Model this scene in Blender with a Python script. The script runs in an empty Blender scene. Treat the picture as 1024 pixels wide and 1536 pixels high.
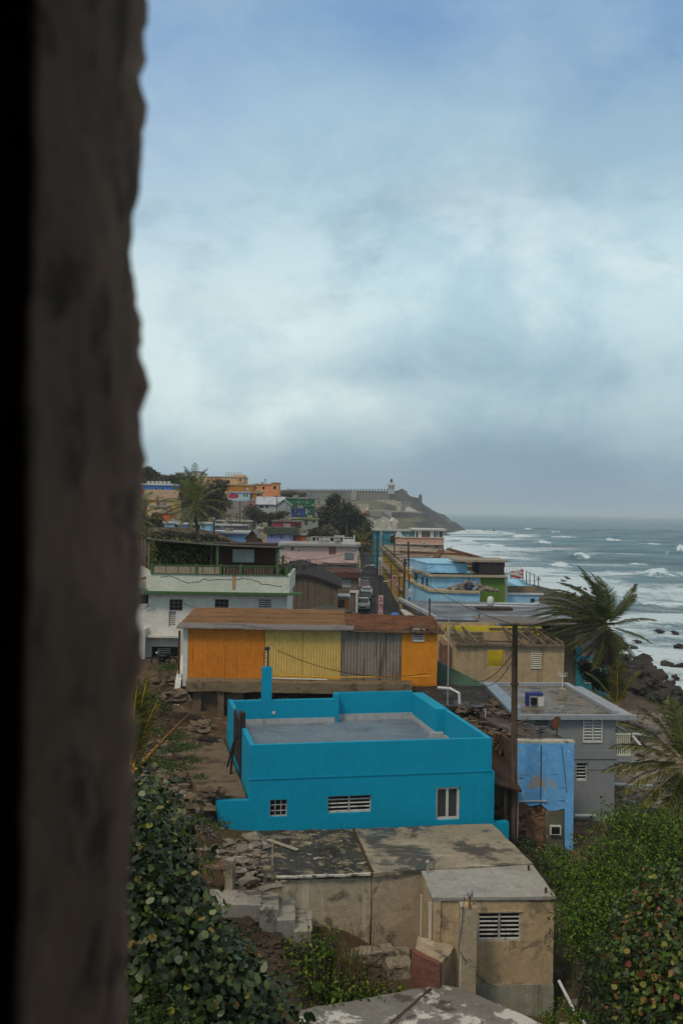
import bpy, bmesh, math, random
import numpy as np
from mathutils import Vector, Matrix, noise as mnoise
random.seed(7); rng = np.random.default_rng(7)
SC = bpy.context.scene; COL = SC.collection
R = math.radians
# ------------------------------------------------------------------ camera geometry (f = 36 mm on a 36 mm tall frame)
ZC = 22.0; F = 1536.0; ROLL = 0.0150; HY = 766.0
def ray(px, py):
    u = (px-512)/F; v = (HY-py)/F
    return u*math.cos(ROLL)-v*math.sin(ROLL), u*math.sin(ROLL)+v*math.cos(ROLL)
def P(px, py, d):
    u, v = ray(px, py); return Vector((u*d, d, ZC+v*d))
def PX(px, d, py=800): return P(px, py, d).x
def PZ(py, d, px=512): return P(px, py, d).z
# ------------------------------------------------------------------ mesh helper
class MB:
    def __init__(s, T=None): s.v = []; s.f = []; s.T = T
    def add(s, vs, fs):
        o = len(s.v)
        if s.T is not None: vs = [s.T @ Vector(p) for p in vs]
        s.v += [tuple(p) for p in vs]; s.f += [tuple(i+o for i in f) for f in fs]; return s
    def box(s, x0, y0, z0, x1, y1, z1):
        return s.add([(x0,y0,z0),(x1,y0,z0),(x1,y1,z0),(x0,y1,z0),(x0,y0,z1),(x1,y0,z1),(x1,y1,z1),(x0,y1,z1)],
              [(0,3,2,1),(4,5,6,7),(0,1,5,4),(1,2,6,5),(2,3,7,6),(3,0,4,7)])
    def prism(s, poly, z0, z1):
        n = len(poly); zz0 = z0 if hasattr(z0,'__len__') else [z0]*n; zz1 = z1 if hasattr(z1,'__len__') else [z1]*n
        return s.add([(p[0],p[1],zz0[i]) for i,p in enumerate(poly)]+[(p[0],p[1],zz1[i]) for i,p in enumerate(poly)],
              [tuple(range(n-1,-1,-1)), tuple(range(n,2*n))]+[(i,(i+1)%n,n+(i+1)%n,n+i) for i in range(n)])
    def quad(s, *p): return s.add(p, [tuple(range(len(p)))])
    def tube(s, pts, r, n=8, cap=True):
        pts = [Vector(p) for p in pts]; m = len(pts); rs = r if hasattr(r,'__len__') else [r]*m; vs = []
        for i,p in enumerate(pts):
            d = (pts[min(i+1,m-1)]-pts[max(i-1,0)]).normalized()
            a = d.cross(Vector((0,0,1)) if abs(d.z)<.95 else Vector((1,0,0))).normalized(); b = a.cross(d)
            for k in range(n):
                t = 2*math.pi*k/n; vs.append(p+(a*math.cos(t)+b*math.sin(t))*rs[i])
        fs = [(i*n+k, i*n+(k+1)%n, (i+1)*n+(k+1)%n, (i+1)*n+k) for i in range(m-1) for k in range(n)]
        if cap: fs += [tuple(range(n)), tuple(range((m-1)*n+n-1, (m-1)*n-1, -1))]
        return s.add(vs, fs)
    def lathe(s, prof, n=16, c=(0,0)):
        vs = [(c[0]+r*math.cos(2*math.pi*k/n), c[1]+r*math.sin(2*math.pi*k/n), z) for r,z in prof for k in range(n)]; m = len(prof)
        return s.add(vs, [(i*n+k, i*n+(k+1)%n, (i+1)*n+(k+1)%n, (i+1)*n+k) for i in range(m-1) for k in range(n)]+[tuple(range(n-1,-1,-1)), tuple(range((m-1)*n,m*n))])
    def lump(s, c, r, seed=0, n=2, amp=.35, fr=1.0):
        b = bmesh.new(); bmesh.ops.create_icosphere(b, subdivisions=n, radius=1); vs = []
        for v in b.verts:
            q = v.co*fr+Vector((seed*3.7,seed*1.3,0)); k = 1+amp*mnoise.noise(q*1.4)+amp*.5*mnoise.noise(q*3.3)
            vs.append((c[0]+v.co.x*r[0]*k, c[1]+v.co.y*r[1]*k, c[2]+v.co.z*r[2]*k))
        fs = [tuple(v.index for v in f.verts) for f in b.faces]; b.free(); return s.add(vs, fs)
    def build(s, name, m, parent=None, smooth=False):
        vs = np.array(s.v, dtype=float)
        org = (0,0,0)
        if parent is None and len(vs):
            org = ((vs[:,0].min()+vs[:,0].max())/2, (vs[:,1].min()+vs[:,1].max())/2, vs[:,2].min()); vs = vs-np.array(org)
        me = bpy.data.meshes.new(name); me.from_pydata([tuple(map(float,p)) for p in vs], [], s.f)
        o = bpy.data.objects.new(name, me); COL.objects.link(o); o.location = org
        if m is not None: me.materials.append(m)
        if parent is not None: o.parent = parent
        if smooth: me.polygons.foreach_set('use_smooth', [True]*len(me.polygons))
        return o
def npmesh(name, verts, faces, m, parent=None, smooth=False, org=None):
    """verts (n,3) array, faces (m,k) array, all the same size."""
    if parent is None and org is None: org = ((verts[:,0].min()+verts[:,0].max())/2, (verts[:,1].min()+verts[:,1].max())/2, verts[:,2].min())
    if org is not None: verts = verts-np.array(org)
    me = bpy.data.meshes.new(name); k = faces.shape[1]
    me.vertices.add(len(verts)); me.vertices.foreach_set('co', verts.astype(np.float32).ravel())
    me.loops.add(faces.size); me.loops.foreach_set('vertex_index', faces.astype(np.int32).ravel())
    me.polygons.add(len(faces)); me.polygons.foreach_set('loop_start', np.arange(0, faces.size, k, dtype=np.int32))
    if smooth: me.polygons.foreach_set('use_smooth', np.ones(len(faces), dtype=bool))
    me.update(calc_edges=True); me.validate()
    if m is not None: me.materials.append(m)
    o = bpy.data.objects.new(name, me); COL.objects.link(o)
    if parent is not None: o.parent = parent
    if org is not None: o.location = org
    return o
def tag(o, label=None, cat=None, group=None, kind=None):
    if label: o['label'] = label
    if cat: o['category'] = cat
    if group: o['group'] = group
    if kind: o['kind'] = kind
    return o
def thing(name, label, cat, loc=(0,0,0), rz=0, group=None):
    o = bpy.data.objects.new(name, None); COL.objects.link(o); o.location = loc; o.rotation_euler = (0,0,rz); o.empty_display_size = .3
    return tag(o, label, cat, group)
def copy_tree(o, parent=None):
    c = o.copy(); COL.objects.link(c)
    if parent is not None: c.parent = parent
    for ch in list(o.children): copy_tree(ch, c)
    return c
def rough(o, L=.5, amp=.03, fr=1.2, seed=0, merge=True):
    """weather a solid: cut long edges and shift the vertices with noise (keeps it closed)"""
    b = bmesh.new(); b.from_mesh(o.data)
    if merge: bmesh.ops.remove_doubles(b, verts=b.verts, dist=1e-4)
    bmesh.ops.triangulate(b, faces=[f for f in b.faces if len(f.verts) > 4])
    for _ in range(7):
        es = [e for e in b.edges if e.calc_length() > L]
        if not es or len(b.verts)+len(es) > 9000: break
        bmesh.ops.subdivide_edges(b, edges=es, cuts=1, use_grid_fill=False); bmesh.ops.triangulate(b, faces=[f for f in b.faces if len(f.verts) > 4])
    for v in b.verts:
        q = v.co*fr+Vector((seed*5.1, seed*2.7, seed)); v.co += (mnoise.noise_vector(q)+mnoise.noise_vector(q*3.1)*.5)*amp
    b.to_mesh(o.data); b.free(); return o
# ------------------------------------------------------------------ materials
MATS = {}
def lin(h):
    c = [int(h[i:i+2],16)/255 for i in (0,2,4)]; return tuple(x/12.92 if x<.04045 else ((x+.055)/1.055)**2.4 for x in c)
def rgba(c): return (c[0],c[1],c[2],1)
class NT:
    def __init__(s, m): s.t = m.node_tree; s.n = s.t.nodes; s.l = s.t.links
    def new(s, typ, **kw):
        n = s.n.new(typ)
        for k,v in kw.items(): setattr(n,k,v)
        return n
    def link(s, a, b): s.l.new(a, b)
    def noise(s, co, scale, detail=5, rough_=.6, dist=0, sc=(1,1,1), loc=(0,0,0), typ='n'):
        mp = s.new('ShaderNodeMapping'); mp.inputs['Scale'].default_value = sc; mp.inputs['Location'].default_value = loc; s.link(co, mp.inputs[0])
        if typ == 'v':
            n = s.new('ShaderNodeTexVoronoi'); n.inputs['Scale'].default_value = scale; s.link(mp.outputs[0], n.inputs['Vector']); return n.outputs['Distance']
        n = s.new('ShaderNodeTexNoise'); n.inputs['Scale'].default_value = scale; n.inputs['Detail'].default_value = detail
        n.inputs['Roughness'].default_value = rough_; n.inputs['Distortion'].default_value = dist; s.link(mp.outputs[0], n.inputs['Vector']); return n.outputs['Fac']
    def ramp(s, fac, lo, hi, a=0., b=1.):
        m = s.new('ShaderNodeMapRange'); m.interpolation_type = 'SMOOTHSTEP'
        m.inputs['From Min'].default_value = lo; m.inputs['From Max'].default_value = hi; m.inputs['To Min'].default_value = a; m.inputs['To Max'].default_value = b
        s.link(fac, m.inputs['Value']); return m.outputs['Result']
    def mix(s, fac, a, b, blend='MIX'):
        m = s.new('ShaderNodeMix', data_type='RGBA', blend_type=blend)
        if hasattr(fac,'links'): s.link(fac, m.inputs[0])
        else: m.inputs[0].default_value = fac
        for i,x in ((6,a),(7,b)):
            if hasattr(x,'links'): s.link(x, m.inputs[i])
            else: m.inputs[i].default_value = rgba(x)
        return m.outputs[2]
    def math(s, op, a, b=0., clamp=False):
        m = s.new('ShaderNodeMath', operation=op, use_clamp=clamp)
        for i,x in ((0,a),(1,b)):
            if hasattr(x,'links'): s.link(x, m.inputs[i])
            else: m.inputs[i].default_value = x
        return m.outputs[0]
SEED = [0]
def mat(name, base, layers=(), rough_=.8, bump=.3, bscale=14, metal=0, vary=.12, vscale=.5, spec=.18, wet=None, bdist=.04):
    """base colour; layers = (colour, kind n/s/h/v, lo, hi, scale, strength); wet = (lo, hi, scale): glossy damp patches"""
    if name in MATS: return MATS[name]
    m = bpy.data.materials.new(name); m.use_nodes = True; t = NT(m); bs = t.n['Principled BSDF']
    tc = t.new('ShaderNodeTexCoord').outputs['Object']; SEED[0] += 1; sd = SEED[0]*3.17
    f = t.ramp(t.noise(tc, vscale, 6, .65, loc=(sd,sd,sd)), .25, .75)
    c = t.mix(f, tuple(x*(1-vary) for x in base), tuple(min(1,x*(1+vary)) for x in base))
    c = t.mix(t.ramp(t.noise(tc, 3.3, 10, .8, loc=(sd,9,sd)), .36, .64, 0, .55*min(1,vary/.12) if bump else 0), c, tuple(x*.62 for x in base)); c = t.mix(t.ramp(t.noise(tc, 5.7, 10, .8, loc=(2,sd,sd)), .52, .66, 0, .4*min(1,vary/.12) if bump else 0), c, tuple(min(1,x*1.35+.01) for x in base))
    for i,(lc,k,lo,hi,scl,st) in enumerate(layers):
        sc = {'n':(1,1,1),'s':(1,1,.07),'h':(.15,1,1),'v':(1,1,1)}[k]
        mid = (lo+hi)/2; lo, hi = mid-(hi-lo)*.27, mid+(hi-lo)*.27; fac = t.ramp(t.noise(tc, scl, 8, .72, .3, sc, (sd+i*7.3, i*3.1, sd-i), 'v' if k=='v' else 'n'), lo, hi, 0, st); c = t.mix(fac, c, lc)
    t.link(c, bs.inputs['Base Color'])
    if wet:
        w = t.ramp(t.noise(tc, wet[2], 5, .6, .4, (1,1,1), (sd,1,2)), wet[0], wet[1], rough_, .06); t.link(w, bs.inputs['Roughness'])
    else: bs.inputs['Roughness'].default_value = rough_
    bs.inputs['Metallic'].default_value = metal; bs.inputs['Specular IOR Level'].default_value = spec
    if bump:
        b = t.new('ShaderNodeBump'); b.inputs['Strength'].default_value = bump; b.inputs['Distance'].default_value = bdist
        t.link(t.noise(tc, bscale, 8, .7, loc=(sd,0,0)), b.inputs['Height']); t.link(b.outputs[0], bs.inputs['Normal'])
    MATS[name] = m; return m
def leafmat(name, cols, rough_=.5, trans=.25, spec=.3):
    if name in MATS: return MATS[name]
    m = bpy.data.materials.new(name); m.use_nodes = True; t = NT(m); bs = t.n['Principled BSDF']
    g = t.new('ShaderNodeNewGeometry'); rp = t.new('ShaderNodeValToRGB'); rp.color_ramp.interpolation = 'LINEAR'
    while len(rp.color_ramp.elements) < len(cols): rp.color_ramp.elements.new(.5)
    for i,(p,c) in enumerate(cols): rp.color_ramp.elements[i].position = p; rp.color_ramp.elements[i].color = rgba(c)
    t.link(g.outputs['Random Per Island'], rp.inputs[0]); t.link(rp.outputs[0], bs.inputs['Base Color'])
    bs.inputs['Roughness'].default_value = rough_; bs.inputs['Specular IOR Level'].default_value = spec
    if trans:
        tr = t.new('ShaderNodeBsdfTranslucent'); t.link(rp.outputs[0], tr.inputs[0]); mx = t.new('ShaderNodeMixShader'); mx.inputs[0].default_value = trans
        t.link(bs.outputs[0], mx.inputs[1]); t.link(tr.outputs[0], mx.inputs[2]); t.link(mx.outputs[0], t.n['Material Output'].inputs[0])
    MATS[name] = m; return m
DIRT = (.045,.035,.025); MOSS = (.035,.04,.018); RUST = (.16,.06,.02)
def paint(name, h, dirt=.35, rough_=.75, vary=.1, extra=()):
    c = lin(h) if isinstance(h,str) else h
    return mat(name, c, [(DIRT,'s',.52,.78,1.6,dirt),(DIRT,'n',.56,.75,.9,dirt*.8),(tuple(min(1,x*1.5+.03) for x in c),'n',.6,.72,2.2,.3)]+list(extra), rough_, .25, 16, vary=vary)
M_dark = mat('dark interior', (.012,.011,.012), bump=0, rough_=.6)  # near-black colour stands in for the shade inside openings
M_glass = mat('window glass', (.03,.04,.045), bump=0, rough_=.08, spec=.6, vary=.3)
M_white = paint('white paint', (.56,.55,.52), .4)
M_alu = mat('aluminium louvres', (.44,.44,.42), [(DIRT,'n',.48,.66,3,.55)], .45, 0)
M_conc = mat('weathered concrete', (.3,.26,.2), [((.10,.085,.065),'n',.48,.7,.7,.8),((.5,.45,.36),'n',.55,.75,1.7,.5),(DIRT,'s',.5,.75,1.8,.6)], .9, .6, 9, vary=.2)
M_wood = mat('grey weathered wood', (.16,.12,.085), [((.05,.035,.025),'s',.45,.65,5,.8),((.28,.23,.18),'s',.55,.8,9,.5)], .85, .5, 22, vary=.3)
M_rust = mat('rusty metal', (.11,.045,.022), [((.03,.02,.016),'n',.45,.7,2,.8),((.22,.10,.05),'n',.6,.75,5,.5)], .85, .6, 20)
M_brown = mat('brown boards', (.055,.032,.022), [((.02,.014,.011),'h',.45,.7,5,.7)], .8, .4, 18)
M_black = mat('black rubber', (.012,.012,.013), bump=0, rough_=.6)
M_pole = mat('tarred pole timber', (.12,.082,.056), [((.04,.027,.02),'s',.45,.65,8,.8),((.17,.13,.1),'s',.58,.8,14,.5)], .85, .5, 30)
M_steel = mat('galvanised steel', (.3,.3,.3), [(RUST,'n',.6,.8,4,.4)], .5, 0)
# ------------------------------------------------------------------ windows
def window(par, x0, x1, z0, z1, kind='jal', col=None, T=None, yo=0., mull=1, name='window', fw=.05, label=None, rec=.1):
    """frame is the part; pane / louvres are its sub-parts. (x, y inward, z) on the wall plane y=yo."""
    w, h = x1-x0, z1-z0; fm = col or M_alu; fw = min(fw, w*.18, h*.18)
    a = MB(T); y0, y1 = yo+.02, yo+.02+.06
    a.box(x0,y0,z0,x0+fw,y1,z1); a.box(x1-fw,y0,z0,x1,y1,z1); a.box(x0+fw,y0,z1-fw,x1-fw,y1,z1); a.box(x0+fw,y0,z0,x1-fw,y1,z0+fw)
    nb = mull
    for k in range(1, nb):
        xm = x0+w*k/nb; a.box(xm-fw/2,y0,z0+fw,xm+fw/2,y1,z1-fw)
    if kind == 'grille':
        n = max(3, int(w/.28)); m_ = max(3, int(h/.28))
        for k in range(1,n): xm = x0+w*k/n; a.box(xm-.018,y0-.01,z0+fw,xm+.018,y0+.02,z1-fw)
        for k in range(1,m_): zm = z0+h*k/m_; a.box(x0+fw,y0-.014,zm-.018,x1-fw,y0+.016,zm+.018)
    o = a.build(name, fm, par)
    if label: o['label'] = label
    p = MB(T); yb = y1+.01
    p.quad((x0+fw*.5,yb,z0+fw*.5),(x1-fw*.5,yb,z0+fw*.5),(x1-fw*.5,yb,z1-fw*.5),(x0+fw*.5,yb,z1-fw*.5))
    if kind in ('jal','slat'):
        p.build('interior', M_dark, o)  # black sheet paints the unlit room behind the louvres
        l = MB(T); n = max(4, int(round(h/.19))) if kind=='jal' else max(4, int(round(h/.17)))
        for j in range(nb):
            xa = x0+w*j/nb+fw*.9; xb = x0+w*(j+1)/nb-fw*.9; st = (h-2*fw)/n
            for k in range(n):
                zb = z0+fw+k*st; t_ = .24 if kind=='jal' else .5
                l.add([(xa,y0+.0,zb+st*.06),(xb,y0+.0,zb+st*.06),(xb,y0+.05,zb+st*(.06+t_)),(xa,y0+.05,zb+st*(.06+t_)),
                       (xa,y0+.008,zb),(xb,y0+.008,zb),(xb,y0+.058,zb+st*t_),(xa,y0+.058,zb+st*t_)],[(0,1,2,3),(7,6,5,4),(0,4,5,1),(2,6,7,3),(0,3,7,4),(1,5,6,2)])
        l.build('louvres', fm, o)
    elif kind == 'glass':
        p.build('pane', M_glass, o)
    elif kind == 'panel':
        p.build('panel', fm, o)
    else: p.build('pane', M_dark, o)
    return o
# ------------------------------------------------------------------ building
class Bld:
    def __init__(s, name, label, cat, px0, px1, pyt, pyb, d, depth, yaw=0., group=None, found=1.5, z0=None):
        A = P(px0, pyb, d)
        if z0 is not None: A.z = z0
        s.A = A; s.ux = Vector((math.cos(yaw), math.sin(yaw), 0)); s.n = Vector((-math.sin(yaw), math.cos(yaw), 0)); s.yaw = yaw
        s.w = s.loc(px1, pyb)[0]; s.h = s.loc((px0+px1)/2, pyt)[1]; s.dep = depth; s.found = found
        s.e = thing(name, label, cat, A, yaw, group); s.ho = []
    def loc(s, px, py):
        u, v = ray(px, py); D = Vector((u,1,v)); C = Vector((0,0,ZC)); t = (s.A-C).dot(s.n)/D.dot(s.n); p = C+D*t
        return (p-s.A).dot(s.ux), p.z-s.A.z
    def win(s, px0, py0, px1, py1, kind='jal', **kw):
        a = s.loc(px0, py1); b = s.loc(px1, py0); s.ho.append((a[0], b[0], a[1], b[1], kind, kw)); return s
    def part(s, name, mb, m, **k): return mb.build(name, m, s.e, **k)
    def walls(s, m, rec=.14, name='wall', h=None, rgh=None):
        h = h or s.h; w, D, f = s.w, s.dep, s.found; b = MB(); hs = [q for q in s.ho if q[0] > .01 and q[1] < w-.01 and q[2] > -f and q[3] < h-.01]
        xs = sorted({0.,w}|{q[0] for q in hs}|{q[1] for q in hs}); zs = sorted({-f,h}|{q[2] for q in hs}|{q[3] for q in hs})
        for i in range(len(xs)-1):
            for j in range(len(zs)-1):
                cx, cz = (xs[i]+xs[i+1])/2, (zs[j]+zs[j+1])/2
                if any(q[0]<cx<q[1] and q[2]<cz<q[3] for q in hs): continue
                b.quad((xs[i],0,zs[j]),(xs[i+1],0,zs[j]),(xs[i+1],0,zs[j+1]),(xs[i],0,zs[j+1]))
        for q in hs:
            x0,x1,z0,z1 = q[:4]; r = rec+.1
            b.add([(x0,0,z0),(x1,0,z0),(x1,0,z1),(x0,0,z1),(x0,r,z0),(x1,r,z0),(x1,r,z1),(x0,r,z1)],[(0,4,5,1),(1,5,6,2),(2,6,7,3),(3,7,4,0),(4,7,6,5)])
        b.quad((0,0,-f),(0,0,h),(0,D,h),(0,D,-f)); b.quad((w,0,-f),(w,D,-f),(w,D,h),(w,0,h)); b.quad((0,D,-f),(0,D,h),(w,D,h),(w,D,-f)); b.quad((0,0,h),(w,0,h),(w,D,h),(0,D,h))
        o = b.build(name, m, s.e)
        for q in s.ho:
            kw = dict(q[5]); window(s.e, q[0], q[1], q[2], q[3], q[4], yo=(rec*.75 if q in hs else -.08), **kw)
        return o
    def flat(s, m, over=.25, th=.18, z=None, rgh=0.):
        z = z if z is not None else s.h
        o = MB().box(-over,-over,z+.003,s.w+over,s.dep+over,z+th).build('roof', m, s.e)
        if rgh: rough(o, .8, rgh)
        return o
    def parapet(s, m, mroof, h=.5, t=.15):
        w,D,z = s.w,s.dep,s.h; b = MB(); b.box(0,0,z,w,t,z+h); b.box(0,D-t,z,w,D,z+h); b.box(0,t,z,t,D-t,z+h); b.box(w-t,t,z,w,D-t,z+h); b.build('parapet', m, s.e)
        MB().box(t+.003,t+.003,z+.004,w-t-.003,D-t-.003,z+.05).build('roof', mroof, s.e)
    def gable(s, m, rise, over=.3, along='x', mg=None):
        w,D,z = s.w,s.dep,s.h; th=.1
        if along == 'x':   # ridge runs along x
            pr = [(-over,z-.05),(D/2,z+rise),(D+over,z-.05)]; b = MB()
            for k in range(2):
                (ya,za),(yb,zb) = pr[k],pr[k+1]; b.add([(-over,ya,za),(w+over,ya,za),(w+over,yb,zb),(-over,yb,zb)]+[(x,y,zz+th) for x,y,zz in [(-over,ya,za),(w+over,ya,za),(w+over,yb,zb),(-over,yb,zb)]],[(3,2,1,0),(4,5,6,7),(0,1,5,4),(1,2,6,5),(2,3,7,6),(3,0,4,7)])
            b.build('roof', m, s.e); MB().add([(0,0,z),(0,D/2,z+rise-.05),(0,D,z),(w,0,z),(w,D/2,z+rise-.05),(w,D,z)],[(0,1,2),(3,5,4)]).build('gable', mg or m, s.e)
        else:
            pr = [(-over,z-.05),(w/2,z+rise),(w+over,z-.05)]; b = MB()
            for k in range(2):
                (xa,za),(xb,zb) = pr[k],pr[k+1]; q = [(xa,-over,za),(xb,-over,zb),(xb,D+over,zb),(xa,D+over,za)]
                b.add(q+[(x,y,zz+th) for x,y,zz in q],[(3,2,1,0),(4,5,6,7),(0,1,5,4),(1,2,6,5),(2,3,7,6),(3,0,4,7)])
            b.build('roof', m, s.e); MB().add([(0,0,z),(w,0,z),(w/2,0,z+rise-.05)],[(0,1,2)]).build('gable', mg or m, s.e)
# ------------------------------------------------------------------ foliage
def leaf_np(base, cen, nrm, size, jit=.9, warp=.22):
    """base (k,3) polygon; cen (n,3); nrm (n,3) preferred normals; returns verts, faces"""
    n = len(cen); k = len(base)
    nr = nrm+rng.normal(0, jit, (n,3)); nr /= np.linalg.norm(nr,axis=1,keepdims=True)+1e-9
    t = rng.normal(0,1,(n,3)); t -= (t*nr).sum(1,keepdims=True)*nr; t /= np.linalg.norm(t,axis=1,keepdims=True)+1e-9; b = np.cross(nr,t)
    sz = size*rng.uniform(.5,1.4,(n,1)); base = base[None,:,:]+rng.normal(0,warp*.45,(n,k,3))*np.array([.5,.5,1.])+np.array([0,0,1.])*(rng.normal(0,.45,(n,1,1))*(base[None,:,0:1]**2)+rng.uniform(-.1,.55,(n,1,1))*np.abs(base[None,:,1:2])); sq = rng.uniform(.65,1.,(n,1)); base[:,:,1] *= sq
    vs = cen[:,None,:]+(base[:,:,0,None]*t[:,None,:]+base[:,:,1,None]*b[:,None,:]+base[:,:,2,None]*nr[:,None,:])*sz[:,:,None]
    return vs.reshape(-1,3), np.arange(n*k).reshape(n,k)
ROUND = np.array([(math.cos(a)*1.0, math.sin(a)*.9, .22*math.cos(a)**2) for a in np.linspace(0,2*math.pi,8)[:-1]])
OVAL = np.array([(-1,0,0),(-.1,.45,.12),(1,0,-.1),(-.1,-.45,.12)],dtype=float)
CLUMP = np.array([(-1,-.2,0),(-.3,.8,.3),(.5,.55,-.2),(1.1,-.1,.2),(.1,-.75,.1)],dtype=float)
def blob_points(blobs, n, gap=.35, shell=.55, fr=.6, seed=0):
    """points scattered in the outer part of ellipsoids, thinned by noise so there are gaps; returns pts, outward normals"""
    vol = np.array([(b[3]*b[4]*b[5])**.67 for b in blobs]); cnt = np.maximum(1,(n*vol/vol.sum()).astype(int)); P_, N_ = [], []
    for b,c in zip(blobs,cnt):
        d = rng.normal(0,1,(c,3)); d /= np.linalg.norm(d,axis=1,keepdims=True); r = 1-shell*rng.random((c,1))**1.6
        k = 1+.28*np.sin(d[:,0:1]*5+seed+b[0])*np.cos(d[:,1:2]*4+b[1])+.15*np.sin(d[:,2:3]*9+b[2]*2+d[:,0:1]*7)
        p = d*r*k*np.array(b[3:6])+np.array(b[:3]); P_.append(p); N_.append(d)
    p = np.vstack(P_); q = np.vstack(N_)
    if gap:
        s = fr; w = np.sin(p[:,0]*s*5.1+seed)*np.sin(p[:,1]*s*4.3+1)*np.sin(p[:,2]*s*5.7+2)+.5*np.sin(p[:,0]*s*11+p[:,2]*s*9)
        keep = (w > -gap*1.2) | (rng.random(len(p)) < .25); p, q = p[keep], q[keep]
    return p, q
def crown(name, blobs, n, size, m, parent=None, base=OVAL, jit=.9, gap=.35, up=.5, shell=.55, fr=.6, seed=0, org=None):
    p, q = blob_points(blobs, n, gap, shell, fr, seed); q = q*1.0; q[:,2] += up
    v, f = leaf_np(base, p, q, size, jit); return npmesh(name, v, f, m, parent, org=org)
L_dark = leafmat('dark tree leaves', [(0,(.012,.02,.006)),(.5,(.032,.048,.012)),(1,(.07,.09,.022))])
L_olive = leafmat('olive tree leaves', [(0,(.03,.032,.014)),(.5,(.06,.06,.028)),(1,(.10,.095,.05))])
L_pine = leafmat('casuarina needles', [(0,(.016,.02,.011)),(.6,(.035,.04,.02)),(1,(.06,.065,.032))], trans=.1)
L_green = leafmat('bright shrub leaves', [(0,(.005,.013,.001)),(.4,(.036,.09,.003)),(.8,(.10,.20,.006)),(1,(.24,.29,.02))])  # darkest leaf tones paint the shade of gaps between leaves
L_vine = leafmat('vine leaves', [(0,(.04,.06,.012)),(.5,(.12,.16,.03)),(1,(.26,.30,.07))])  # lighter greens put light into the leaves shaded by the porch roof
L_grape = leafmat('sea grape leaves', [(0,(.004,.009,.002)),(.4,(.018,.038,.008)),(.75,(.045,.078,.016)),(.93,(.09,.13,.03)),(.965,(.19,.21,.02)),(1,(.2,.09,.02))], .42, .2, .5)  # near-black end of the ramp stands in for shade inside the bush
L_grape2 = leafmat('autumn sea grape leaves', [(0,(.006,.014,.002)),(.4,(.034,.072,.007)),(.80,(.11,.165,.015)),(.90,(.22,.19,.03)),(.96,(.24,.08,.025)),(1,(.14,.025,.015))], .45, .25, .45)  # lowest tone paints the shade among the inner leaves
L_weed = leafmat('weed leaves', [(0,(.02,.035,.008)),(.6,(.05,.09,.015)),(1,(.10,.15,.03))])
L_palm = leafmat('palm leaflets', [(0,(.016,.024,.004)),(.45,(.055,.075,.010)),(.85,(.14,.15,.02)),(1,(.24,.19,.04))], .5, .2)
L_palmdry = leafmat('dry palm leaflets', [(0,(.05,.028,.018)),(.6,(.11,.06,.04)),(1,(.18,.12,.08))], .7, .15)
M_rachis = mat('yellow palm midrib', (.27,.17,.02), [((.1,.07,.02),'n',.5,.7,3,.6)], .5, 0)
L_palmd = leafmat('dark palm leaflets', [(0,(.010,.016,.003)),(.5,(.035,.048,.008)),(.88,(.085,.10,.015)),(1,(.2,.17,.04))], .5, .15)
M_rib = mat('olive palm midrib', (.12,.10,.025), [((.06,.05,.02),'n',.5,.7,3,.6)], .5, 0)
M_bark = mat('tree bark', (.09,.07,.05), [((.03,.025,.02),'s',.45,.65,6,.7)], .9, .6, 14)
def tree(name, label, base, h, blobs, n, size, m, cat='tree', group=None, tr=.15, nl=5, base_poly=OVAL, **kw):
    """blobs are world ellipsoids; trunk and limbs reach towards them"""
    e = thing(name, label, cat, base, 0, group); b = Vector(base); t = MB()
    top = Vector((sum(q[0] for q in blobs)/len(blobs), sum(q[1] for q in blobs)/len(blobs), max(q[2] for q in blobs)))-b
    mid = top*.45+Vector((random.uniform(-.1,.1)*h,0,0)); t.tube([(0,0,-.5),mid*.5,mid,top*.9],[tr*1.3,tr,tr*.75,tr*.25],7)
    for q in blobs[:nl*2]:
        c = Vector(q[:3])-b; t.tube([mid*random.uniform(.7,1.0),(mid+c)/2+Vector((0,0,.1*h*random.random())),c+Vector((random.uniform(-.5,.5)*q[3],0,.4*q[5]))],[tr*.5,tr*.35,tr*.1],5)
    t.build('trunk', M_bark, e, smooth=True)
    lb = [(q[0]-b.x,q[1]-b.y,q[2]-b.z,q[3],q[4],q[5]) for q in blobs]
    crown('crown', lb, n, size, m, e, base_poly, **kw); return e
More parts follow.
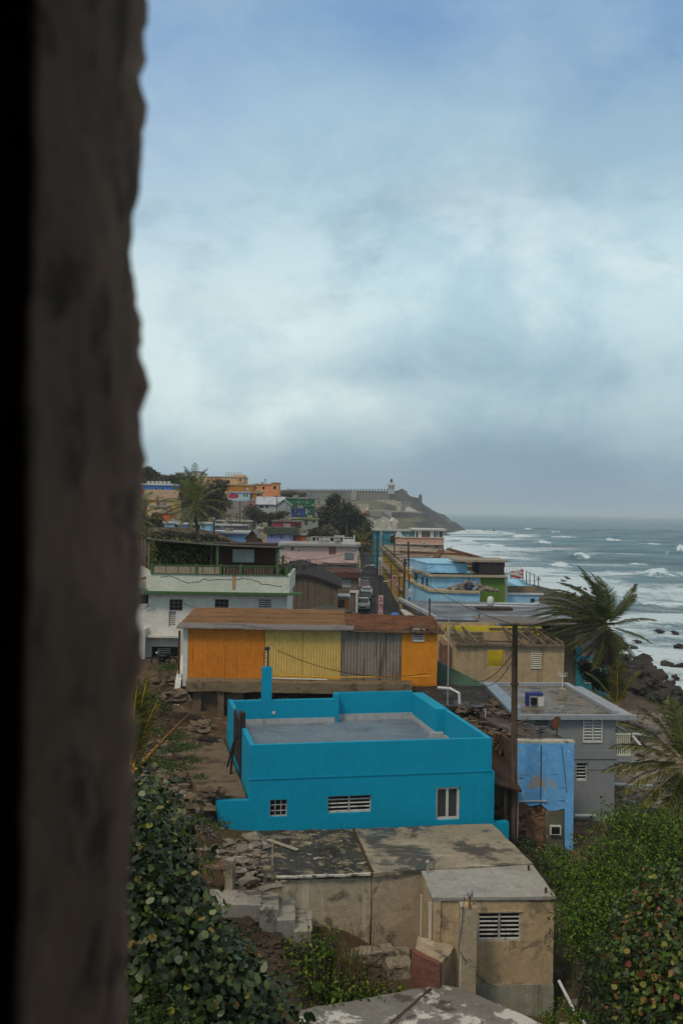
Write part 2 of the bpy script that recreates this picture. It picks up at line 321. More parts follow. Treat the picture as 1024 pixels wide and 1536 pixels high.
def frond(lv, lf, rb, base, az, el, L, droop=.9, wind=(0,0,0), leaf=.6, nl=34, rr=.03, fold=.5, lw=1.):
    """one palm frond: lv/lf collect leaflet strips, rb is an MB for the midrib"""
    d = Vector((math.cos(az)*math.cos(el), math.sin(az)*math.cos(el), math.sin(el))); p = Vector(base); pts = [p.copy()]; ds = [d.copy()]; ns = 12
    W = Vector(wind)
    for i in range(ns):
        t = (i+1)/ns; d = (d+Vector((0,0,-droop*.16*t))+W*(.155*t)).normalized(); p = p+d*(L/ns); pts.append(p.copy()); ds.append(d.copy())
    rb.tube(pts, [rr*(1-.85*i/ns) for i in range(ns+1)], 5)
    for k in range(nl):
        t = .13+.87*k/nl; x = t*ns; i = min(int(x),ns-1); fr_ = x-i; q = pts[i].lerp(pts[i+1],fr_); dd = ds[i].lerp(ds[i+1],fr_).normalized()
        side = dd.cross(Vector((0,0,1))); side = side.normalized() if side.length > .05 else Vector((1,0,0)); upv = side.cross(dd).normalized()
        ll = leaf*(math.sin(math.pi*min(1,t*.85+.12))**.6)*random.uniform(.85,1.1)*(1-.35*max(0,t-.8)*5)
        for sg in (-1,1):
            jv = Vector((random.gauss(0,.06),random.gauss(0,.06),random.gauss(-.05,.07))); a = (side*sg*math.cos(fold)+upv*math.sin(fold)*.35+dd*.75+W*.22+Vector((0,0,-.1))+jv).normalized()
            a2 = (a+Vector((0,0,-.55))+dd*.25+W*.25).normalized(); w_ = dd*(.028*max(1,leaf/.6)*lw)+upv*.012*lw
            m1 = q+a*ll*.5; m2 = m1+a2*ll*.5; o = len(lv); lv += [q-w_*.5, q+w_*.5, m1+w_*.6, m1-w_*.6, m2]
            lf.append((o,o+1,o+2,o+3)); lf.append((o+3,o+2,o+4,o+4))
def palm(name, label, base, top, fronds, leaf=.6, tr=.16, group=None, dry=(), nl=34, mleaf=None, nut=0, rrk=1., lw=1., mrib=None):
    e = thing(name, label, 'palm tree', base, 0, group); b = Vector(base); tp = Vector(top)-b
    t = MB(); n = 10; t.tube([tp*(i/n)+Vector((math.sin(i/n*3)*tp.length*.02,0,0)) for i in range(n+1)]if tp.length else [], [tr*(1.25-.5*i/n)+(.02 if i%2 else 0) for i in range(n+1)], 9); t.build('trunk', M_bark, e, smooth=True)
    lv, lf, rb = [], [], MB()
    for f_ in fronds: frond(lv, lf, rb, tp, *f_[:3], **(f_[3] if len(f_) > 3 else {}), leaf=leaf, nl=nl, rr=.028*leaf/.6*rrk, lw=lw)
    c = MB(); c.v = [tuple(v) for v in lv]; c.f = [f if f[3]!=f[2] else f[:3] for f in lf]; c.build('crown', mleaf or L_palm, e)
    rb.build('frond_midribs', mrib or M_rachis, e, smooth=True)
    if dry:
        lv, lf, rb = [], [], MB()
        for f_ in dry: frond(lv, lf, rb, tp, *f_[:3], **(f_[3] if len(f_) > 3 else {}), leaf=leaf*.8, nl=nl, rr=.03*leaf/.6*rrk, lw=lw)
        c = MB(); c.v = [tuple(v) for v in lv]; c.f = [f if f[3]!=f[2] else f[:3] for f in lf]; dd_ = c.build('dead_fronds', L_palmdry, e); rb.build('dry_midribs', mrib or M_rachis, dd_, smooth=True)
    if nut:
        nb = MB()
        for k in range(nut): nb.lump(tp+Vector((random.uniform(-.3,.3),random.uniform(-.3,.3),random.uniform(-.6,-.2))),(.14,.14,.17),k,1,.1)
        nb.build('coconuts', mat('coconut husk',(.12,.09,.02)), e, smooth=True)
    return e
def wire(a, b, sag, label, r=.012, name='overhead_wire', group=None, m=None, n=16):
    a, b = Vector(a), Vector(b); pts = [a.lerp(b,i/n)-Vector((0,0,sag*4*(i/n)*(1-i/n))) for i in range(n+1)]
    return tag(MB().tube(pts, r, 5).build(name, m or M_black), label, 'wire', group)
# ================================================================== TERRAIN
def fbm(x, y, o=5, seed=0.):
    """value noise on arrays"""
    def vn(x, y, s):
        xi = np.floor(x); yi = np.floor(y); fx = x-xi; fy = y-yi; fx = fx*fx*(3-2*fx); fy = fy*fy*(3-2*fy)
        def h(a,b): v = np.sin(a*127.1+b*311.7+s*74.7)*43758.5453; return v-np.floor(v)
        return (h(xi,yi)*(1-fx)+h(xi+1,yi)*fx)*(1-fy)+(h(xi,yi+1)*(1-fx)+h(xi+1,yi+1)*fx)*fy
    a = .5; r = 0
    for k in range(o): r = r+a*(vn(x,y,seed+k)-.5)*2; x = x*2.03+17; y = y*2.03+31; a *= .5
    return r
CX = np.array([(-40,48),(0,48),(60,43),(100,42),(128,41.5),(156,43),(200,52),(256,62),(330,58),(400,54),(530,50),(650,55),(900,80),(1100,117),(1250,146),(1300,150),(1360,100),(1430,-60),(1500,-600),(9000,-9000)], float)
def xc(y): return np.interp(y, CX[:,0], CX[:,1])
# street edges: y, left x, right x, z
ST = np.array([(112,1.6,8.4,8.25),(141,2.2,8.6,8.2),(165,3.0,8.6,8.3),(214,4.2,8.8,8.7),(255,5.0,9.4,9.1),(300,5.2,9.8,10.2),(340,3.0,8.0,11.2)], float)
TP = []
def tp(*a): TP.append(a)
for a in [(0,-5,19),(-15,-5,19),(15,-5,19),(0,3,17.6),(0,10,14.3),(0,20,8.8),(0,30,4.2),(0,36,4.0),(3,40,4.2),(5,34,3.2),(-5,10,16),(-4,17,12.8),(-6,25,11.5),(-10,17,14.5),
  (-7,33,9.8),(-5.5,38,7.6),(-3.6,38.7,6.5),(-2.2,38.4,6.0),(-1.2,38.4,5.3),(8.5,38,2.7),(7,36,2.4),(9.4,36.5,3.1),(9.8,39,3.9),(-4.4,43,7.2),(-6.5,45,8.2),(-8,50,8.9),(-5.4,50,8.75),(-9,57,9.1),(-11.5,60,9.9),(-12.5,66,10.6),(-12,72,10.9),(-9.5,72,10.9),(0,72,10.5),(-9,45,8.7),(-20,60,12),(-20,90,14),
  (-13,42,10),(-20,40,13),(8,10,14),(9,20,9.6),(9,28,6.6),(10,34,4.9),(8,45,5),(8.5,50,5.2),(14,44,5),(14,52,5),(17,56,4.8),(20,60,3.8),(20,45,4.6),(24,80,2.8),(30,70,2.4),(34,95,1.8),(30,110,2.2),(38,120,1),(20,30,7),(36,60,2),(38,20,6),
  (2,52,6),(0,60,8),(5,58,7),(6,66,8),(8,75,8.3),(14,78,8),(20,78,5),(12,95,8),(3,100,8.5),(-5,100,11),(-2,120,9.5),(5,125,8.0),(5,141,8.0),(9,243,8.8),(16,200,8.4),(20,150,7.5),(28,140,4),(35,200,4),(40,250,4),(11,330,10.3),(-6,141,10.5),(-10,130,11.5),
  (-20,130,14),(-8,170,14),(-30,180,18.5),(-30,150,17),(-60,150,20),(-100,100,22),(-60,60,18),(-150,250,34),(-90,300,34),(-70,430,36),(-150,450,42),(-40,480,33),(-8,250,15),(-3,300,17),(0,350,15),(-20,480,28),
  (25,400,7),(30,550,7),(20,450,10)]: tp(*a)
for px,py,d in [(550,800,700),(520,803,600),(590,803,760),(545,798,820),(600,796,900),(430,752,1150),(500,752,1150),(560,752,1150),(470,765,900),(540,768,980),(450,775,760),(600,757,1180),(640,758,1200),(648,766,1180),(640,790,1080),
  (610,768,1050),(600,780,990),(665,775,1210),(676,783,1230),(560,768,1000),(400,745,900),(430,740,1300),(600,745,1330),(380,760,700),(520,790,640),(660,790,1140)]:
    q = P(px,py,d); tp(q.x,q.y,q.z)
def _uv(x, y): return x/(y+25.), np.log(np.maximum(y+25.,1.))*.55
TA = None
def terr(x, y):
    global TA
    if TA is None:
        a = np.array(TP, float); u,v = _uv(a[:,0],a[:,1]); TA = (u,v,a[:,2])
    x = np.asarray(x,float); y = np.asarray(y,float); sh = x.shape; xf, yf = x.ravel(), y.ravel(); u,v = _uv(xf,yf); z = np.zeros(len(xf))
    for i in range(0,len(xf),20000):
        d2 = (u[i:i+20000,None]-TA[0])**2+(v[i:i+20000,None]-TA[1])**2+1e-6; w = d2**-1.75; z[i:i+20000] = (w*TA[2]).sum(1)/w.sum(1)
    far = np.clip((yf-300)/600,0,1)
    z += fbm(xf/9.,yf/9.,4,3.)*.35+fbm(xf/60.,yf/60.,4,8.)*2.2*far+fbm(xf/2.,yf/2.,3,5.)*.12
    t = xc(yf)-xf+fbm(xf/7.,yf/7.,4,1.)*3.5+far*fbm(xf/45.,yf/45.,4,2.)*22
    sl = np.interp(yf,[0,300,700,1000,1600],[.22,.25,.35,.75,.8]); cl = np.where(t>0, t*sl+.1, t*.35)
    cl = cl+(t>0)*np.clip(t,0,3)*.0; z = np.minimum(z, cl)
    sx0 = np.interp(yf,ST[:,0],ST[:,1]); sx1 = np.interp(yf,ST[:,0],ST[:,2]); sz = np.interp(yf,ST[:,0],ST[:,3])
    inn = np.clip(1-np.maximum(sx0-1.2-xf, xf-sx1-1.2)/2.0,0,1)*((yf>105)&(yf<345)); z = z*(1-inn)+(sz-.25)*inn
    return z.reshape(sh)
def gz(x, y): return float(terr(np.array([x]),np.array([y]))[0])
def make_ground():
    ys = [-14.]
    while ys[-1] < 1700: ys.append(ys[-1]+max(.45,(ys[-1]+25)*.0105))
    ys = np.array(ys); s = np.concatenate([np.linspace(-2.5,-.72,24),np.linspace(-.7,.52,250),np.linspace(.54,1.2,20)])
    Y, S_ = np.meshgrid(ys, s, indexing='ij'); X = S_*(Y+25); Z = terr(X,Y); v = np.stack([X,Y,Z],-1).reshape(-1,3); n,m = Y.shape
    i = np.arange(n-1)[:,None]*m+np.arange(m-1)[None,:]; f = np.stack([i,i+1,i+m+1,i+m],-1).reshape(-1,4)
    t = xc(Y)-X; n1 = fbm(X/11.,Y/11.,4,20.); n2 = fbm(X/3.,Y/3.,4,23.)
    gx = np.gradient(Z,axis=1)/np.maximum(np.gradient(X,axis=1),.01); gy = np.gradient(Z,axis=0)/np.maximum(np.gradient(Y,axis=0),.01); sl = np.sqrt(gx**2+gy**2)
    rock = np.clip((14-t)/10+n1*.7,0,1)*(Y<700)+np.clip((sl-.33)/.2+n1*.4,0,1)*(Y>=700)
    green = np.clip(.15+n1*1.3+n2*.5-np.clip((20-t)/10,0,1),0,1)*(Y<150)*np.where((X>6)&(Y<60),1.,np.where(Y>80,1.,.4))+np.clip((Y-150)/150,0,1)*np.clip(.8+n1*.5-rock,0,1)
    green = np.maximum(green, np.clip((-X-.225*Y-5)/6,0,1)*np.clip(.75+n1*.6,0,1)*(Y>12))
    dry = np.clip((Y-600)/200,0,1)
    o = npmesh('ground', v, f, M_ground(), smooth=True, org=(0,0,0)); tag(o, kind='structure')
    for nm,arr in (('rock',rock),('green',green),('dry',dry)):
        a = o.data.attributes.new(nm,'FLOAT','POINT'); a.data.foreach_set('value', arr.astype(np.float32).ravel())
def M_ground():
    m = bpy.data.materials.new('earth and rubble'); m.use_nodes = True; t = NT(m); bs = t.n['Principled BSDF']; tc = t.new('ShaderNodeTexCoord').outputs['Object']
    def at(n): a = t.new('ShaderNodeAttribute'); a.attribute_name = n; return a.outputs['Fac']
    c = t.mix(t.ramp(t.noise(tc,.35,8,.7),.35,.65),(.040,.024,.014),(.115,.076,.045))
    c = t.mix(t.ramp(t.noise(tc,2.6,8,.75),.52,.7),c,(.27,.22,.165)); c = t.mix(t.ramp(t.noise(tc,1.1,8,.7,loc=(9,2,0)),.56,.72,0,.85),c,(.025,.017,.012))
    vo = t.noise(tc,5.5,typ='v'); c = t.mix(t.ramp(vo,.12,.02,0,.5),c,(.32,.28,.23))
    c = t.mix(t.ramp(t.noise(tc,9,6,.7),.6,.72,0,.5),c,(.1,.03,.015))
    rk = t.mix(t.ramp(t.noise(tc,.5,8,.7),.4,.65),(.022,.019,.017),(.075,.06,.05)); c = t.mix(at('rock'),c,rk)
    gr = t.mix(t.ramp(t.noise(tc,1.5,8,.7),.35,.7),(.025,.04,.012),(.08,.10,.03)); gr = t.mix(at('dry'),gr,t.mix(t.ramp(t.noise(tc,.035,8,.7),.35,.7),(.075,.09,.035),(.16,.15,.075)))
    c = t.mix(t.math('MULTIPLY',at('green'),t.ramp(t.noise(tc,.9,6,.7,loc=(4,4,4)),.3,.55)),c,gr)
    t.link(c,bs.inputs['Base Color']); bs.inputs['Roughness'].default_value = .9; bs.inputs['Specular IOR Level'].default_value = .2
    b = t.new('ShaderNodeBump'); b.inputs['Strength'].default_value = .9; b.inputs['Distance'].default_value = .12; t.link(t.noise(tc,3.2,9,.75),b.inputs['Height']); t.link(b.outputs[0],bs.inputs['Normal']); return m
make_ground()
# street, pavements and low kerbs
def strip(name, xa, xb, dz0, dz1, m, label=None):
    b = MB(); ys = np.arange(112,338,3.)
    pts = [(y, xa(y), xb(y), float(np.interp(y,ST[:,0],ST[:,3]))) for y in ys]
    for i in range(len(pts)-1):
        (y0,a0,b0,z0),(y1,a1,b1,z1) = pts[i],pts[i+1]
        b.add([(a0,y0,z0+dz1),(b0,y0,z0+dz1),(b1,y1,z1+dz1),(a1,y1,z1+dz1),(a0,y0,z0+dz0),(b0,y0,z0+dz0),(b1,y1,z1+dz0),(a1,y1,z1+dz0)],[(0,1,2,3),(0,4,5,1),(1,5,6,2),(3,7,4,0),(7,6,5,4)])
    o = b.build(name, m); tag(o, kind='structure'); return o
SL = lambda y: float(np.interp(y,ST[:,0],ST[:,1])); SR = lambda y: float(np.interp(y,ST[:,0],ST[:,2]))
strip('road', SL, SR, -.3, 0, mat('wet asphalt',(.026,.025,.026),[((.012,.012,.012),'n',.45,.65,.4,.8),((.06,.055,.052),'n',.55,.75,1.5,.5)],.75,.3,20,wet=(.6,.75,.25)))
strip('pavement', lambda y: SL(y)-1.1, SL, -.3, .13, M_conc); strip('pavement', SR, lambda y: SR(y)+1.2, -.3, .13, M_conc)
# ================================================================== SEA
BRK = [(709,792,34,5),(792,794,14,5),(833,798,22,5),(782,806,56,6),(845,806,44,4),(812,814,30,7),(915,810,30,9),(975,817,46,7),(1019,825,22,8),(868,838,34,10),(842,849,34,9),(984,862,62,17),(760,800,30,4),(1060,850,60,12),(1100,820,50,9),(690,800,24,4),(720,797,22,3),(955,845,34,4),(740,818,40,4),(700,812,30,4),(1000,905,90,6),(900,870,40,4)]
def M_sea():
    m = bpy.data.materials.new('stormy sea water'); m.use_nodes = True; t = NT(m); bs = t.n['Principled BSDF']; tc = t.new('ShaderNodeTexCoord').outputs['Object']
    def at(n): a = t.new('ShaderNodeAttribute'); a.attribute_name = n; return a.outputs['Fac']
    fo = at('foam'); n1 = t.noise(tc,.055,9,.74,1.3,(.8,1,1)); n2 = t.noise(tc,.35,8,.7,1.6,(.9,1,1)); nn = t.math('ADD',t.math('MULTIPLY',n1,.62),t.math('MULTIPLY',n2,.38))
    n4 = t.noise(tc,.9,6,.7,1.5,(.7,1,1),(3,9,1)); nn = t.math('ADD',t.math('MULTIPLY',nn,.8),t.math('MULTIPLY',n4,.2)); k = t.math('ADD',nn,t.math('MULTIPLY',fo,.37)); fac = t.ramp(k,.635,.77)
    cap = t.ramp(t.noise(tc,.11,5,.65,.4,(.35,1,1),(50,3,0)),.70,.76); cap = t.math('MULTIPLY',cap,at('open')); fac = t.math('MAXIMUM',fac,cap)
    w = t.mix(t.math('MULTIPLY',fo,1.,True),(.014,.074,.096),(.13,.28,.33)); w = t.mix(t.ramp(t.noise(tc,.012,4,.6,0,(.3,1,1)),.4,.65),w,(.035,.08,.09))
    c = t.mix(fac,w,(.54,.64,.69)); t.link(c,bs.inputs['Base Color']); t.link(t.math('ADD',t.math('MULTIPLY',fac,.5),.32),bs.inputs['Roughness']); bs.inputs['IOR'].default_value = 1.33; bs.inputs['Specular IOR Level'].default_value = .26
    b = t.new('ShaderNodeBump'); b.inputs['Strength'].default_value = 1; b.inputs['Distance'].default_value = 1.1
    t.link(t.math('ADD',t.noise(tc,.16,8,.68,.3,(.55,1,1)),t.math('MULTIPLY',fac,.25)),b.inputs['Height']); t.link(b.outputs[0],bs.inputs['Normal']); return m
def make_sea():
    ys = [-200.,-50.,20.,70.,95.]
    while ys[-1] < 1500: ys.append(ys[-1]*1.0046)
    while ys[-1] < 17500: ys.append(ys[-1]*1.03)
    ys = np.array(ys); s = np.concatenate([[-3,-2,-1.4,-1,-.7,-.5,-.4,-.3,-.22,-.15,-.1,-.06],np.linspace(-.03,.46,460),np.linspace(.47,.7,40),[.8,.9,1,1.2,1.5,2,3]])
    Y, S_ = np.meshgrid(ys, s, indexing='ij'); X = S_*np.maximum(Y,60); t = X-xc(Y)
    op = np.clip((t-20)/120,0,1); Z = np.zeros_like(Y)
    for (L,ang,a,ph) in [(70,.35,.75,0),(43,.15,.5,2),(27,.55,.32,1),(16,-.1,.2,4),(10,.3,.12,3)]:
        k = 2*math.pi/L; q = k*(X*math.sin(ang)+Y*math.cos(ang))+ph+fbm(X/80,Y/80,3,4.)*1.5; cr = (np.sin(q)*.5+.5)**1.6*2-1
        Z += a*cr*(.25+.75*op)*np.clip(3-Y/1500,0,1)
    foam = np.clip(1.08-np.maximum(t,0)/np.interp(Y,[0,200,500,900,1300],[60,130,150,170,120]),0,1.0)
    foam = np.maximum(foam*.95, np.clip(.60-np.maximum(t,0)/620,0,1)*np.clip(1-(Y-1000)/500,0,1))
    foam = foam*np.clip(.72+1.0*fbm(X/60,Y/30,4,12.),.1,1.15)
    foam = np.maximum(foam, np.clip(1.15-np.maximum(t,0)/60,0,.78)*np.clip(.9+.8*fbm(X/26,Y/12,4,31.),.3,1.1)*(Y<420))
    for (px,py,wp,hp) in BRK:
        u,v = ray(px,py); d = -ZC/v; x0 = u*d; hw = wp/F*d*.5; hh = min(2.8, hp/F*d*.8); sg = 3.2+hh*.9
        if d > 1450: continue
        wob = fbm(X/14,Y*0+px,3,px*.1)*5+(X-x0)*.12; dy = Y-d-wob; ex = np.exp(-np.abs((X-x0)/hw)**2.2*1.1); prof = np.exp(-(dy/sg)**2)*(1+.9*fbm(X/5.,Y/4.,3,px*.3))
        Z += hh*ex*prof*(.85+.3*fbm(X/3.,Y/3.,3,px)); rag = .75+1.6*fbm(X/4.,Y/3.,4,px*.7); foam = np.maximum(foam, np.clip(ex*np.exp(-((dy+sg*.5)/(sg*1.0))**2)*1.5*rag,0,1.3))
        Z -= .5*np.exp(-((X-x0)/(hw*1.6))**2)*np.exp(-((dy+sg*3)/(sg*2))**2)
        foam = np.maximum(foam, .62*np.exp(-((X-x0)/(hw*1.3))**2)*np.clip((dy+sg*9)/(sg*9),0,1)*(dy<0)*(dy>-sg*9))
    v = np.stack([X,Y,Z],-1).reshape(-1,3); n,m = Y.shape; i = np.arange(n-1)[:,None]*m+np.arange(m-1)[None,:]; f = np.stack([i,i+1,i+m+1,i+m],-1).reshape(-1,4)
    o = npmesh('sea', v, f, M_sea(), smooth=True, org=(0,0,0)); tag(o, kind='structure')
    for nm,arr in (('foam',np.clip(foam,0,1.3)),('open',np.clip((t-60)/100,0,1)*np.clip(1.25-Y/7000,.35,1))):
        a = o.data.attributes.new(nm,'FLOAT','POINT'); a.data.foreach_set('value', arr.astype(np.float32).ravel())
make_sea()
# shoreline boulders
M_rock = mat('dark shore rock',(.050,.040,.033),[((.014,.012,.011),'n',.45,.65,.9,.8),((.12,.095,.07),'n',.58,.75,1.8,.6)],.75,1,4,bdist=.15)
rockp = []
for k in range(5):
    o = MB().lump((0,0,0),(1,.85,.66),k*4+1,2,.95,1.25).build('shore_boulder', M_rock); rockp.append(o)
spots = []
for (px,py,n,sp) in [(965,1000,26,5),(1000,1030,26,5),(940,1010,16,5),(925,985,12,5),(1035,1060,14,5),(880,892,10,6),(905,905,8,5),(868,884,8,4),(1010,1060,14,5),(960,1030,12,5)]:
    for _ in range(int(n*1.75)):
        qx = px+random.gauss(0,14); qy = py+random.gauss(0,9); u,v = ray(qx,qy); d = (ZC-1.)/-v
        spots.append((u*d, d, random.choice([.3,.42,.5,.62,.8,1.1])*random.uniform(.75,1.1)))
for (px,py,r) in [(932,975,1.5),(850,868,1.6),(845,872,1.),(988,948,1.3),(1010,950,1.2),(975,985,1.0),(1018,972,1.3),(955,962,.9),(1000,998,1.1),(938,996,1.2),(1022,1000,1.4),(893,882,1.5),(740,797,3),(725,796,2.5),(950,974,1),(963,980,.9)]:
    u,v = ray(px,py); d = ZC/-v; spots.append((u*d,d,r*.9,1))
used = [False]*5
for i,sp_ in enumerate(spots):
    x,y,r=sp_[:3]; flat_=.45 if len(sp_)>3 else 1.
    k = i%5; o = rockp[k] if not used[k] else rockp[k].copy()
    if used[k]: COL.objects.link(o)
    used[k] = True; o.location = (x,y,max(-.35,gz(x,y))+r*.12); o.scale = (r*random.uniform(.9,1.5),r,r*random.uniform(.7,1.15)*flat_); o.rotation_euler = (random.uniform(-.4,.4),random.uniform(-.4,.4),random.uniform(0,6))
    tag(o,'dark wet boulder among the rocks piled along the surf line','boulder','dark boulders along the shore')
# ================================================================== NEAR BUILDINGS
# ---- teal house
YB = R(11.2); W, D = 11.4, 12.0; ZP = 11.4; Z0 = 7.3
M_teal = mat('teal wall paint', (.0,.28,.45), [((.0,.21,.36),'s',.55,.8,.9,.30),((.02,.40,.60),'n',.58,.75,1.3,.25),(DIRT,'s',.62,.85,2.5,.28)], .65, .15, 18, vary=.06)
M_tealroof = mat('blue grey painted roof', (.17,.215,.27), [((.10,.12,.15),'n',.45,.7,.5,.75),((.3,.32,.35),'n',.55,.72,1.3,.5),(DIRT,'n',.6,.78,2.5,.35)], .5, .3, 8, wet=(.42,.68,.35), vary=.15)
A0 = P(375,1118,46.0); A0.z = Z0
class TB(Bld): pass
th = TB.__new__(TB); th.A = A0; th.yaw = YB; th.ux = Vector((math.cos(YB),math.sin(YB),0)); th.n = Vector((-math.sin(YB),math.cos(YB),0)); th.w, th.dep, th.h, th.found, th.ho = W, D, ZP-1.5-Z0, 1.8, []
th.e = thing('teal_house','flat roofed house in plain bright teal paint with high parapets round its grey roof','house',A0,YB)
th.win(404,1199,431,1226,'grille',mull=1,label='small square barred window'); th.win(491,1192,557,1221,'jal',mull=2,label='wide louvred window'); th.win(653,1180,690,1231,'glass',mull=2,col=M_white,fw=.12,label='white framed two pane window')
th.walls(M_teal)
H = ZP-Z0; hr = th.h; b = MB(); T_ = .22
b.box(0,0,hr,W,T_,H)                                       # front parapet
b.box(W-T_,T_,hr,W,D*.58,H); b.box(W-T_-.45,D*.58,hr,W,D,H+.03)   # right parapet with its jog
b.box(0,T_,hr,T_,D*.30,H); b.box(0,D*.62,hr,T_,D-.75,H)  # left parapet, open for the gate
b.box(0,D-.75,hr,W*.53,D-.35,H-.12); b.box(W*.53,D-T_,hr,W-T_-.45,D,H+.15); b.box(W*.53,D-.75,hr,W*.53+T_,D-T_,H+.15)
th.part('parapet',b,M_teal)
c = MB(); c.box(-.02,-.04,2.54,W+.06,0,2.60); c.box(W,-.04,-1.8,W+.13,D*.35,2.54); c.box(W-.9,-.025,-.5,W-.86,0,2.1); c.box(W-1.15,-.012,-.3,W-.85,0,.55)
th.part('plinth',c,M_teal)
MB().box(T_+.003,T_+.003,hr+.004,W-T_-.003,D-T_-.003,hr+.06).build('roof',M_tealroof,th.e)
k = MB(); k.box(T_,D-.79,hr+.06,W*.53,D-.752,hr+.36); k.box(W*.53+T_,D-T_-.06,hr+.06,W-T_-.45,D-T_-.003,hr+.42); k.box(W-T_-.51,D*.58,hr+.06,W-T_-.453,D-T_-.06,hr+.3); k.box(W-T_-.10,T_,hr+.06,W-T_-.003,D*.58,hr+.2); k.box(W-T_-.8,D*.58-.28,hr+.06,W-T_-.1,D*.58-.003,hr+.32)
th.part('flashing',k,mat('grey white flashing',(.42,.43,.43),[(DIRT,'s',.5,.75,3,.4)],.6,.2))
th.part('column',MB().box(1.88,D-.775,hr,2.42,D-.33,H+1.75),M_teal)
b = MB(); b.tube([(2.2,D-.55,H+1.75),(2.2,D-.55,H+2.75)],.05,8); b.lump((2.15,D-.55,H+2.78),(.16,.12,.12),2,2,.1); b.tube([(2.2,D-.55,H+2.3),(1.95,D-.55,H+2.2),(1.9,D-.55,H+2.5),(2.1,D-.55,H+2.6)],.02,5)
th.part('meter_mast',b,mat('blue black meter mast',(.03,.03,.07),bump=0))
b = MB(); b.box(2.45,D-.81,hr+.62,2.62,D-.793,hr+.79); th.part('socket',b,M_white)
# lower wall running out under the slab, jagged foot
b = MB(); b.add([(-1.0,0,-2),(0,0,-2),(0,0,1.62),(-1.5,0,1.66),(-1.45,0,1.2),(-1.0,.3,-2),(0,.3,-2),(0,.3,1.62),(-1.5,.3,1.66),(-1.45,.3,1.2)],[(0,1,2,3,4),(9,8,7,6,5),(0,5,6,1),(2,7,8,3),(3,8,9,4),(4,9,5,0)]); th.part('lower_wall',b,M_teal)
b = MB(); b.box(W+.13,-.02,-1.5,W+.9,.4,.1); th.part('base_block',b,M_teal)
# dark gate leaf at the left parapet gap
g = MB(); g.box(-.08,D*.30,hr-1.0,.16,D*.34,H+.75); g.box(-.05,D*.34,hr-.6,.10,D*.62,H+.2); o = g.build('gate',mat('dark brown metal gate',(.03,.024,.022),[(RUST,'n',.6,.75,3,.3)],.6,.3),th.e); o['label'] = 'dark brown gate leaf'
g = MB(); g.tube([(-.5,D*.36,1.0),(-.3,D*.40,3.1),(-.1,D*.42,3.4)],.06,6); g.tube([(-.6,D*.38,2.0),(-.3,D*.40,3.1)],.05,6); th.part('gate_brace',g,M_black)
# ---- foreground concrete house
ZR = 7.5; M_old0 = mat('dark brown seam',(.07,.045,.03),[((.2,.16,.1),'n',.56,.7,2,.6)]); M_cf = mat('stained tan render',(.50,.375,.235),[((.20,.155,.11),'n',.49,.64,.8,.8),((.60,.52,.39),'n',.55,.72,1.6,.6),((.10,.085,.065),'s',.52,.75,1.8,.65),((.26,.16,.07),'n',.62,.75,.5,.6)],.85,.5,10,vary=.15)
M_stair = mat('dirty stair concrete',(.27,.235,.185),[((.07,.05,.035),'n',.46,.66,1.4,.85),((.36,.31,.24),'n',.58,.72,2.4,.6)],.9,.8,7)
M_cside = mat('grey streaked render',(.40,.33,.235),[((.09,.08,.065),'n',.48,.68,1.1,.8),((.52,.46,.37),'s',.5,.66,1.1,.75),((.08,.06,.04),'n',.6,.75,.7,.6)],.9,.6,9)
M_roofblk = mat('black mould on concrete roof',(.045,.045,.042),[((.26,.21,.13),'n',.50,.60,1.3,.75),((.45,.40,.30),'n',.56,.62,2.8,.85),((.015,.014,.012),'n',.5,.66,.6,.7),((.05,.065,.02),'n',.56,.62,1.8,.6)],.8,.8,9,vary=.3)
M_roofgrey = mat('pale grey concrete roof',(.33,.32,.29),[((.19,.18,.16),'n',.45,.7,.8,.6),((.5,.49,.46),'n',.6,.75,3,.4),(DIRT,'n',.64,.78,1.5,.5)],.85,.5,12)
M_roofmid = mat('blotched concrete roof',(.30,.255,.185),[((.055,.05,.042),'n',.43,.60,.42,.9),((.45,.42,.34),'h',.54,.70,.9,.75),((.10,.075,.05),'n',.56,.70,1.1,.7)],.7,.5,9,wet=(.48,.62,.5),vary=.2)
ch = thing('concrete_house','low bare concrete house with stained roofs at the foot of the teal house','house',(3.67,38.6,4.2))
def L3(p, o): return (p[0]-o[0], p[1]-o[1], p[2]-o[2])
CO = (3.67,38.6,4.2)
def wpoly(pts): return [(x-CO[0],y-CO[1]) for x,y in pts]
front = [(3.67,38.6),(8.28,38.9),(8.04,42.3),(3.54,41.4)]
fr = Bld.__new__(Bld); fr.A = Vector(CO); fr.yaw = math.atan2(.3,4.61); fr.ux = Vector((math.cos(fr.yaw),math.sin(fr.yaw),0)); fr.n = Vector((-math.sin(fr.yaw),math.cos(fr.yaw),0)); fr.w = 4.62; fr.dep = 3.1; fr.h = ZR-.12-4.2; fr.found = 1.5; fr.ho = []
fe = bpy.data.objects.new('front_room', None); COL.objects.link(fe); fe.parent = ch; fe.rotation_euler = (0,0,fr.yaw)
fr.e = ch; fr.e = ch
TR = Matrix.Rotation(fr.yaw,4,'Z')
bpy.data.objects.remove(fe)
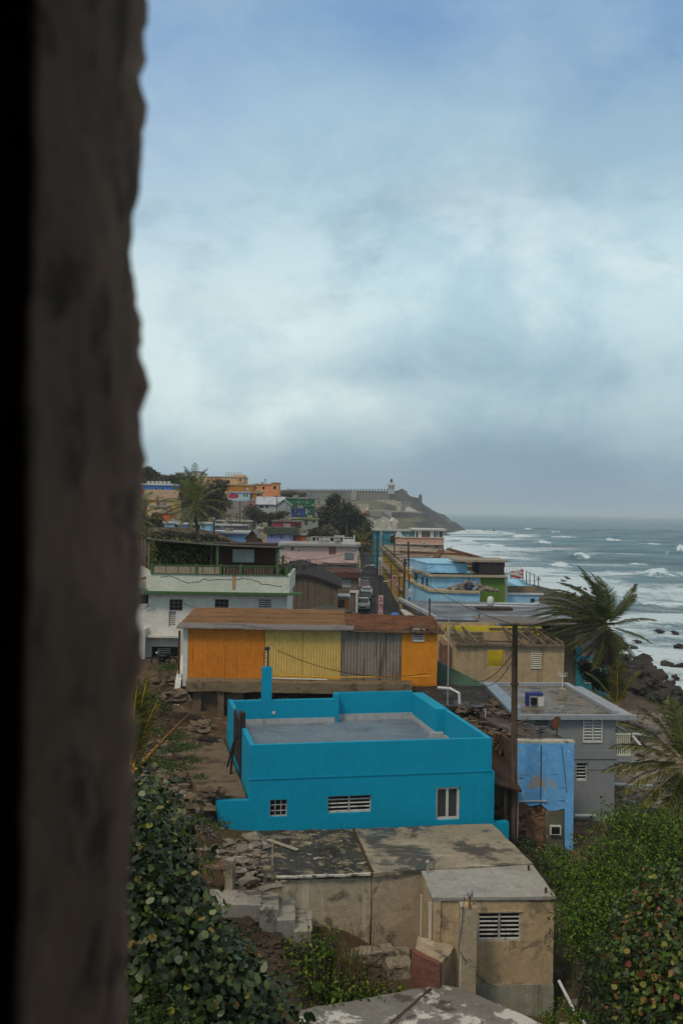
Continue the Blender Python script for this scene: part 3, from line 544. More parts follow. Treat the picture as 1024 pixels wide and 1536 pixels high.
# front wall skin with a window hole
a = fr.loc(716,1412); b_ = fr.loc(781,1368); hx0,hz0,hx1,hz1 = a[0],a[1],b_[0],b_[1]; w_,h_ = fr.w, fr.h
q = MB(TR); q.box(-.02,-.05,-2.6,w_+.02,3.3,-.06); rough(q.build('foundation',mat('pale green stained render',(.33,.33,.26),[((.12,.11,.08),'s',.48,.7,1.8,.7),((.5,.48,.4),'n',.6,.7,1.5,.5)],.9,.5,9),ch),.5,.03)
q = MB(TR); q.box(0,0,-.057,hx0,.2,h_); q.box(hx1,0,-.057,w_,.2,h_); q.box(hx0,0,-.057,hx1,.2,hz0); q.box(hx0,0,hz1,hx1,.2,h_)
q.box(0,.2,-.057,.2,3.3,h_); q.box(w_-.2,.2,-.057,w_,3.3,h_); q.box(.2,3.1,-.057,w_-.2,3.3,h_)
q.box(0,-.07,-.057,.28,0,h_); q.box(hx0-.08,-.03,hz1,hx1+.08,0,hz1+.06)
o = q.build('wall', M_cf, ch); rough(o,.45,.018,1.5,merge=False)
window(ch,hx0,hx1,hz0,hz1,'jal',T=TR,yo=.02,mull=2,fw=.06)
q = MB(TR); q.box(-.06,-.08,h_+.002,w_+.05,3.35,h_+.12); o = q.build('front_roof',M_roofgrey,ch); rough(o,.35,.03,1.3,3); 
for i,(sx,sy) in enumerate([(w_-.25,.25),(w_-.3,2.7)]): MB(TR).box(sx-.04,sy-.04,h_+.12,sx+.04,sy+.04,h_+.33).build('rebar_stub',M_rust,ch)
q = MB(); q.prism(wpoly([(1.45,41.0),(8.0,42.32),(7.15,47.5),(.8,46.5)]),-1.0,ZR-4.2-.1); o = q.build('rear_wall',M_cside,ch); rough(o,.5,.03,1.2,5)
q = MB(); q.prism(wpoly([(1.5,40.85),(3.5,41.36),(8.1,42.3),(7.2,47.6),(.78,46.55)]),ZR-4.2-.098,ZR-4.2+.06); o = q.build('middle_roof',M_roofmid,ch); rough(o,.4,.035,1.2,8)
q = MB(); q.prism(wpoly([(-2.7,40.4),(1.40,41.0),(.7,46.55),(-3.9,46.0)]),-1.2,ZR-4.2-.12); o = q.build('left_wall',M_cside,ch); rough(o,.5,.04,1.2,11)
q = MB(); q.prism(wpoly([(-2.75,40.3),(1.43,40.9),(.72,46.6),(-4.2,46.1),(-3.6,43)]),ZR-4.2-.118,ZR-4.2+.02); o = q.build('left_roof',M_roofblk,ch); rough(o,.3,.05,1.3,14)
q = MB(); q.prism(wpoly([(1.40,40.95),(1.50,40.97),(.8,46.5),(.70,46.5)]),ZR-4.2,ZR-4.2+.10); rough(q.build('roof_kerb',M_old0,ch),.4,.02)
q = MB(); q.prism(wpoly([(-2.3,40.27),(1.42,40.8),(1.42,40.95),(-2.35,40.42)]),ZR-4.2-.02,ZR-4.2+.05); rough(q.build('roof_edge',mat('flaking white edge',(.5,.48,.42),[(DIRT,'n',.45,.6,3,.9)],.8,.3),ch),.2,.03)
q = MB(); q.box(-.17,-.02,.9,-.05,.06,h_-.1); q.box(-.42,.7,.7,-.36,.78,h_-.1); o = q.build('drain_pipe',mat('white drain pipe',(.5,.47,.4),[(RUST,'n',.6,.7,5,.5)],.6,0),ch)
tag(MB(Matrix.Translation((3.66,41.05,ZR))).tube([(0,0,0),(0,0,.42)],.035,8).lathe([(.03,.4),(.09,.44),(.09,.5),(.01,.56)],8).build('vent_pipe',M_steel),'short capped vent pipe on the bare concrete roof','pipe')
# meter pillar in front
pb = P(701,1485,37.5); PBZ = 4.3
mp = thing('meter_pillar','grey square concrete pillar with an electric meter on its top','pillar',(pb.x,37.3,PBZ))
rough(MB().box(-.33,0,-.5,.27,.55,7.62-PBZ).build('shaft',M_cside,mp),.4,.018)
MB().box(-.325,-.012,.05,-.29,0,7.55-PBZ).build('corner_bead',M_white,mp)
h0 = 7.62-PBZ; q = MB(); q.lathe([(.06,h0),(.05,h0+.12),(.045,h0+.4)],8); q.build('conduit',mat('orange rust conduit',(.3,.12,.02),bump=0),mp); MB().lathe([(.03,h0+.36),(.12,h0+.42),(.13,h0+.55),(.07,h0+.68),(.02,h0+.72)],12).build('meter',M_steel,mp,smooth=True)
wire((pb.x-.2,37.2,PBZ+h0+.5),(pb.x-.38,37.25,PBZ+1.8),.0,'black cable running down the meter pillar in front of the concrete house',.012); wire((pb.x-.38,37.2,PBZ+1.8),(pb.x+1.1,37.8,PBZ+.2),.25,'black cable drooping from the meter pillar to the ground',.012)
# red brick and grey broken wall stubs beside the pillar
bw = thing('broken_wall','broken stub wall with one reddish face beside the meter pillar','wall',(2.9,37.6,4.2))
M_redw = mat('red washed brick',(.2,.085,.065),[((.09,.06,.05),'h',.5,.65,6,.8),((.3,.24,.2),'n',.6,.72,2.5,.6)],.9,.7,7)
rough(MB().prism([(-.1,-.2),(.9,-.6),(1.0,-.4),(.05,.0)],-.6,[1.75,1.45,1.45,1.75]).build('brick_face',M_redw,bw),.3,.03)
rough(MB().prism([(.05,.02),(.98,-.38),(1.6,.9),(.2,1.2)],-.6,[1.7,1.4,1.5,1.75]).build('backing',M_cside,bw),.3,.05)
# low lane-side walls and steps below the concrete house
rough(tag(MB().prism([(.3,38.9),(2.3,39.7),(2.2,40.4),(.1,39.6)],3.2,5.0).build('garden_wall',M_stair),'low mossy concrete wall at the foot of the stairs','wall'),.16,.08,2)
rough(tag(MB().prism([(2.0,38.6),(2.9,38.8),(2.9,40.6),(1.9,40.3)],3.2,4.75).build('concrete_step',M_stair),'broken concrete step block against the tan rear wall','step'),.16,.08,2)
# stairs: four treads going down to the right in front of the black roof
M_stair2 = mat('worn grey stair concrete',(.33,.31,.27),[((.10,.085,.065),'n',.50,.64,1.1,.8),((.45,.42,.36),'n',.57,.68,2.4,.5)],.85,.5,9)
st = thing('outdoor_stairs','crumbling concrete stairs stepping down beside the black stained roof','stairs',(-3.9,39.8,4.5))
for i,(x0,x1,z) in enumerate([(-2.0,1.05,2.5),(1.05,1.7,2.42),(1.7,2.35,2.1),(2.35,3.0,1.75)]):
    rough(MB().prism([(x0,-1.1-.16*i),(x1+.04,-1.0-.16*i),(x1-.05,.55),(x0-.05,.6)],-.6,z).build('landing' if i==0 else 'step',M_stair2,st),.16,.02,2.2,i)
rough(tag(MB().prism([(-4.35,40.3),(-4.05,40.25),(-4.0,40.75),(-4.3,40.8)],5.6,8.15).build('gate_post',M_conc),'short upright concrete post by the rubble left of the stairs','post'),.3,.03)
rough(tag(MB().prism([(-5.9,41.0),(-4.4,40.6),(-4.2,41.6),(-5.8,42.0)],5.6,7.7).build('stub_wall',mat('earth stained block',(.12,.08,.05),[((.25,.2,.14),'n',.55,.7,1.5,.7)],.9,.8,6)),'low earth stained block wall left of the concrete post','wall'),.3,.06)
# lower slab roof at the bottom
sl = thing('lower_house','low house seen as a grey and white streaked roof slab below the meter pillar','house',(2,34,2))
M_slab = mat('white and rust streaked roof',(.19,.185,.175),[((.55,.55,.52),'n',.5,.60,.7,.9),((.06,.05,.045),'n',.5,.62,.6,.85),((.20,.09,.05),'n',.6,.72,.9,.6)],.7,.6,8,wet=(.5,.65,.6))
SP = [(-3.4,34.0),(-.9,35.4),(3.8,37.3),(4.6,37.1),(7.2,34.3),(7.4,32),(4,29.5),(-2.5,31)]
rough(MB().prism([(x-2,y-34) for x,y in SP],2.5,2.8).build('roof',M_slab,sl),.4,.05)
rough(MB().prism([((x-2)*.96,(y-34)*.94) for x,y in SP],-1.5,2.498).build('wall',M_cside,sl),.6,.03)
b = MB(); b.prism([(-.6,-.4),(-.5,-.45),(1.5,2.9),(1.42,2.95)],2.78,2.83); b.build('roof_ridge_strip',mat('dark slab seam',(.06,.05,.04)),sl)
tag(MB().tube([(8.45,38.6,4.4),(8.75,37.2,3.9),(9.3,35.6,3.7)],.06,8).build('white_pipe',mat('white plastic pipe',(.6,.62,.65),bump=0,rough_=.4)),'long white plastic pipe on the rubble slope right of the concrete house','pipe')
# rubble heap, plank, stake
rb = MB(); M_rub = mat('broken masonry',(.2,.17,.14),[((.4,.37,.32),'n',.52,.66,2,.8),((.06,.045,.035),'n',.5,.7,1,.7)],.9,.6,8)
for k in range(520):
    x = random.gauss(-3.7,.8); y = 42.6+random.gauss(0,1.5); 
    if y > 45.6: continue
    s_ = min(.38,.05*math.exp(random.gauss(0,.75))); z = max(gz(x,y), 7.45 if x > -3.8 and y<46 else 0)+max(0,.4-abs(x+3.7)*.45)*random.random()
    rb.lump((x,y,z),(s_*random.uniform(.8,2.2),s_,s_*random.uniform(.35,.9)),k,1,.9)
tag(rb.build('rubble',M_rub),kind='stuff')
M_plank = mat('pale plank',(.38,.33,.26),[(DIRT,'h',.5,.7,4,.4)],.8,.2)
pl = MB(Matrix.Translation((-2.3,43.9,7.62))@Matrix.Rotation(R(-38),4,'Z')@Matrix.Rotation(R(3),4,'Y')).box(-.85,-.08,0,.85,.08,.05); tag(pl.build('plank',M_plank),'pale wooden plank lying on the black stained roof','plank')
tag(MB().box(-2.62,41.6,7.5,-2.57,41.65,8.6).build('stake',M_plank),'thin pale stake standing upright in the rubble','stake')
# terrace slab left of the teal house
M_terr = mat('brown terrace concrete',(.17,.125,.08),[((.055,.04,.028),'n',.48,.66,.5,.85),((.30,.25,.17),'n',.58,.7,1.2,.5)],.85,.5,7,wet=(.55,.68,.4))
rough(tag(MB().prism([(-6.2,46.5),(-4.1,46.4),(-4.3,47.5),(-6.35,57.2),(-9,57.2),(-7.5,51)],[7,7,7,8,8,8],[8.98,8.98,8.98,9.02,9.02,9.0]).build('terrace_slab',M_terr),'brown concrete terrace slab along the left side of the teal house','slab'),.5,.05)
# ---- long timber and tin house (orange, yellow, grey)
OW = Bld('tin_house','long house clad in orange, yellow and grey upright sheets under a patched rusty roof','house',281,655,945,1022,63,5.2,0,found=.3)
w_,h_ = OW.w, OW.h
M_or = mat('orange corrugated sheet',(.62,.215,.022),[((.30,.10,.02),'s',.50,.72,2.4,.6),(DIRT,'s',.62,.8,4,.7),((.7,.3,.06),'n',.6,.7,2,.4)],.6,.1,20)
M_ye = mat('faded yellow corrugated sheet',(.62,.43,.13),[((.26,.2,.05),'s',.5,.75,2.5,.5),(DIRT,'s',.62,.8,4,.5)],.65,.1,20)
M_gr = mat('bare grey corrugated sheet',(.24,.20,.16),[((.07,.05,.035),'s',.45,.65,3.2,.85),((.28,.26,.23),'s',.55,.7,6,.6)],.7,.2,20)
M_or2 = mat('smooth orange board',(.66,.235,.015),[((.35,.12,.02),'s',.5,.75,1.6,.5),(RUST,'s',.64,.8,3,.6)],.6,.1,14)
def corr(x0,x1,z0,z1,y,pitch=.16,amp=.028):
    n = max(4,int((x1-x0)/pitch*6)); vs=[]; fs=[]
    for i in range(n+1):
        x = x0+(x1-x0)*i/n; yy = y+amp*math.sin(2*math.pi*(x-x0)/pitch); vs += [(x,yy,z0),(x,yy,z1),(x,y+.06,z1),(x,y+.06,z0)]
    for i in range(n): a=i*4; fs += [(a,a+4,a+5,a+1),(a+1,a+5,a+6,a+2),(a+3,a+2,a+6,a+7),(a,a+3,a+7,a+4)]
    return MB().add(vs,fs+[(0,1,2,3),(n*4+3,n*4+2,n*4+1,n*4)])
OW.part('frame_wall',MB().box(.05,.08,-.3,w_-.02,OW.dep,h_+.1),M_brown)
X = [OW.loc(p,985)[0] for p in (281,338,397,454,511,602,655)]
for i,(a_,b_,m_,lb) in enumerate([(0,1,M_or,'left orange sheet'),(1,2,M_or,'right orange sheet'),(2,3,M_ye,'left yellow sheet'),(3,4,M_ye,'right yellow sheet'),(4,5,M_gr,'bare grey sheet')]):
    o = corr(X[a_]+.01,X[b_]-.01,0,h_,-.02-.006*(i%2),.155 if i<2 else (.17 if i<4 else .2), .022 if i<2 else .03).build('cladding',m_,OW.e,smooth=False); o['label'] = lb
o = MB().box(X[5],-.06,-.12,X[6],.075,h_+.02).build('cladding',M_or2,OW.e); o['label'] = 'smooth orange boards'
a_ = OW.loc(618,962); b_ = OW.loc(636,943); window(OW.e,a_[0],b_[0],a_[1],b_[1],'slat',yo=-.15,label='white louvred shutter',col=M_white)
# left end: white wall with louvre seen at a slant
q = MB(); q.box(-.28,-.04,-.3,0,.1,h_); q.box(-.3,.1,-.3,.02,5.2,h_+.1); q.box(-.9,2.4,-.6,-.3,2.6,h_-.1); q.build('end_wall',M_white,OW.e)
window(OW.e,1.0,2.6,1.3,2.7,'slat',T=Matrix.Translation((-.3,4,0))@Matrix.Rotation(R(-90),4,'Z'),yo=-.05,col=M_white)
MB().box(-.62,.2,.4,-.5,.3,h_-.2).build('post',M_rust,OW.e)
# roof: three brown felted courses, a grey tin eave and a rust-brown right part
M_felt = mat('brown roofing felt',(.20,.105,.045),[((.10,.05,.028),'h',.48,.7,1.5,.7),((.03,.02,.016),'n',.58,.68,1,.8),((.30,.12,.03),'n',.54,.66,.7,.55)],.9,.5,9,vary=.2)
M_tin = mat('grey tin eave',(.18,.16,.15),[((.06,.035,.025),'h',.45,.65,2,.9),((.3,.28,.27),'n',.6,.7,2,.4)],.6,.4,9)
M_rustroof = mat('thick rust roof',(.15,.06,.028),[((.06,.028,.016),'n',.45,.65,1.5,.8),((.24,.11,.05),'n',.58,.72,4,.6)],.95,1,6,vary=.3,bdist=.08)
xs = OW.loc(523,945)[0]; pr = 1.15
for k in range(4):
    y0 = 0.45+k*1.35; z0 = h_+.14+k*.14; q = MB(); q.add([(-.6+.05*k,y0-.1,z0),(xs+.35-.2*k,y0-.1,z0+.01),(xs+.4-.2*k,y0+1.5,z0+.14),(-.6+.05*k,y0+1.5,z0+.14)]+[(-.6+.05*k,y0-.1,z0-.1),(xs+.35-.2*k,y0-.1,z0-.09),(xs+.4-.2*k,y0+1.5,z0+.02),(-.6+.05*k,y0+1.5,z0+.02)],[(0,1,2,3),(7,6,5,4),(0,4,5,1),(1,5,6,2),(2,6,7,3),(3,7,4,0)])
    rough(q.build('roof_course',M_felt,OW.e),.5,.03,.9,k)
xx = -.65
while xx < xs+.2:
    L_ = random.uniform(2.2,4.2); x2 = min(xx+L_,xs+.3); q = MB(); dz = random.uniform(-.05,.04)
    q.add([(xx,-.55,h_+.03+dz),(x2,-.55,h_+.06+dz),(x2,.75,h_+.24+dz),(xx,.75,h_+.21+dz),(xx,-.55,h_+.0+dz),(x2,-.55,h_+.03+dz),(x2,.75,h_+.21+dz),(xx,.75,h_+.18+dz)],[(0,1,2,3),(7,6,5,4),(0,4,5,1),(1,5,6,2),(2,6,7,3),(3,7,4,0)])
    rough(q.build('eave_sheet',M_tin,OW.e),.4,.03,1,int(xx*10)); xx = x2-.12 if x2 < xs+.29 else 1e9
q = MB(); q.add([(xs-.1,-.35,h_+.12),(w_+.35,-.4,h_+.02),(w_+.1,4.4,h_+.5),(xs-.3,4.6,h_+.58)]+[(xs-.1,-.35,h_-.02),(w_+.35,-.4,h_-.12),(w_+.1,4.4,h_+.35),(xs-.3,4.6,h_+.43)],[(0,1,2,3),(7,6,5,4),(0,4,5,1),(1,5,6,2),(2,6,7,3),(3,7,4,0)])
rough(q.build('rusted_roof',M_rustroof,OW.e),.28,.09,1.6,4)
q = MB(); q.box(xs+.1,-.42,h_-.03,w_+.3,-.3,h_+.06); rough(q.build('rotten_fascia',M_wood,OW.e),.3,.04)
q = MB()
for k in range(26): x = random.uniform(w_-1.6,w_+.8); q.add([(x,-.3+random.random(),h_+.05),(x+.09,-.3,h_+.05),(x+random.uniform(-.5,.6),random.uniform(-.2,1.5),h_+random.uniform(.1,.6))],[(0,1,2)])
q.build('splintered_edge',M_wood,OW.e)
# pipes along the foot
tag(MB().tube([(OW.A.x+4.6,62.5,11.9),(OW.A.x+9,62.45,11.82),(OW.A.x+15,62.5,11.98)],.045,6).build('yellow_pipe',mat('orange yellow pipe',(.6,.3,.03),bump=0)),'orange yellow pipe along the foot of the patched tin house','pipe')
tag(MB().tube([(OW.A.x+5.2,62.3,11.75),(OW.A.x+8.6,62.2,11.72)],.045,6).build('white_pipe',M_white),'short white pipe along the foot of the yellow sheets','pipe')
# ledge beam and the old wall under it
lg = thing('retaining_ledge','thick mossy concrete ledge with old walls beneath the patched tin house','wall',(0,61.6,8))
rough(MB().box(-9.2,-.1,3.0,4.4,3,3.62).build('beam',mat('mossy brown concrete',(.20,.15,.09),[((.07,.05,.035),'n',.48,.65,.8,.85),((.32,.26,.17),'h',.56,.7,1.6,.6)],.9,.7,7),lg),.5,.06)
MB().box(-8.6,1.2,-.5,4.2,1.4,3.0).build('back_wall',mat('recess dark brown wall',(.05,.035,.026),[((.14,.11,.08),'n',.55,.7,1.2,.7)],.9,.6,8),lg)  # shade of the recess under the ledge is painted into this wall colour
for bb in ((-8.8,.25,-.6,-8.3,1.2,3.0),(-7.3,.1,-.6,-6.9,1.2,3.0),(-6.85,.5,-.6,-5.8,1.2,3.0),(-8.3,.6,-.6,-7.3,1.2,3.0),(3.2,.1,-.6,3.7,1.2,3.0),(1.0,.2,1,1.3,1.2,3)): rough(MB().box(*bb).build('old_wall',mat('peeling old wall',(.15,.11,.075),[((.36,.32,.26),'s',.56,.68,2.4,.7),((.05,.035,.025),'n',.48,.66,1,.85)],.9,.8,7),lg,),.4,.03,merge=False)
q = MB()
for k in range(70): x = random.uniform(-6,4); q.lump((x,.3+random.random()*.6,2.55-random.random()*.25),(random.uniform(.05,.22),.1,.08),k,1,.6)
q.build('stacked_scrap',M_rub,lg)
# ---- masonry ruin behind the teal house's right parapet
ru = thing('masonry_ruin','crumbling brown masonry block with black sagging top behind the teal parapet','ruin',(6.2,57.5,6.5))
M_old = mat('crumbling brown masonry',(.13,.085,.05),[((.03,.022,.017),'n',.46,.62,.8,.9),((.30,.22,.13),'n',.56,.7,1.3,.7),((.05,.06,.025),'s',.55,.7,1.4,.6)],.95,1,5,bdist=.07)
M_blacktop = mat('black mouldy roofing',(.03,.026,.024),[((.12,.10,.08),'n',.55,.7,1.2,.6)],.7,.8,7,wet=(.5,.65,.6))
rough(MB().prism([(-1.6,4.4),(.2,1.2),(2.4,1.5),(2.6,5.8),(-1.6,6.5)],-1,4.2).build('wall',M_old,ru),.35,.09,1.2)
rough(MB().prism([(-1.8,4.0),(.0,.9),(2.6,1.2),(2.8,6.0),(-1.8,6.7)],4.2,[4.75,4.4,4.35,4.7,4.95]).build('broken_roof',M_blacktop,ru),.3,.13,1.4,5)
tag(MB().tube([(5.75,59.8,11.75),(6.5,59.7,11.72),(6.95,59.2,11.55),(7.0,59.1,10.4)],.085,8).build('white_pipe',M_white),'bent white drain pipe behind the teal parapet','pipe')
tag(MB().tube([(8.2,57.2,8.3),(8.2,57.2,11.0)],.03,6).build('white_pipe',M_white),'thin upright white pipe on the crumbling masonry block','pipe')
tag(MB().tube([(6.25,58.8,10.5),(6.25,58.8,16.3)],.035,6).build('antenna_mast',M_steel),'tall thin mast rising behind the teal parapet','mast')
gw = MB(); gw.add([(6.2,64.6,12.6),(9.6,64.0,11.0),(9.6,64.0,10.1),(6.2,64.6,10.9),(6.2,64.75,12.6),(9.6,64.15,11.0),(9.6,64.15,10.1),(6.2,64.75,10.9)],[(3,2,1,0),(4,5,6,7),(0,1,5,4),(1,2,6,5),(2,3,7,6),(3,0,4,7)])
tag(rough(gw.build('green_wall',mat('green mossy sheet wall',(.10,.17,.12),[((.05,.07,.04),'s',.48,.66,2,.8),((.28,.3,.27),'s',.6,.72,3,.6)],.8,.4,9)),.4,.03),'mossy green sheet wall sloping down behind the tin house','wall')
# ---- wet low roofs between teal house and grey house
lr = thing('low_flat_building','low building with a rotten dark flat roof between the teal and grey houses','building',(8.6,52,5))
M_blkroof = mat('dark rotten roof',(.075,.06,.048),[((.20,.17,.13),'n',.55,.68,1.3,.7),((.025,.02,.018),'n',.48,.64,.7,.8),((.22,.085,.02),'n',.64,.74,.8,.6)],.7,.8,7,wet=(.5,.65,.6))
rough(MB().prism([(.8,.1),(3.2,.1),(1.5,5.2),(2.2,12.8),(-1.1,12.8),(-.6,5)],5.28,[5.5,5.5,5.5,5.9,5.9,5.6]).build('roof',M_blkroof,lr),.35,.07)
rough(MB().prism([(.35,.3),(3.1,.3),(1.4,5.2),(2.1,12.6),(-.9,12.6),(-.4,5)],-1,5.278).build('wall',M_old,lr),.5,.06)
bf = thing('blue_wall_ruin','ruined building whose front is a bright sky blue painted wall over broken brick','ruin',(8.9,51.4,5.0))
M_sky = mat('bright sky blue paint',(.15,.42,.80),[((.28,.58,.85),'n',.5,.72,1.1,.6),((.07,.27,.62),'s',.52,.76,1.8,.5),((.36,.31,.24),'n',.565,.61,.9,.9),((.025,.02,.017),'h',.60,.64,1.5,.95),((.6,.65,.68),'n',.62,.66,3.,.6)],.75,.5,9,vary=.12)
X1 = 2.95
pts = [(0,2.35),(.35,2.5),(.8,2.3),(1.3,2.42),(1.75,2.05),(2.5,2.2),(2.55,0),(X1,-.2),(X1,5.5),(0,5.45)]
q = MB(); n = len(pts); q.add([(x,0,z) for x,z in pts]+[(x,.25,z) for x,z in pts],[tuple(range(n)),tuple(range(2*n-1,n-1,-1))]+[(i,n+i,n+(i+1)%n,(i+1)%n) for i in range(n)]); q.build('blue_wall',M_sky,bf)
rough(MB().box(-.02,.02,5.46,X1+.05,.6,5.58).build('coping',mat('cream coping',(.45,.42,.33),[(DIRT,'n',.5,.65,3,.8)]),bf),.3,.03)
rough(MB().box(0,.1,-.5,2.5,.9,2.6).build('brick_wall',mat('broken dark brick',(.27,.15,.09),[((.03,.022,.018),'n',.49,.6,1.4,.85),((.36,.27,.19),'h',.56,.68,6,.8)],.95,1,6,bdist=.08),bf),.22,.12,2.0)
q = MB(); q.box(1.55,-.02,-.4,2.45,.28,2.1); rough(q.build('patched_panel',mat('grey green patched panel',(.13,.13,.09),[((.28,.22,.14),'n',.52,.66,1.5,.8)],.9,.5,8),bf),.3,.03)
q = MB(); q.box(1.75,-.22,.95,2.3,.02,1.4); o = q.build('air_conditioner',M_white,bf); MB().box(1.82,-.235,1.0,2.23,-.222,1.35).build('grille',M_dark,o)
q = MB(); q.box(-.05,.02,5.3,.05,.2,5.3); MB().tube([(0,-.05,2.55),(1.6,-.05,2.6)],.03,6).build('wall_pipe',M_white,bf)
MB().tube([(1.3,-.03,2.1),(1.28,-.03,5.4)],.02,5).build('cable',M_black,bf); MB().tube([(2.3,-.03,5.4),(2.6,-.03,3.0)],.012,5).build('thin_cable',M_black,bf)
rough(tag(MB().prism([(8.7,50.2),(11.5,49.6),(12.2,50.2),(11.9,51.3),(8.9,51.3)],4.3,5.1).build('brick_debris_wall',mat('terracotta scree',(.22,.08,.045),[((.08,.05,.035),'n',.45,.65,1.5,.8)],.95,1,5)),'low heap of terracotta earth before the bright blue wall','heap'),.25,.16)
# satellite dish and coil on that roof
sd = thing('satellite_dish','rusty satellite dish on the roof above the bright blue wall','dish',(11.3,53.0,10.5))
q = MB(Matrix.Rotation(R(-60),4,'Y')@Matrix.Rotation(R(20),4,'X')); q.lathe([(.02,0),(.2,.02),(.38,.09),(.39,.1),(.2,.035),(.02,.015)],14); Tm = Matrix.Translation((0,0,.62)); q2 = MB(); q2.v = [tuple(Tm@Vector(p)) for p in q.v]; q2.f = q.f; q2.build('dish',M_rust,sd,smooth=True)
MB().tube([(0,0,0),(0,0,.6)],.03,6).build('mast',M_rust,sd); MB().tube([(0,0,.5),(-.3,-.15,.75)],.015,5).build('feed_arm',M_rust,sd)
tag(MB().tube([(10.4,52.6,10.5),(10.4,52.6,11.1)],.02,5).tube([(10.2,52.6,10.85),(10.6,52.6,10.95)],.03,5).tube([(10.2,52.55,10.7),(10.55,52.55,10.8)],.03,5).build('roof_antenna',M_black),'small black antenna on the roof left of the satellite dish','antenna')
# brown lean-to between teal house and the tall pole
sh = thing('brown_lean_to','narrow brown lean-to shed squeezed between teal house and utility pole','shed',(7.6,48.6,5.4))
MB().add([(-.3,0,3.85),(1.15,0,3.45),(1.1,6,3.9),(-.7,6,4.5),(-.3,0,3.75),(1.15,0,3.35),(1.1,6,3.8),(-.7,6,4.4)],[(0,1,2,3),(7,6,5,4),(0,4,5,1),(1,5,6,2),(2,6,7,3),(3,7,4,0)]).build('roof',M_brown,sh)
q = MB(); q.box(.35,.3,-1,.5,.45,3.5); q.box(.95,.3,-1,1.0,.4,3.4); q.build('post',M_brown,sh); rough(MB().box(-.1,1.2,-1,1.1,5.5,3.3).build('wall',M_old,sh),.4,.04); MB().box(-.12,1.0,.9,.4,1.19,1.9).build('shutter',M_dark,sh)
q = MB(); q.box(.1,6.2,3.9,1.6,6.9,4.3); q.box(1.2,3,3.3,1.35,6,3.5)
for k in range(14): x=random.uniform(.0,1.5); q.add([(x,4+random.random()*5,4.0),(x+.1,5+random.random()*4,4.0),(x+.5,6+random.random()*3,4.6)],[(0,1,2)])
rough(q.build('broken_rafters',M_wood,sh),.4,.03,merge=False)
jk = MB()
for k in range(150):
    x=random.uniform(6.4,10.2); y=random.uniform(52.5,63.5); 
    if x>9.3 and y>56: continue
    z=10.82 if y>57 else 10.5; s_=random.uniform(.05,.22)
    if k%3: jk.lump((x,y,z),(s_*1.6,s_,s_*.5),k,1,.9)
    else: a=random.uniform(0,3.1); jk.tube([(x,y,z+.05),(x+math.cos(a)*s_*7,y+math.sin(a)*s_*7,z+random.uniform(.02,.3))],.035,4)
tag(jk.build('debris',M_wood),kind='stuff')
# ---- grey two-storey house
GH = Bld('grey_house','grey two storey concrete house with a wide flat roof slab near the shore','house',781,920,1078,1224,56.6,9.2,R(4.5),found=1.2)
M_grey = mat('grey wall paint',(.225,.235,.245),[((.15,.155,.165),'s',.52,.75,1.5,.5),((.28,.29,.3),'n',.6,.72,1.2,.3)],.75,.2,16,vary=.06)
GH.win(800,1078.5,824,1091,'jal',col=M_white); GH.win(873,1077.6,903,1114,'jal',mull=2,col=M_white,fw=.07); GH.win(863,1144,881,1172,'jal',col=M_white,fw=.07)
GH.walls(M_grey)
q = MB(); q.box(-.04,-.06,3.15,GH.w+.05,0,3.6); q.box(-.04,-.035,2.55,GH.w+.05,0,2.58); GH.part('string_course',q,M_grey)
M_slabg = mat('pale grey slab edge',(.30,.32,.35),[(DIRT,'n',.55,.75,1.4,.5)],.7,.3,10)
z = GH.h; ov = 1.1; q = MB(); q.box(-.4,-.35,z+.003,GH.w+ov,GH.dep+.3,z+.17); GH.part('roof_slab',q,M_slabg)
q = MB(); q.box(-.4,-.35,z+.17,GH.w+ov,-.05,z+.26); q.box(-.4,GH.dep,z+.17,GH.w+.2,GH.dep+.3,z+.42); q.box(-.4,-.05,z+.17,-.1,GH.dep,z+.42); q.box(GH.w-.15,-.05,z+.17,GH.w+.2,GH.dep,z+.42); GH.part('kerb',q,M_slabg)
rough(MB().box(-.09,-.04,z+.175,GH.w-.16,GH.dep-.01,z+.21).build('roof',mat('blotched brown wet roof',(.17,.145,.11),[((.04,.03,.022),'n',.46,.6,.6,.85),((.33,.30,.23),'n',.57,.7,1.1,.7)],.55,.5,8,wet=(.45,.62,.5)),GH.e),.6,.01)
q = MB(); zb0 = 3.35; x0 = GH.w+.003
for k in range(8): q.box(x0+.05+k*.115,.1,zb0,x0+.09+k*.115,.15,zb0+1.1)
for k in range(10): q.box(x0+.86,.2+k*.2,zb0,x0+.9,.25+k*.2,zb0+1.1)
q.box(x0,.08,zb0+1.1,x0+.92,.17,zb0+1.18); q.box(x0,.08,zb0-.05,x0+.92,.17,zb0+.02); q.box(x0+.84,.17,zb0+1.1,x0+.92,2.3,zb0+1.18); GH.part('balcony_railing',q,mat('cream white railing',(.6,.58,.45),bump=0)); GH.part('balcony',MB().box(x0,0,zb0-.3,x0+.95,2.4,zb0-.05),M_grey)
gx = GH.A.x; cz = GH.A.z+z+.21
ac = thing('blue_water_tank','blue framed white unit standing on the grey house roof','tank',(P(806,1057,58.5).x,59.5,cz))
MB().box(-.5,-.3,0,-.35,.3,.62).box(-.5,-.3,.62,.45,.3,.72).build('frame',mat('royal blue frame',(.02,.035,.17),bump=0),ac); MB().box(-.34,-.28,0,.12,.25,.6).build('unit',M_steel,ac); MB().box(.15,-.3,0,.5,.25,.55).build('white_case',M_white,ac)
MB().tube([(-.1,-.285,.1),(-.1,-.29,.5)],.18,10).build('fan_grille',M_dark,ac)
vm = thing('roof_mast','white branched aerial on a small concrete block on the grey house roof','aerial',(P(845,1050,62).x,62.5,cz)); MB().box(-.22,-.2,0,.22,.2,.5).build('block',M_conc,vm); q = MB(); q.tube([(0,0,.5),(0,0,1.4)],.03,5)
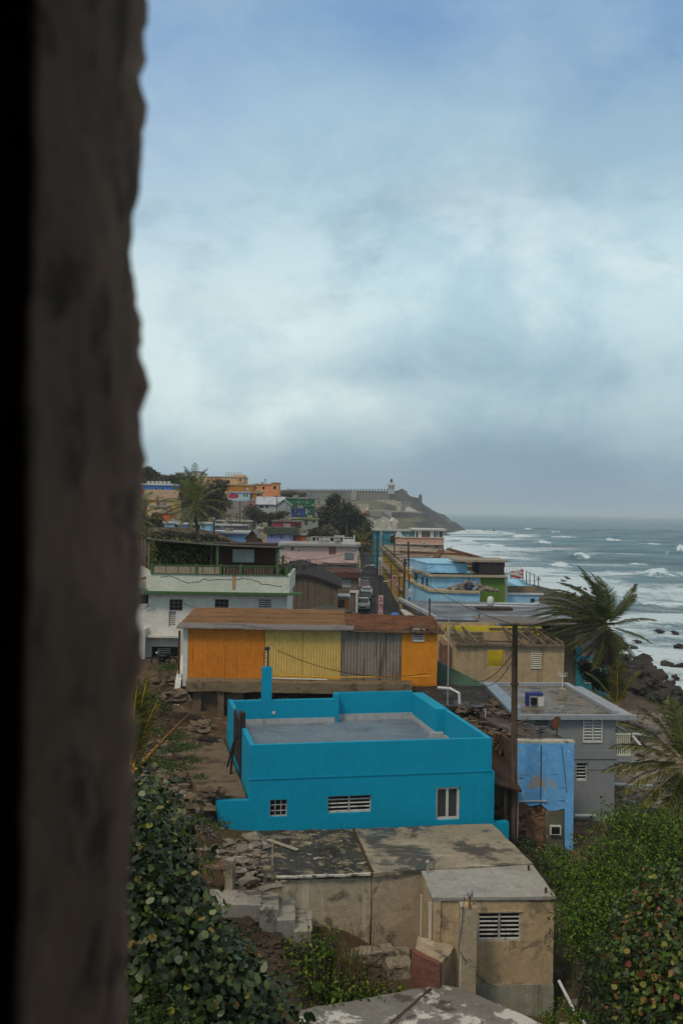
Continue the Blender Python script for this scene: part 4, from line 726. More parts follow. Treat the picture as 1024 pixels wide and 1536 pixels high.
for k in range(6): a_=k*1.05; q.tube([(0,0,1.2),(.25*math.cos(a_),.2*math.sin(a_),1.25),(.3*math.cos(a_),.2*math.sin(a_),1.5)],.016,4)
q.build('aerial',M_white,vm)
# pale blue gutter sheets left of the grey roof
tag(MB().add([(9.1,65.2,11.25),(9.9,65.0,11.25),(10.05,56.7,11.3),(9.5,56.9,11.05),(9.1,65.2,11.1),(9.9,65.0,11.1),(10.05,56.7,11.15),(9.5,56.9,10.9)],[(3,2,1,0),(4,5,6,7),(0,1,5,4),(1,2,6,5),(2,3,7,6),(3,0,4,7)]).build('gutter_sheet',mat('pale blue tin',(.22,.29,.36),[(DIRT,'n',.55,.7,2,.6)],.6,.3)),'pale blue tin gutter along the left edge of the grey house roof','gutter')
for i,(a_,b_,lb) in enumerate([((921,1140),(975,1146),'white pipe on the beach rubble below the white balcony railing'),((920,1176),(978,1179),'white pipe lying low on the rubble beside the grey house wall'),((948,1101),(978,1104),'pale broken beam on the beach rubble near the shore'),((949,1105),(962,1121),'blue white pipe leaning down the beach rubble'),((860,1223),(900,1224),'white pipe along the base of the grey house')]):
    u,v = ray(*a_); d = {0:62,1:60,2:74,3:72,4:56.2}[i]; p0 = P(a_[0],a_[1],d); p1 = P(b_[0],b_[1],d+(1 if i!=3 else -4)); p0.z = max(p0.z,gz(p0.x,p0.y)+.08); p1.z = max(p1.z,gz(p1.x,p1.y)+.08)
    tag(MB().tube([p0,p1],.09,8).build('white_pipe',M_white),lb,'pipe')
# ---- yellow-inside ruin
YR = Bld('roofless_house','roofless tan concrete house with yellow inner walls and broken rafters','ruin',677,845,968,1022,77,8,0,found=1.5)
w_,h_ = YR.w, YR.h; M_tan = mat('stained tan concrete',(.42,.31,.185),[((.15,.11,.07),'s',.47,.7,1.1,.75),((.36,.29,.19),'n',.56,.72,1.1,.5),((.05,.04,.03),'n',.6,.74,1,.7)],.9,.6,8)
ho = [YR.loc(*p) for p in ((731,1000),(755,975))]; q = MB(); t_=.2
q.box(0,0,-1.5,ho[0][0],t_,h_); q.box(ho[1][0],0,-1.5,w_,t_,h_); q.box(ho[0][0],0,-1.5,ho[1][0],t_,ho[0][1]); q.box(ho[0][0],0,ho[1][1],ho[1][0],t_,h_); q.box(w_-t_,t_,-1.5,w_,8,h_); q.box(0,t_,-1.5,t_,8,h_-.3)
rough(q.build('wall',M_tan,YR.e),.5,.03,merge=False)
M_yel = mat('bright yellow paint',(.60,.48,.03),[(DIRT,'n',.6,.75,1.5,.5)],.75,.2,10)
MB().box(t_,7.8,-.5,w_-t_,8,h_+.55).build('inner_wall',M_yel,YR.e); MB().box(t_+.002,3.0,-.5,4.3,3.15,h_-.6).build('partition',M_yel,YR.e)
q = MB(); q.box(.2,-.3,h_-.06,w_-.1,-.02,h_+.12); q.box(w_*.45,7.0,h_+.3,w_*.98,7.2,h_+.5); q.box(w_-.15,0,h_,w_-.02,7.6,h_+.3)
for k in range(9): x = w_*(.12+.1*k); q.add([(x,.2,h_+.02),(x+.16,.2,h_+.02),(x-.3+.16,7.6,h_+.4),(x-.3,7.6,h_+.4),(x,.2,h_+.2),(x+.16,.2,h_+.2),(x-.3+.16,7.6,h_+.58),(x-.3,7.6,h_+.58)],[(3,2,1,0),(4,5,6,7),(0,1,5,4),(1,2,6,5),(2,3,7,6),(3,0,4,7)]) if k not in (2,3,4) else None
for k in range(14): x = random.uniform(0,2.2); y=random.uniform(.3,6); q.box(x,y,h_,x+random.uniform(.3,1.6),y+.12,h_+.1+random.random()*.25)
for k in range(10): x = random.uniform(w_*.55,w_-.5); y=random.uniform(.3,6); q.box(x,y,h_+.15,x+random.uniform(.3,1.2),y+.1,h_+.35)
q.box(2.2,1.6,h_+.0,w_*.6,1.72,h_+.14); rough(q.build('rafters',M_wood,YR.e),.7,.03,merge=False)
a_ = YR.loc(795,1003); b_ = YR.loc(812,977); window(YR.e,a_[0],b_[0],a_[1],b_[1],'slat',yo=-.08,col=mat('cream louvres',(.5,.46,.36),[(DIRT,'n',.5,.7,3,.4)]))
for pa,pb_ in (((725,1001),(729,977)),((756.5,1001),(762,977))):
    a_ = YR.loc(*pa); b_ = YR.loc(*pb_); window(YR.e,a_[0],b_[0],a_[1],b_[1],'grille',yo=-.06,col=M_tan,name='side_light')
a_ = YR.loc(680,1021); q = MB(); q.box(-.7,.3,-1.5,-.05,3,h_-.1); rough(q.build('left_annex',mat('pinkish brown boards',(.2,.1,.065),[(DIRT,'s',.5,.7,2,.7)],.9,.5),YR.e),.4,.05)
q = MB(); q.box(.9,-.1,-.35,w_,-.0,-.15); rough(q.build('string_band',mat('peeling cream band',(.42,.36,.25),[(DIRT,'h',.48,.6,2.5,.9)]),YR.e),.3,.03)
q = MB(); q.box(-.5,-.8,h_-.3,1.4,.0,h_-.22)
# ---- long grey roofed building with puddles
GR = thing('long_flat_building','long building under a broad grey flat roof with shining puddles','building',(6,90,8))
M_pud = mat('wet grey roof',(.115,.115,.125),[((.07,.065,.068),'n',.45,.68,.3,.7),((.50,.53,.56),'h',.545,.585,.30,.85),((.2,.2,.21),'h',.56,.7,.9,.5)],.6,.3,6,wet=(.5,.62,.25))  # pale streaks paint the shine of the puddles into the roof colour
x0,x1 = P(652,930,90).x, P(868,930,90).x; xl = P(596,904,108).x; zr = PZ(930,90,700)-8
q = MB(); poly = [(x0-6,0),(x1-6,0),(x1-6+.5,18),(xl-6+.2,19)]; q.prism(poly,zr-.25,zr); rough(q.build('roof',M_pud,GR),1.5,.03,.4)
q = MB(); q.prism([(x0-5.8,.4),(x1-6.2,.4),(x1-6,17.6),(xl-5.4,18.6)],-3,zr-.252); q.build('wall',mat('brown stained wall',(.19,.15,.10),[((.07,.055,.04),'n',.5,.66,.8,.8),((.3,.26,.19),'s',.56,.7,1,.5)],.9,.5,8),GR)
q = MB(); q.add([(x0-6.05,-.05,zr+.0),(x0-5.75,-.05,zr+.0),(xl-5.6,19,zr+.0),(xl-5.95,19,zr),(x0-6.05,-.05,zr+.3),(x0-5.75,-.05,zr+.3),(xl-5.6,19,zr+.3),(xl-5.95,19,zr+.3)],[(3,2,1,0),(4,5,6,7),(0,1,5,4),(1,2,6,5),(2,3,7,6),(3,0,4,7)]); q.build('side_kerb',mat('pale kerb',(.36,.38,.38),[(DIRT,'n',.5,.7,2,.6)]),GR)
def gw_(px0,py0,px1,py1,kind,**kw):
    a_ = P(px0,py1,90.4); b_ = P(px1,py0,90.4); window(GR,a_.x-6,b_.x-6,a_.z-8,b_.z-8,kind,yo=.3,**kw)
M_tealsh = mat('teal shutters',(.04,.26,.32),[(DIRT,'s',.5,.7,3,.5)])
gw_(670,936,683,947,'panel',col=M_tan); gw_(746,934,764,948,'panel',col=M_tealsh); gw_(779,936,790,949,'panel',col=M_tealsh); gw_(790.5,936,801,949,'panel',col=M_tealsh,mull=2); gw_(811,934,826,948,'dark')
q = MB(); q.box(x1-6-9,-2.6,zr-.1,x1-6-.5,3,zr+.05); rough(q.build('canopy_roof',mat('grey brown sheet',(.16,.14,.12),[(DIRT,'h',.5,.65,1.5,.6)]),GR),.8,.03)
q = MB(); q.box(x1-6-.2,.2,-2,x1-6+2.6,.4,1.5); q.box(x1-6-.2,.2,1.5,x1-6+.3,.4,2.4); o = q.build('side_annex',M_tealsh,GR); window(GR,x1-6+.6,x1-6+2.2,-.9,1.2,'slat',yo=.1,col=M_alu)
tag(MB(Matrix.Translation((P(735,905,103).x,103,8+zr))).lathe([(.32,0),(.34,.5),(.30,.95),(.1,1.05)],12).build('water_tank',M_white,smooth=True),'small white water drum on the grey puddled roof','tank')
q = MB(); q.box(0,0,0,5,2.2,.3); rough(tag(MB(Matrix.Translation((P(716,912,99).x,99,8+zr))).box(0,0,0,3.4,1.8,.25).build('roof_hatch',M_brown),'low dark hatch beside the white drum on the puddled roof','hatch'),.5,.03)
tag(MB().tube([(P(644,930,91).x,91,11),(P(644,905,91).x,91,14.3)],.09,6).build('roof_post',M_pole),'dark post at the front corner of the puddled roof','post')
tag(MB().tube([(P(718,930,91).x,91,12.4),(P(718,921,91).x,91,13.0)],.06,6).build('roof_post',M_pole),'short dark stub post on the front edge of the puddled roof','post')
# blue tarp
q = MB(); c = P(740,943,87)
for k in range(9): q.lump((c.x-1.0+k*.24,c.y+random.uniform(-.2,.3),c.z+.05+.12*math.sin(k*1.3)-(.012*k)),(.34,.45,.28-.012*k),k+3,2,.7,1.4)
tag(q.build('blue_tarp',mat('blue tarpaulin',(.01,.16,.55),rough_=.4,bump=.5,bscale=4),smooth=True),'crumpled bright blue tarpaulin behind the roofless house','tarpaulin')
MB_w = MB(); c = P(740,950,84); rough(tag(MB().box(c.x-4,84,6,c.x+3.5,84.3,c.z+.1).build('back_yard_wall',M_tan),'tan yard wall carrying the blue tarpaulin','wall'),.6,.06)
rough(tag(MB().box(P(690,960,86).x-2.2,85,8,P(690,960,86).x+3,85.3,PZ(934,85,690)).build('yard_wall',M_tan),'patched tan wall below the left end of the puddled roof','wall'),.6,.05)
# small rust and white roofs at the street corner behind the tin house
q = MB(); a1=P(594,905,110); tag(MB().prism([(P(588,915,112).x,108),(P(616,915,104).x,104),(P(628,925,98).x,98),(P(592,925,98).x,99)],9.6,[10.4,10.6,10.8,10.2]).build('rusty_roof',mat('dark red tin roof',(.13,.035,.02),[(DIRT,'n',.5,.7,1,.5)])),'small dark red tin roof beside the street corner','roof')
tag(MB().prism([(P(573,912,110).x,108),(P(590,905,112).x,112),(P(598,907,112).x,111),(P(590,915,108).x,106)],10.2,[10.5,11.0,11.0,10.6]).build('blue_awning',mat('blue awning cloth',(.02,.14,.5),rough_=.5)),'bright blue awning at the end of the street','awning')
q = MB(); q.add([(P(600,905,106).x,106,11.9),(P(606,905,106).x,106,11.9),(P(650,925,96).x,96,11.5),(P(630,928,94).x,94,11.2),(P(600,905,106).x,106,11.75),(P(606,905,106).x,106,11.75),(P(650,925,96).x,96,11.35),(P(630,928,94).x,94,11.05)],[(3,2,1,0),(4,5,6,7),(0,1,5,4),(1,2,6,5),(2,3,7,6),(3,0,4,7)]); tag(q.build('white_awning',M_white),'slanting white awning along the side of the puddled roof','awning')
# ================================================================== MIDDLE DISTANCE
M_wh = paint('chalky white wall','cfccc4',.4,extra=[((.09,.08,.07),'n',.66,.74,2.2,.6)])
M_whg = paint('greenish white wall','c9ccbd',.25)
M_grn = mat('green trim paint',(.06,.13,.045),[(DIRT,'n',.55,.7,2,.5)],.7,.2)
WH = Bld('white_house','two storey chalky white house with green trim and a shack on its terrace','house',186,429,889,1001,76,9,0,found=2)
M_bar=mat('grey brown bars',(.22,.19,.16)); WH.win(254,899,274,916,'grille',col=M_bar); WH.win(322,899,343,916,'grille',col=M_bar); WH.win(387,899,407,917,'slat',col=M_white); WH.win(253,917,264,940,'slat',col=M_white,mull=2)
WH.win(226,970,268,1004,'dark',col=M_white,name='garage_opening')
WH.walls(M_wh)
w_,h_ = WH.w,WH.h; zz = PZ(862,75.4,330)-WH.A.z; xl = WH.loc(222,870)[0]
q = MB(); q.box(xl,-.6,h_+.12,w_+.2,-.4,zz); q.box(xl,-.4,h_+.12,xl+.2,8.8,zz); q.box(w_,-.4,h_+.12,w_+.2,8.8,zz); WH.part('terrace_wall',q,M_whg)
q = MB(); q.box(xl-.1,-.85,h_-.05,w_+1.1,0,h_+.118); WH.part('green_ledge',q,M_grn); WH.part('terrace_floor',MB().box(-3,-.39,h_+.02,w_+.19,9,h_+.3),M_conc)
q = MB(); a_=WH.loc(200,855); q.box(-2,-.5,h_+.3,xl-.9,-.3,zz+.1); q.add([(xl-.9,-.55,zz+.9),(xl+.6,-.55,zz),(xl-.9,-.55,zz-.5),(xl-.9,-.35,zz+.9),(xl+.6,-.35,zz),(xl-.9,-.35,zz-.5)],[(0,2,1),(3,4,5),(0,1,4,3),(1,2,5,4),(2,0,3,5)]); WH.part('stair_wall',q,M_whg)
a_ = WH.loc(236,1003); b_ = WH.loc(255,973); window(WH.e,a_[0],b_[0],a_[1],b_[1],'slat',yo=.1,col=mat('grey roller door',(.3,.3,.27),bump=0),name='roller_door')
q = MB(); x=WH.loc(222,980)[0]; q.box(x-.3,-1.2,-1,x,0,3.0); q.box(x-.3,-.9,2.35,x+4.2,0,2.5); WH.part('porch_frame',q,M_wh)
WH.part('blue_fascia',MB().box(x+2.3,-.95,2.1,x+4,-.9,2.34),mat('blue fascia',(.04,.12,.3),bump=0))
q = MB(); c0 = WH.loc(228,900)
def crack(x,z,n,sx,sz,mb,y=-.008,w=.02):
    p=(x,z)
    for k in range(n):
        p2=(p[0]+random.gauss(sx,.1),p[1]+random.gauss(sz,.08)); d=Vector((p2[0]-p[0],0,p2[1]-p[1])); nn=Vector((-d.z,0,d.x)).normalized()*w
        mb.quad((p[0]-nn.x,y,p[1]-nn.z),(p2[0]-nn.x,y,p2[1]-nn.z),(p2[0]+nn.x,y,p2[1]+nn.z),(p[0]+nn.x,y,p[1]+nn.z)); p=p2
for k in range(5): crack(c0[0]-.7+random.random()*1.0,c0[1]-.8+random.random()*.6,6,random.choice([-.06,.08]),-.05,q,w=.009)
WH.part('wall_cracks',q,M_brown)
q = MB(); crack(xl+1,zz-.25,34,.28,0,q,-.608,.022); WH.part('parapet_crack',q,M_brown)
MB().box(WH.loc(352,880)[0]-.15,-.612,zz-1.1,WH.loc(352,880)[0]+.15,-.602,zz).build('rust_stain',mat('rust run',(.4,.25,.12),[((.6,.6,.55),'s',.45,.6,4,.9)],bump=0),WH.e)
q = MB(); 
for k in range(12): q.lump((WH.loc(216,885)[0]+.05*k-.3+random.gauss(0,.06),-.8,WH.loc(216,885)[1]+random.gauss(0,.1)),(.22,.14,.16),k,1,.7)
WH.part('hanging_bundle',q,mat('faded green cloth',(.12,.17,.13)))
WH.part('left_recess_shade',MB().box(WH.loc(208,893)[0],-.03,WH.loc(208,905)[1],WH.loc(223,893)[0],.1,WH.loc(208,892)[1]),M_dark)  # black box painted in for the shade of the left recess
# terrace railings: green posts with slats
tz = WH.A.z+zz; y_ = 75.35
rl = thing('terrace_railing','green framed railing with grey slats along the white terrace parapet','railing',(P(228,862,y_).x,y_,tz)); L_ = P(430,862,y_).x-P(228,862,y_).x
q = MB(); q.box(0,-.04,.62,L_*.93,.04,.70); q.box(0,-.04,.0,L_,.04,.06)
for f in (0,.33,.51,.66,.93,1): q.box(L_*f-.09,-.06,0,L_*f+.09,.06,.78 if f<1 else .62)
q.build('rail',M_grn,rl); q = MB(); x = .15
while x < L_*.5: q.box(x,.0,.06,x+.85,.03,.58); x += .9
q.build('panel',mat('pale patterned panel',(.3,.25,.19),[((.35,.12,.05),'n',.58,.68,1.5,.8)]),rl); q = MB(); x = L_*.5
while x < L_*.9: q.box(x,.0,.06,x+.12,.03,.62); x += .2
q.build('slats',M_wood,rl)
# shack on the terrace
sk = thing('wooden_shack','dark wooden shack with a pale shuttered window under a long sagging porch roof','shack',(P(230,862,78).x,77,tz-.2)); sx = P(230,860,78).x; S = lambda px,py,d=78: (P(px,py,d).x-sx, P(px,py,d).z-tz+.2)
x0,_ = S(314,850); x1,_ = S(411,850); zt = S(360,816)[1]
MB().box(x0,2,0,x1,5.5,zt).build('wall',M_brown,sk); q = MB()
for k in range(8): q.box(x0,1.96,zt*k/8+.03,x1,1.995,zt*(k+1)/8-.02)
q.build('planks',M_brown,sk); a_=S(347,844); b_=S(380,825); window(sk,a_[0],b_[0],a_[1],b_[1],'panel',yo=1.85,col=mat('pale blue shutter',(.42,.5,.5),[(DIRT,'s',.55,.7,3,.5)]),mull=2,fw=.04)
rl_,rr_ = S(221,806,77),S(421,819,77); q = MB(); n=8; 
top = [(rl_[0]+(rr_[0]-rl_[0])*i/n, rl_[1]+(rr_[1]-rl_[1])*i/n-.12*math.sin(math.pi*i/n)) for i in range(n+1)]
for i in range(n):
    (xa,za),(xb,zb)=top[i],top[i+1]; q.add([(xa,-.6,za),(xb,-.6,zb),(xb,6,zb-.35),(xa,6,za-.35),(xa,-.6,za-.12),(xb,-.6,zb-.12),(xb,6,zb-.47),(xa,6,za-.47)],[(0,1,2,3),(7,6,5,4),(0,4,5,1),(1,5,6,2),(2,6,7,3),(3,7,4,0)])
q.build('roof',mat('grey green tin roof',(.14,.13,.115),[((.05,.09,.06),'n',.5,.6,.3,.7),(RUST,'h',.55,.7,1.2,.5)]),sk)
MB().box(rl_[0]+.3,-.5,rl_[1]-.38,rr_[0]-.3,-.42,rl_[1]-.16).build('beam',M_brown,sk) if False else None
for px,m_ in ((329,M_grn),(418,M_grn),(228,M_wood),(218,M_wood),(222,M_wood),(315,M_wood)):
    x,_ = S(px,850); zt_ = rl_[1]+(rr_[1]-rl_[1])*(x-rl_[0])/(rr_[0]-rl_[0]); MB().box(x-.09,-.35 if px!=315 else 1.8,-.2,x+.09,-.2 if px!=315 else 1.95,zt_-.15).build('post',m_,sk)
# vine wall under the porch
c1=P(270,833,79.5); crown_o = crown('vine_hedge',[(P(px,833,79.8).x,79.8,P(px,834,79.8).z,1.3,.5,1.15) for px in range(212,318,11)],5200,.13,L_vine,jit=.6,gap=.15,shell=.4,up=.2); tag(crown_o,'leafy green vine screen filling the left side of the terrace porch','hedge')
tag(MB().box(P(212,833,80).x,80.2,tz-.2,P(316,833,80).x,80.3,tz+2.1).build('trellis',mat('brown trellis',(.04,.035,.02))),'dark trellis board behind the leafy vine screen','trellis')
# motorcycle
mc = thing('motorcycle','dark motorcycle parked in the garage of the white house','motorcycle',(P(246,997,73).x,73,gz(P(246,997,73).x,73)+.05)); 
mz = P(246,998,73).z; mc.location.z = mz
for i,x in enumerate((-.62,.65)):
    t_ = MB(Matrix.Translation((x,0,.31))@Matrix.Rotation(R(90),4,'X')); pr=[(.31*1, -.05),(.31,.05),(.235,.05),(.235,-.05)]; n=20; vs=[];fs=[]
    for k in range(n):
        a=2*math.pi*k/n; vs+=[(r*math.cos(a),r*math.sin(a),z) for r,z in pr]
    for k in range(n):
        for j in range(4): fs.append((k*4+j,k*4+(j+1)%4,((k+1)%n)*4+(j+1)%4,((k+1)%n)*4+j))
    t_.add(vs,fs); wo=t_.build('wheel',M_black,mc,smooth=True); r_=MB(Matrix.Translation((x,0,.31))@Matrix.Rotation(R(90),4,'X'))
    for k in range(6): a=k*math.pi/3; r_.tube([(0,0,0),(.24*math.cos(a),.24*math.sin(a),0)],.015,4)
    r_.build('rim',M_steel,wo)
q = MB(); q.lump((0,0,.62),(.45,.16,.2),1,2,.2); q.lump((-.1,0,.4),(.25,.15,.17),2,2,.2); q.tube([(-.62,0,.31),(-.45,0,.85),(-.4,0,1.0)],.04,6); q.build('body',mat('black motorcycle body',(.01,.01,.012),rough_=.3,bump=0),mc,smooth=True)
MB().lump((.3,0,.82),(.42,.14,.08),3,2,.15).build('seat',M_black,mc,smooth=True); MB().tube([(-.4,-.35,1.02),(-.4,0,1.0),(-.4,.35,1.02)],.02,6).build('handlebar',M_steel,mc); MB().lump((-.52,0,.88),(.09,.09,.09),4,2,.1).build('headlight',M_alu,mc,smooth=True)
pz_=gz(P(246,997,72).x,72)
rough(tag(MB().prism([(-15.4,69.5),(-9.9,69.5),(-9.8,76),(-15.4,76)],9,mz-.01).build('driveway_slab',M_conc),'pale concrete parking slab in front of the white garage','slab'),.8,.02)
# white ramp wall stepping down left of the tin house
tag(MB().add([(-9.75,70,9),(-9.75,70,13.2),(-9.75,66.5,13.2),(-9.7,63.0,11.4),(-9.7,62.2,10.0),(-9.7,62.2,8.5),(-10.1,70,9),(-10.1,70,13.2),(-10.1,66.5,13.2),(-10.05,63,11.4),(-10.05,62.2,10),(-10.05,62.2,8.5)],[(0,1,2,3,4,5),(11,10,9,8,7,6),(1,7,8,2),(2,8,9,3),(3,9,10,4),(4,10,11,5),(0,6,7,1)]).build('ramp_wall',M_wh),'white ramp wall sloping down at the left end of the tin house','wall')
wire(WH.loc and (WH.A.x+WH.loc(275,905)[0],75.9,PZ(905,76,275)),(P(420,922,68).x,68,PZ(922,68,420)),.5,'thin black cable from the barred windows of the white house to the tin roof',.015)
# ---- barrel roofed shed
BS = Bld('barrel_roof_shed','weathered grey board shed under a curved black roof','shed',429,506,873,918,104,9,0,found=3)
w_,h_ = BS.w,BS.h; n=10; arc=[(w_*i/n, h_+.0+[.17,.35,.5,.54,.5,.38,.22,.05,-.12,-.3,-.5][i]) for i in range(n+1)]
q=MB(); q.add([(0,0,-3)]+[(x,0,z) for x,z in arc]+[(w_,0,-3)]+[(0,9,-3)]+[(x,9,z) for x,z in arc]+[(w_,9,-3)],[tuple(range(n+3)),tuple(range(2*(n+3)-1,n+2,-1)),(0,n+3,n+4,1),(n+1,n+2+n+2+0,2*n+5,n+2)][:3]+[(n+1,2*n+4,2*n+5,n+2)]); BS.part('wall',q,mat('grey brown boards',(.14,.105,.075),[((.06,.045,.03),'s',.45,.65,2.5,.85),((.24,.2,.15),'s',.55,.72,4,.5)],.85,.3,18))
q=MB()
for i in range(n):
    (xa,za),(xb,zb)=arc[i],arc[i+1]; e0=-.2 if i==0 else 0; e1=.4 if i==n-1 else 0; q.add([(xa+e0,-.35,za+.02),(xb+e1,-.35,zb+.02-e1*.5),(xb+e1,9.2,zb+1.1-.09*i-e1*.5),(xa+e0,9.2,za+1.19-.09*i),(xa+e0,-.35,za+.3),(xb+e1,-.35,zb+.3-e1*.5),(xb+e1,9.2,zb+1.38-.09*i-e1*.5),(xa+e0,9.2,za+1.47-.09*i)],[(3,2,1,0),(4,5,6,7),(0,1,5,4),(1,2,6,5),(2,3,7,6),(3,0,4,7)])
BS.part('roof',q,mat('black barrel roof',(.026,.02,.021),[((.06,.04,.035),'n',.55,.7,.8,.5)],.8,.4))
# green sagging roofs in front of it
gr = MB(); g = lambda px,py,d: tuple(P(px,py,d))
for quad_ in ([(453,916,92),(489,906,96),(503,916,92)],[(489,906,96),(528,918,94),(503,918,92)],[(514,911,98),(541,921,97),(500,921,92)]):
    pts=[g(*a) for a in quad_]; gr.add(pts+[(x,y,z-.15) for x,y,z in pts],[(0,1,2),(5,4,3),(0,3,4,1),(1,4,5,2),(2,5,3,0)])
tag(gr.build('green_roof',mat('dull green tin roof',(.05,.06,.045),[(DIRT,'n',.5,.7,.6,.7)])),'low dull green tin roof peeking over the brown felted roof','roof')
# ---- pink house and brown lower house by the street
M_pink = paint('pale pink plaster','c3aaa4',.35); M_brn = paint('taupe wall','6b5e55',.4)
M_rustledge = mat('rust brown ledge',(.11,.05,.04),[(DIRT,'h',.5,.7,1.2,.7)])
PK = Bld('pink_house','long pale pink house with white roof terrace walls left of the street','house',420,535,819,858,138,10,0,found=3)
PK.win(436,820.5,441,826,'glass',col=M_white); PK.win(493,820,504,832,'panel',col=mat('rose brown shutter',(.3,.17,.13))); PK.win(516,819.5,531,839,'dark',col=M_white); PK.walls(M_pink); w_,h_=PK.w,PK.h
MB().box(PK.loc(516.5,839)[0],-.06,PK.loc(516,839)[1],PK.loc(530.5,839)[0],-.01,PK.loc(516,829.5)[1]).build('balcony_panel',mat('grey blue panel',(.16,.2,.22)),PK.e)
PK.flat(mat('white grey roof edge',(.33,.33,.33),[(DIRT,'h',.5,.65,1,.8)]),.5,.3)
q=MB(); xa=PK.loc(514,815)[0]; xb=PK.loc(532,815)[0]; q.box(xa,0,h_+.3,xb,.2,h_+1.0); q.box(xa,0,h_+1.0,xa+.2,.2,h_+1.5); q.box(xb-.2,0,h_+1.0,xb,.2,h_+1.5); q.box(xa-1.2,0,h_+1.3,xa,.2,h_+1.45); PK.part('terrace_wall',q,M_white)
q=MB(); xc_=PK.loc(466,815)[0]
for k in range(9): x=xc_+k*.62; q.box(x,.5,h_+.3,x+.1,.6,h_+1.2)
q.box(xc_,.5,h_+1.15,xc_+5.6,.6,h_+1.25); q.box(xc_+1,.9,h_+.3,xc_+2.6,2,h_+1.0); q.box(xc_+3.2,.9,h_+.3,xc_+4.0,2,h_+.9); PK.part('roof_railing',q,M_alu)
PK.part('lower_ledge',MB().box(-.3,-.6,1.1,w_+.3,0,1.35),mat('pink ledge',(.42,.3,.28),[(DIRT,'h',.45,.65,1,.8)]))
BR = Bld('taupe_house','taupe walled house with a rust brown roof edge below the pink house','house',428,536,866,914,128,9,0,found=3)
BR.win(508.5,861 if False else 869,526,880,'slat',col=M_white); BR.win(515,887 if False else 900,521,908,'glass',col=M_white); BR.walls(M_brn); w_,h_=BR.w,BR.h
q=MB(); q.box(-.5,-.5,h_+.003,w_+.4,9,h_+.7); BR.part('roof_edge',q,M_rustledge); q=MB(); q.box(w_*.35,-.3,h_-.12,w_,-.0,h_-.03); q.box(BR.loc(521,884)[0],-1.1,-.4,BR.loc(536,884)[0]+.15,0,BR.loc(521,883)[1]); BR.part('white_band',MB().box(BR.loc(524,884)[0],-1.2,BR.loc(524,888)[1],BR.loc(535,884)[0]+.2,-.0,BR.loc(524,885.5)[1]),M_white)
q=MB(); q.box(BR.loc(533,900)[0],-1.2,-1,BR.loc(535,900)[0]+.1,-.02,BR.loc(533,888)[1]); BR.part('white_post',q,M_white); BR.part('porch_wall',MB().box(BR.loc(523,900)[0],-1.0,-1,BR.loc(532,900)[0],-.02,BR.loc(523,888)[1]),M_brn)
SG = Bld('corner_shed','small grey and orange lean-to shed in front of the taupe house','shed',504,522,896,914,112,3,0,found=3); SG.walls(mat('grey block wall',(.25,.24,.21),[(DIRT,'n',.5,.7,1.5,.5)])); SG.flat(M_alu,.2,.15); SG.part('orange_side',MB().box(SG.loc(517,900)[0],-.05,-2,SG.loc(522,900)[0]+.05,-.0,SG.h-.1),mat('salmon orange paint',(.5,.17,.06))); window(SG.e,SG.loc(508,912)[0],SG.loc(516,912)[0],-.3,SG.loc(508,900)[1],'slat',yo=-.1,col=M_wood)
tree('bare_shrub','straggly half bare shrub on the ledge left of the barrel roofed shed',(P(420,862,92).x,92,14.5),2,[(P(438,845,92).x,92,P(438,848,92).z,2.2,1,1.1),(P(458,846,92).x,92,P(458,850,92).z,1.4,.8,.6)],260,.14,L_olive,cat='shrub',tr=.06,shell=.9,gap=.1)
tree('green_shrub','small bright green shrub beside the green corner post of the terrace',(P(425,880,80).x,80,15.5),2,[(P(424,856,80).x,80,P(424,856,80).z,.55,.5,1.0)],500,.11,L_green,cat='shrub',tr=.05,shell=.9,gap=.1)
# ---- light blue house on the right of the street
M_lb = paint('light blue paint','8fc3e6',.3); M_lb = mat('light blue paint wall',(.30,.55,.74),[((.5,.6,.62),'n',.6,.72,1.2,.4),(DIRT,'s',.6,.8,1.5,.4)],.7,.2)
LBo=(10.9,122.,7.5); LB = thing('light_blue_house','light blue house with stained ledges and a dark brown upper panel facing the sea side','house',LBo)
c0=P(648,865,122); zl=PZ(865,122,680)-7.5; zt=PZ(845,126,640)-7.5; xe=P(720,863,122).x-10.9; xf=P(757,863,122).x-10.9
poly=[(0,0),(xe,0),(xe,16),(-2.2,16)]
MB().prism(poly,-3,zl).build('lower_wall',M_lb,LB); MB().prism([(-.4,-.5),(xf+.1,-.5),(xf+.1,0.1),(.05,.1),(-2.1,16),(-2.7,16)],zl+.003,zl+.25).build('ledge',mat('tan stained ledge',(.4,.33,.22),[(DIRT,'h',.5,.65,.8,.8)]),LB)
MB().prism([(-.3,3),(xe-1.2,3),(xe-1.2,15.5),(-2.0,15.5)],zl+.253,zt).build('upper_wall',M_lb,LB)
MB().prism([(-.35,2.9),(xe-1.1,2.9),(xe-1.1,15.6),(-2.1,15.6)],zt+.003,zt+.12).build('roof',M_lb,LB)
def lw(px0,py0,px1,py1,kind,yo=0,d=122,**kw): a_=P(px0,py1,d); b_=P(px1,py0,d); window(LB,a_.x-10.9,b_.x-10.9,a_.z-7.5,b_.z-7.5,kind,yo=yo-.08,**kw)
lw(703,865,710,879,'panel',col=M_brown); lw(655,868,668,880,'panel',col=mat('light blue shutter',(.28,.52,.68))); lw(693,866,702,881,'panel',col=mat('light blue shutter',(.28,.52,.68)))
for k,yy in enumerate((2.2,4.6)): window(LB,0,1.0,zl-2.1,zl-.4,'dark',col=M_brown,T=Matrix.Translation((-.15*yy-.02,yy+1,0))@Matrix.Rotation(R(-97),4,'Z'),yo=-.08)
MB().box(xe+.003,.1,zl-3.4,xf,8,zl-.003).build('green_wall',mat('grass green wall',(.11,.19,.03),[((.06,.1,.02),'n',.5,.7,1.5,.5)]),LB)
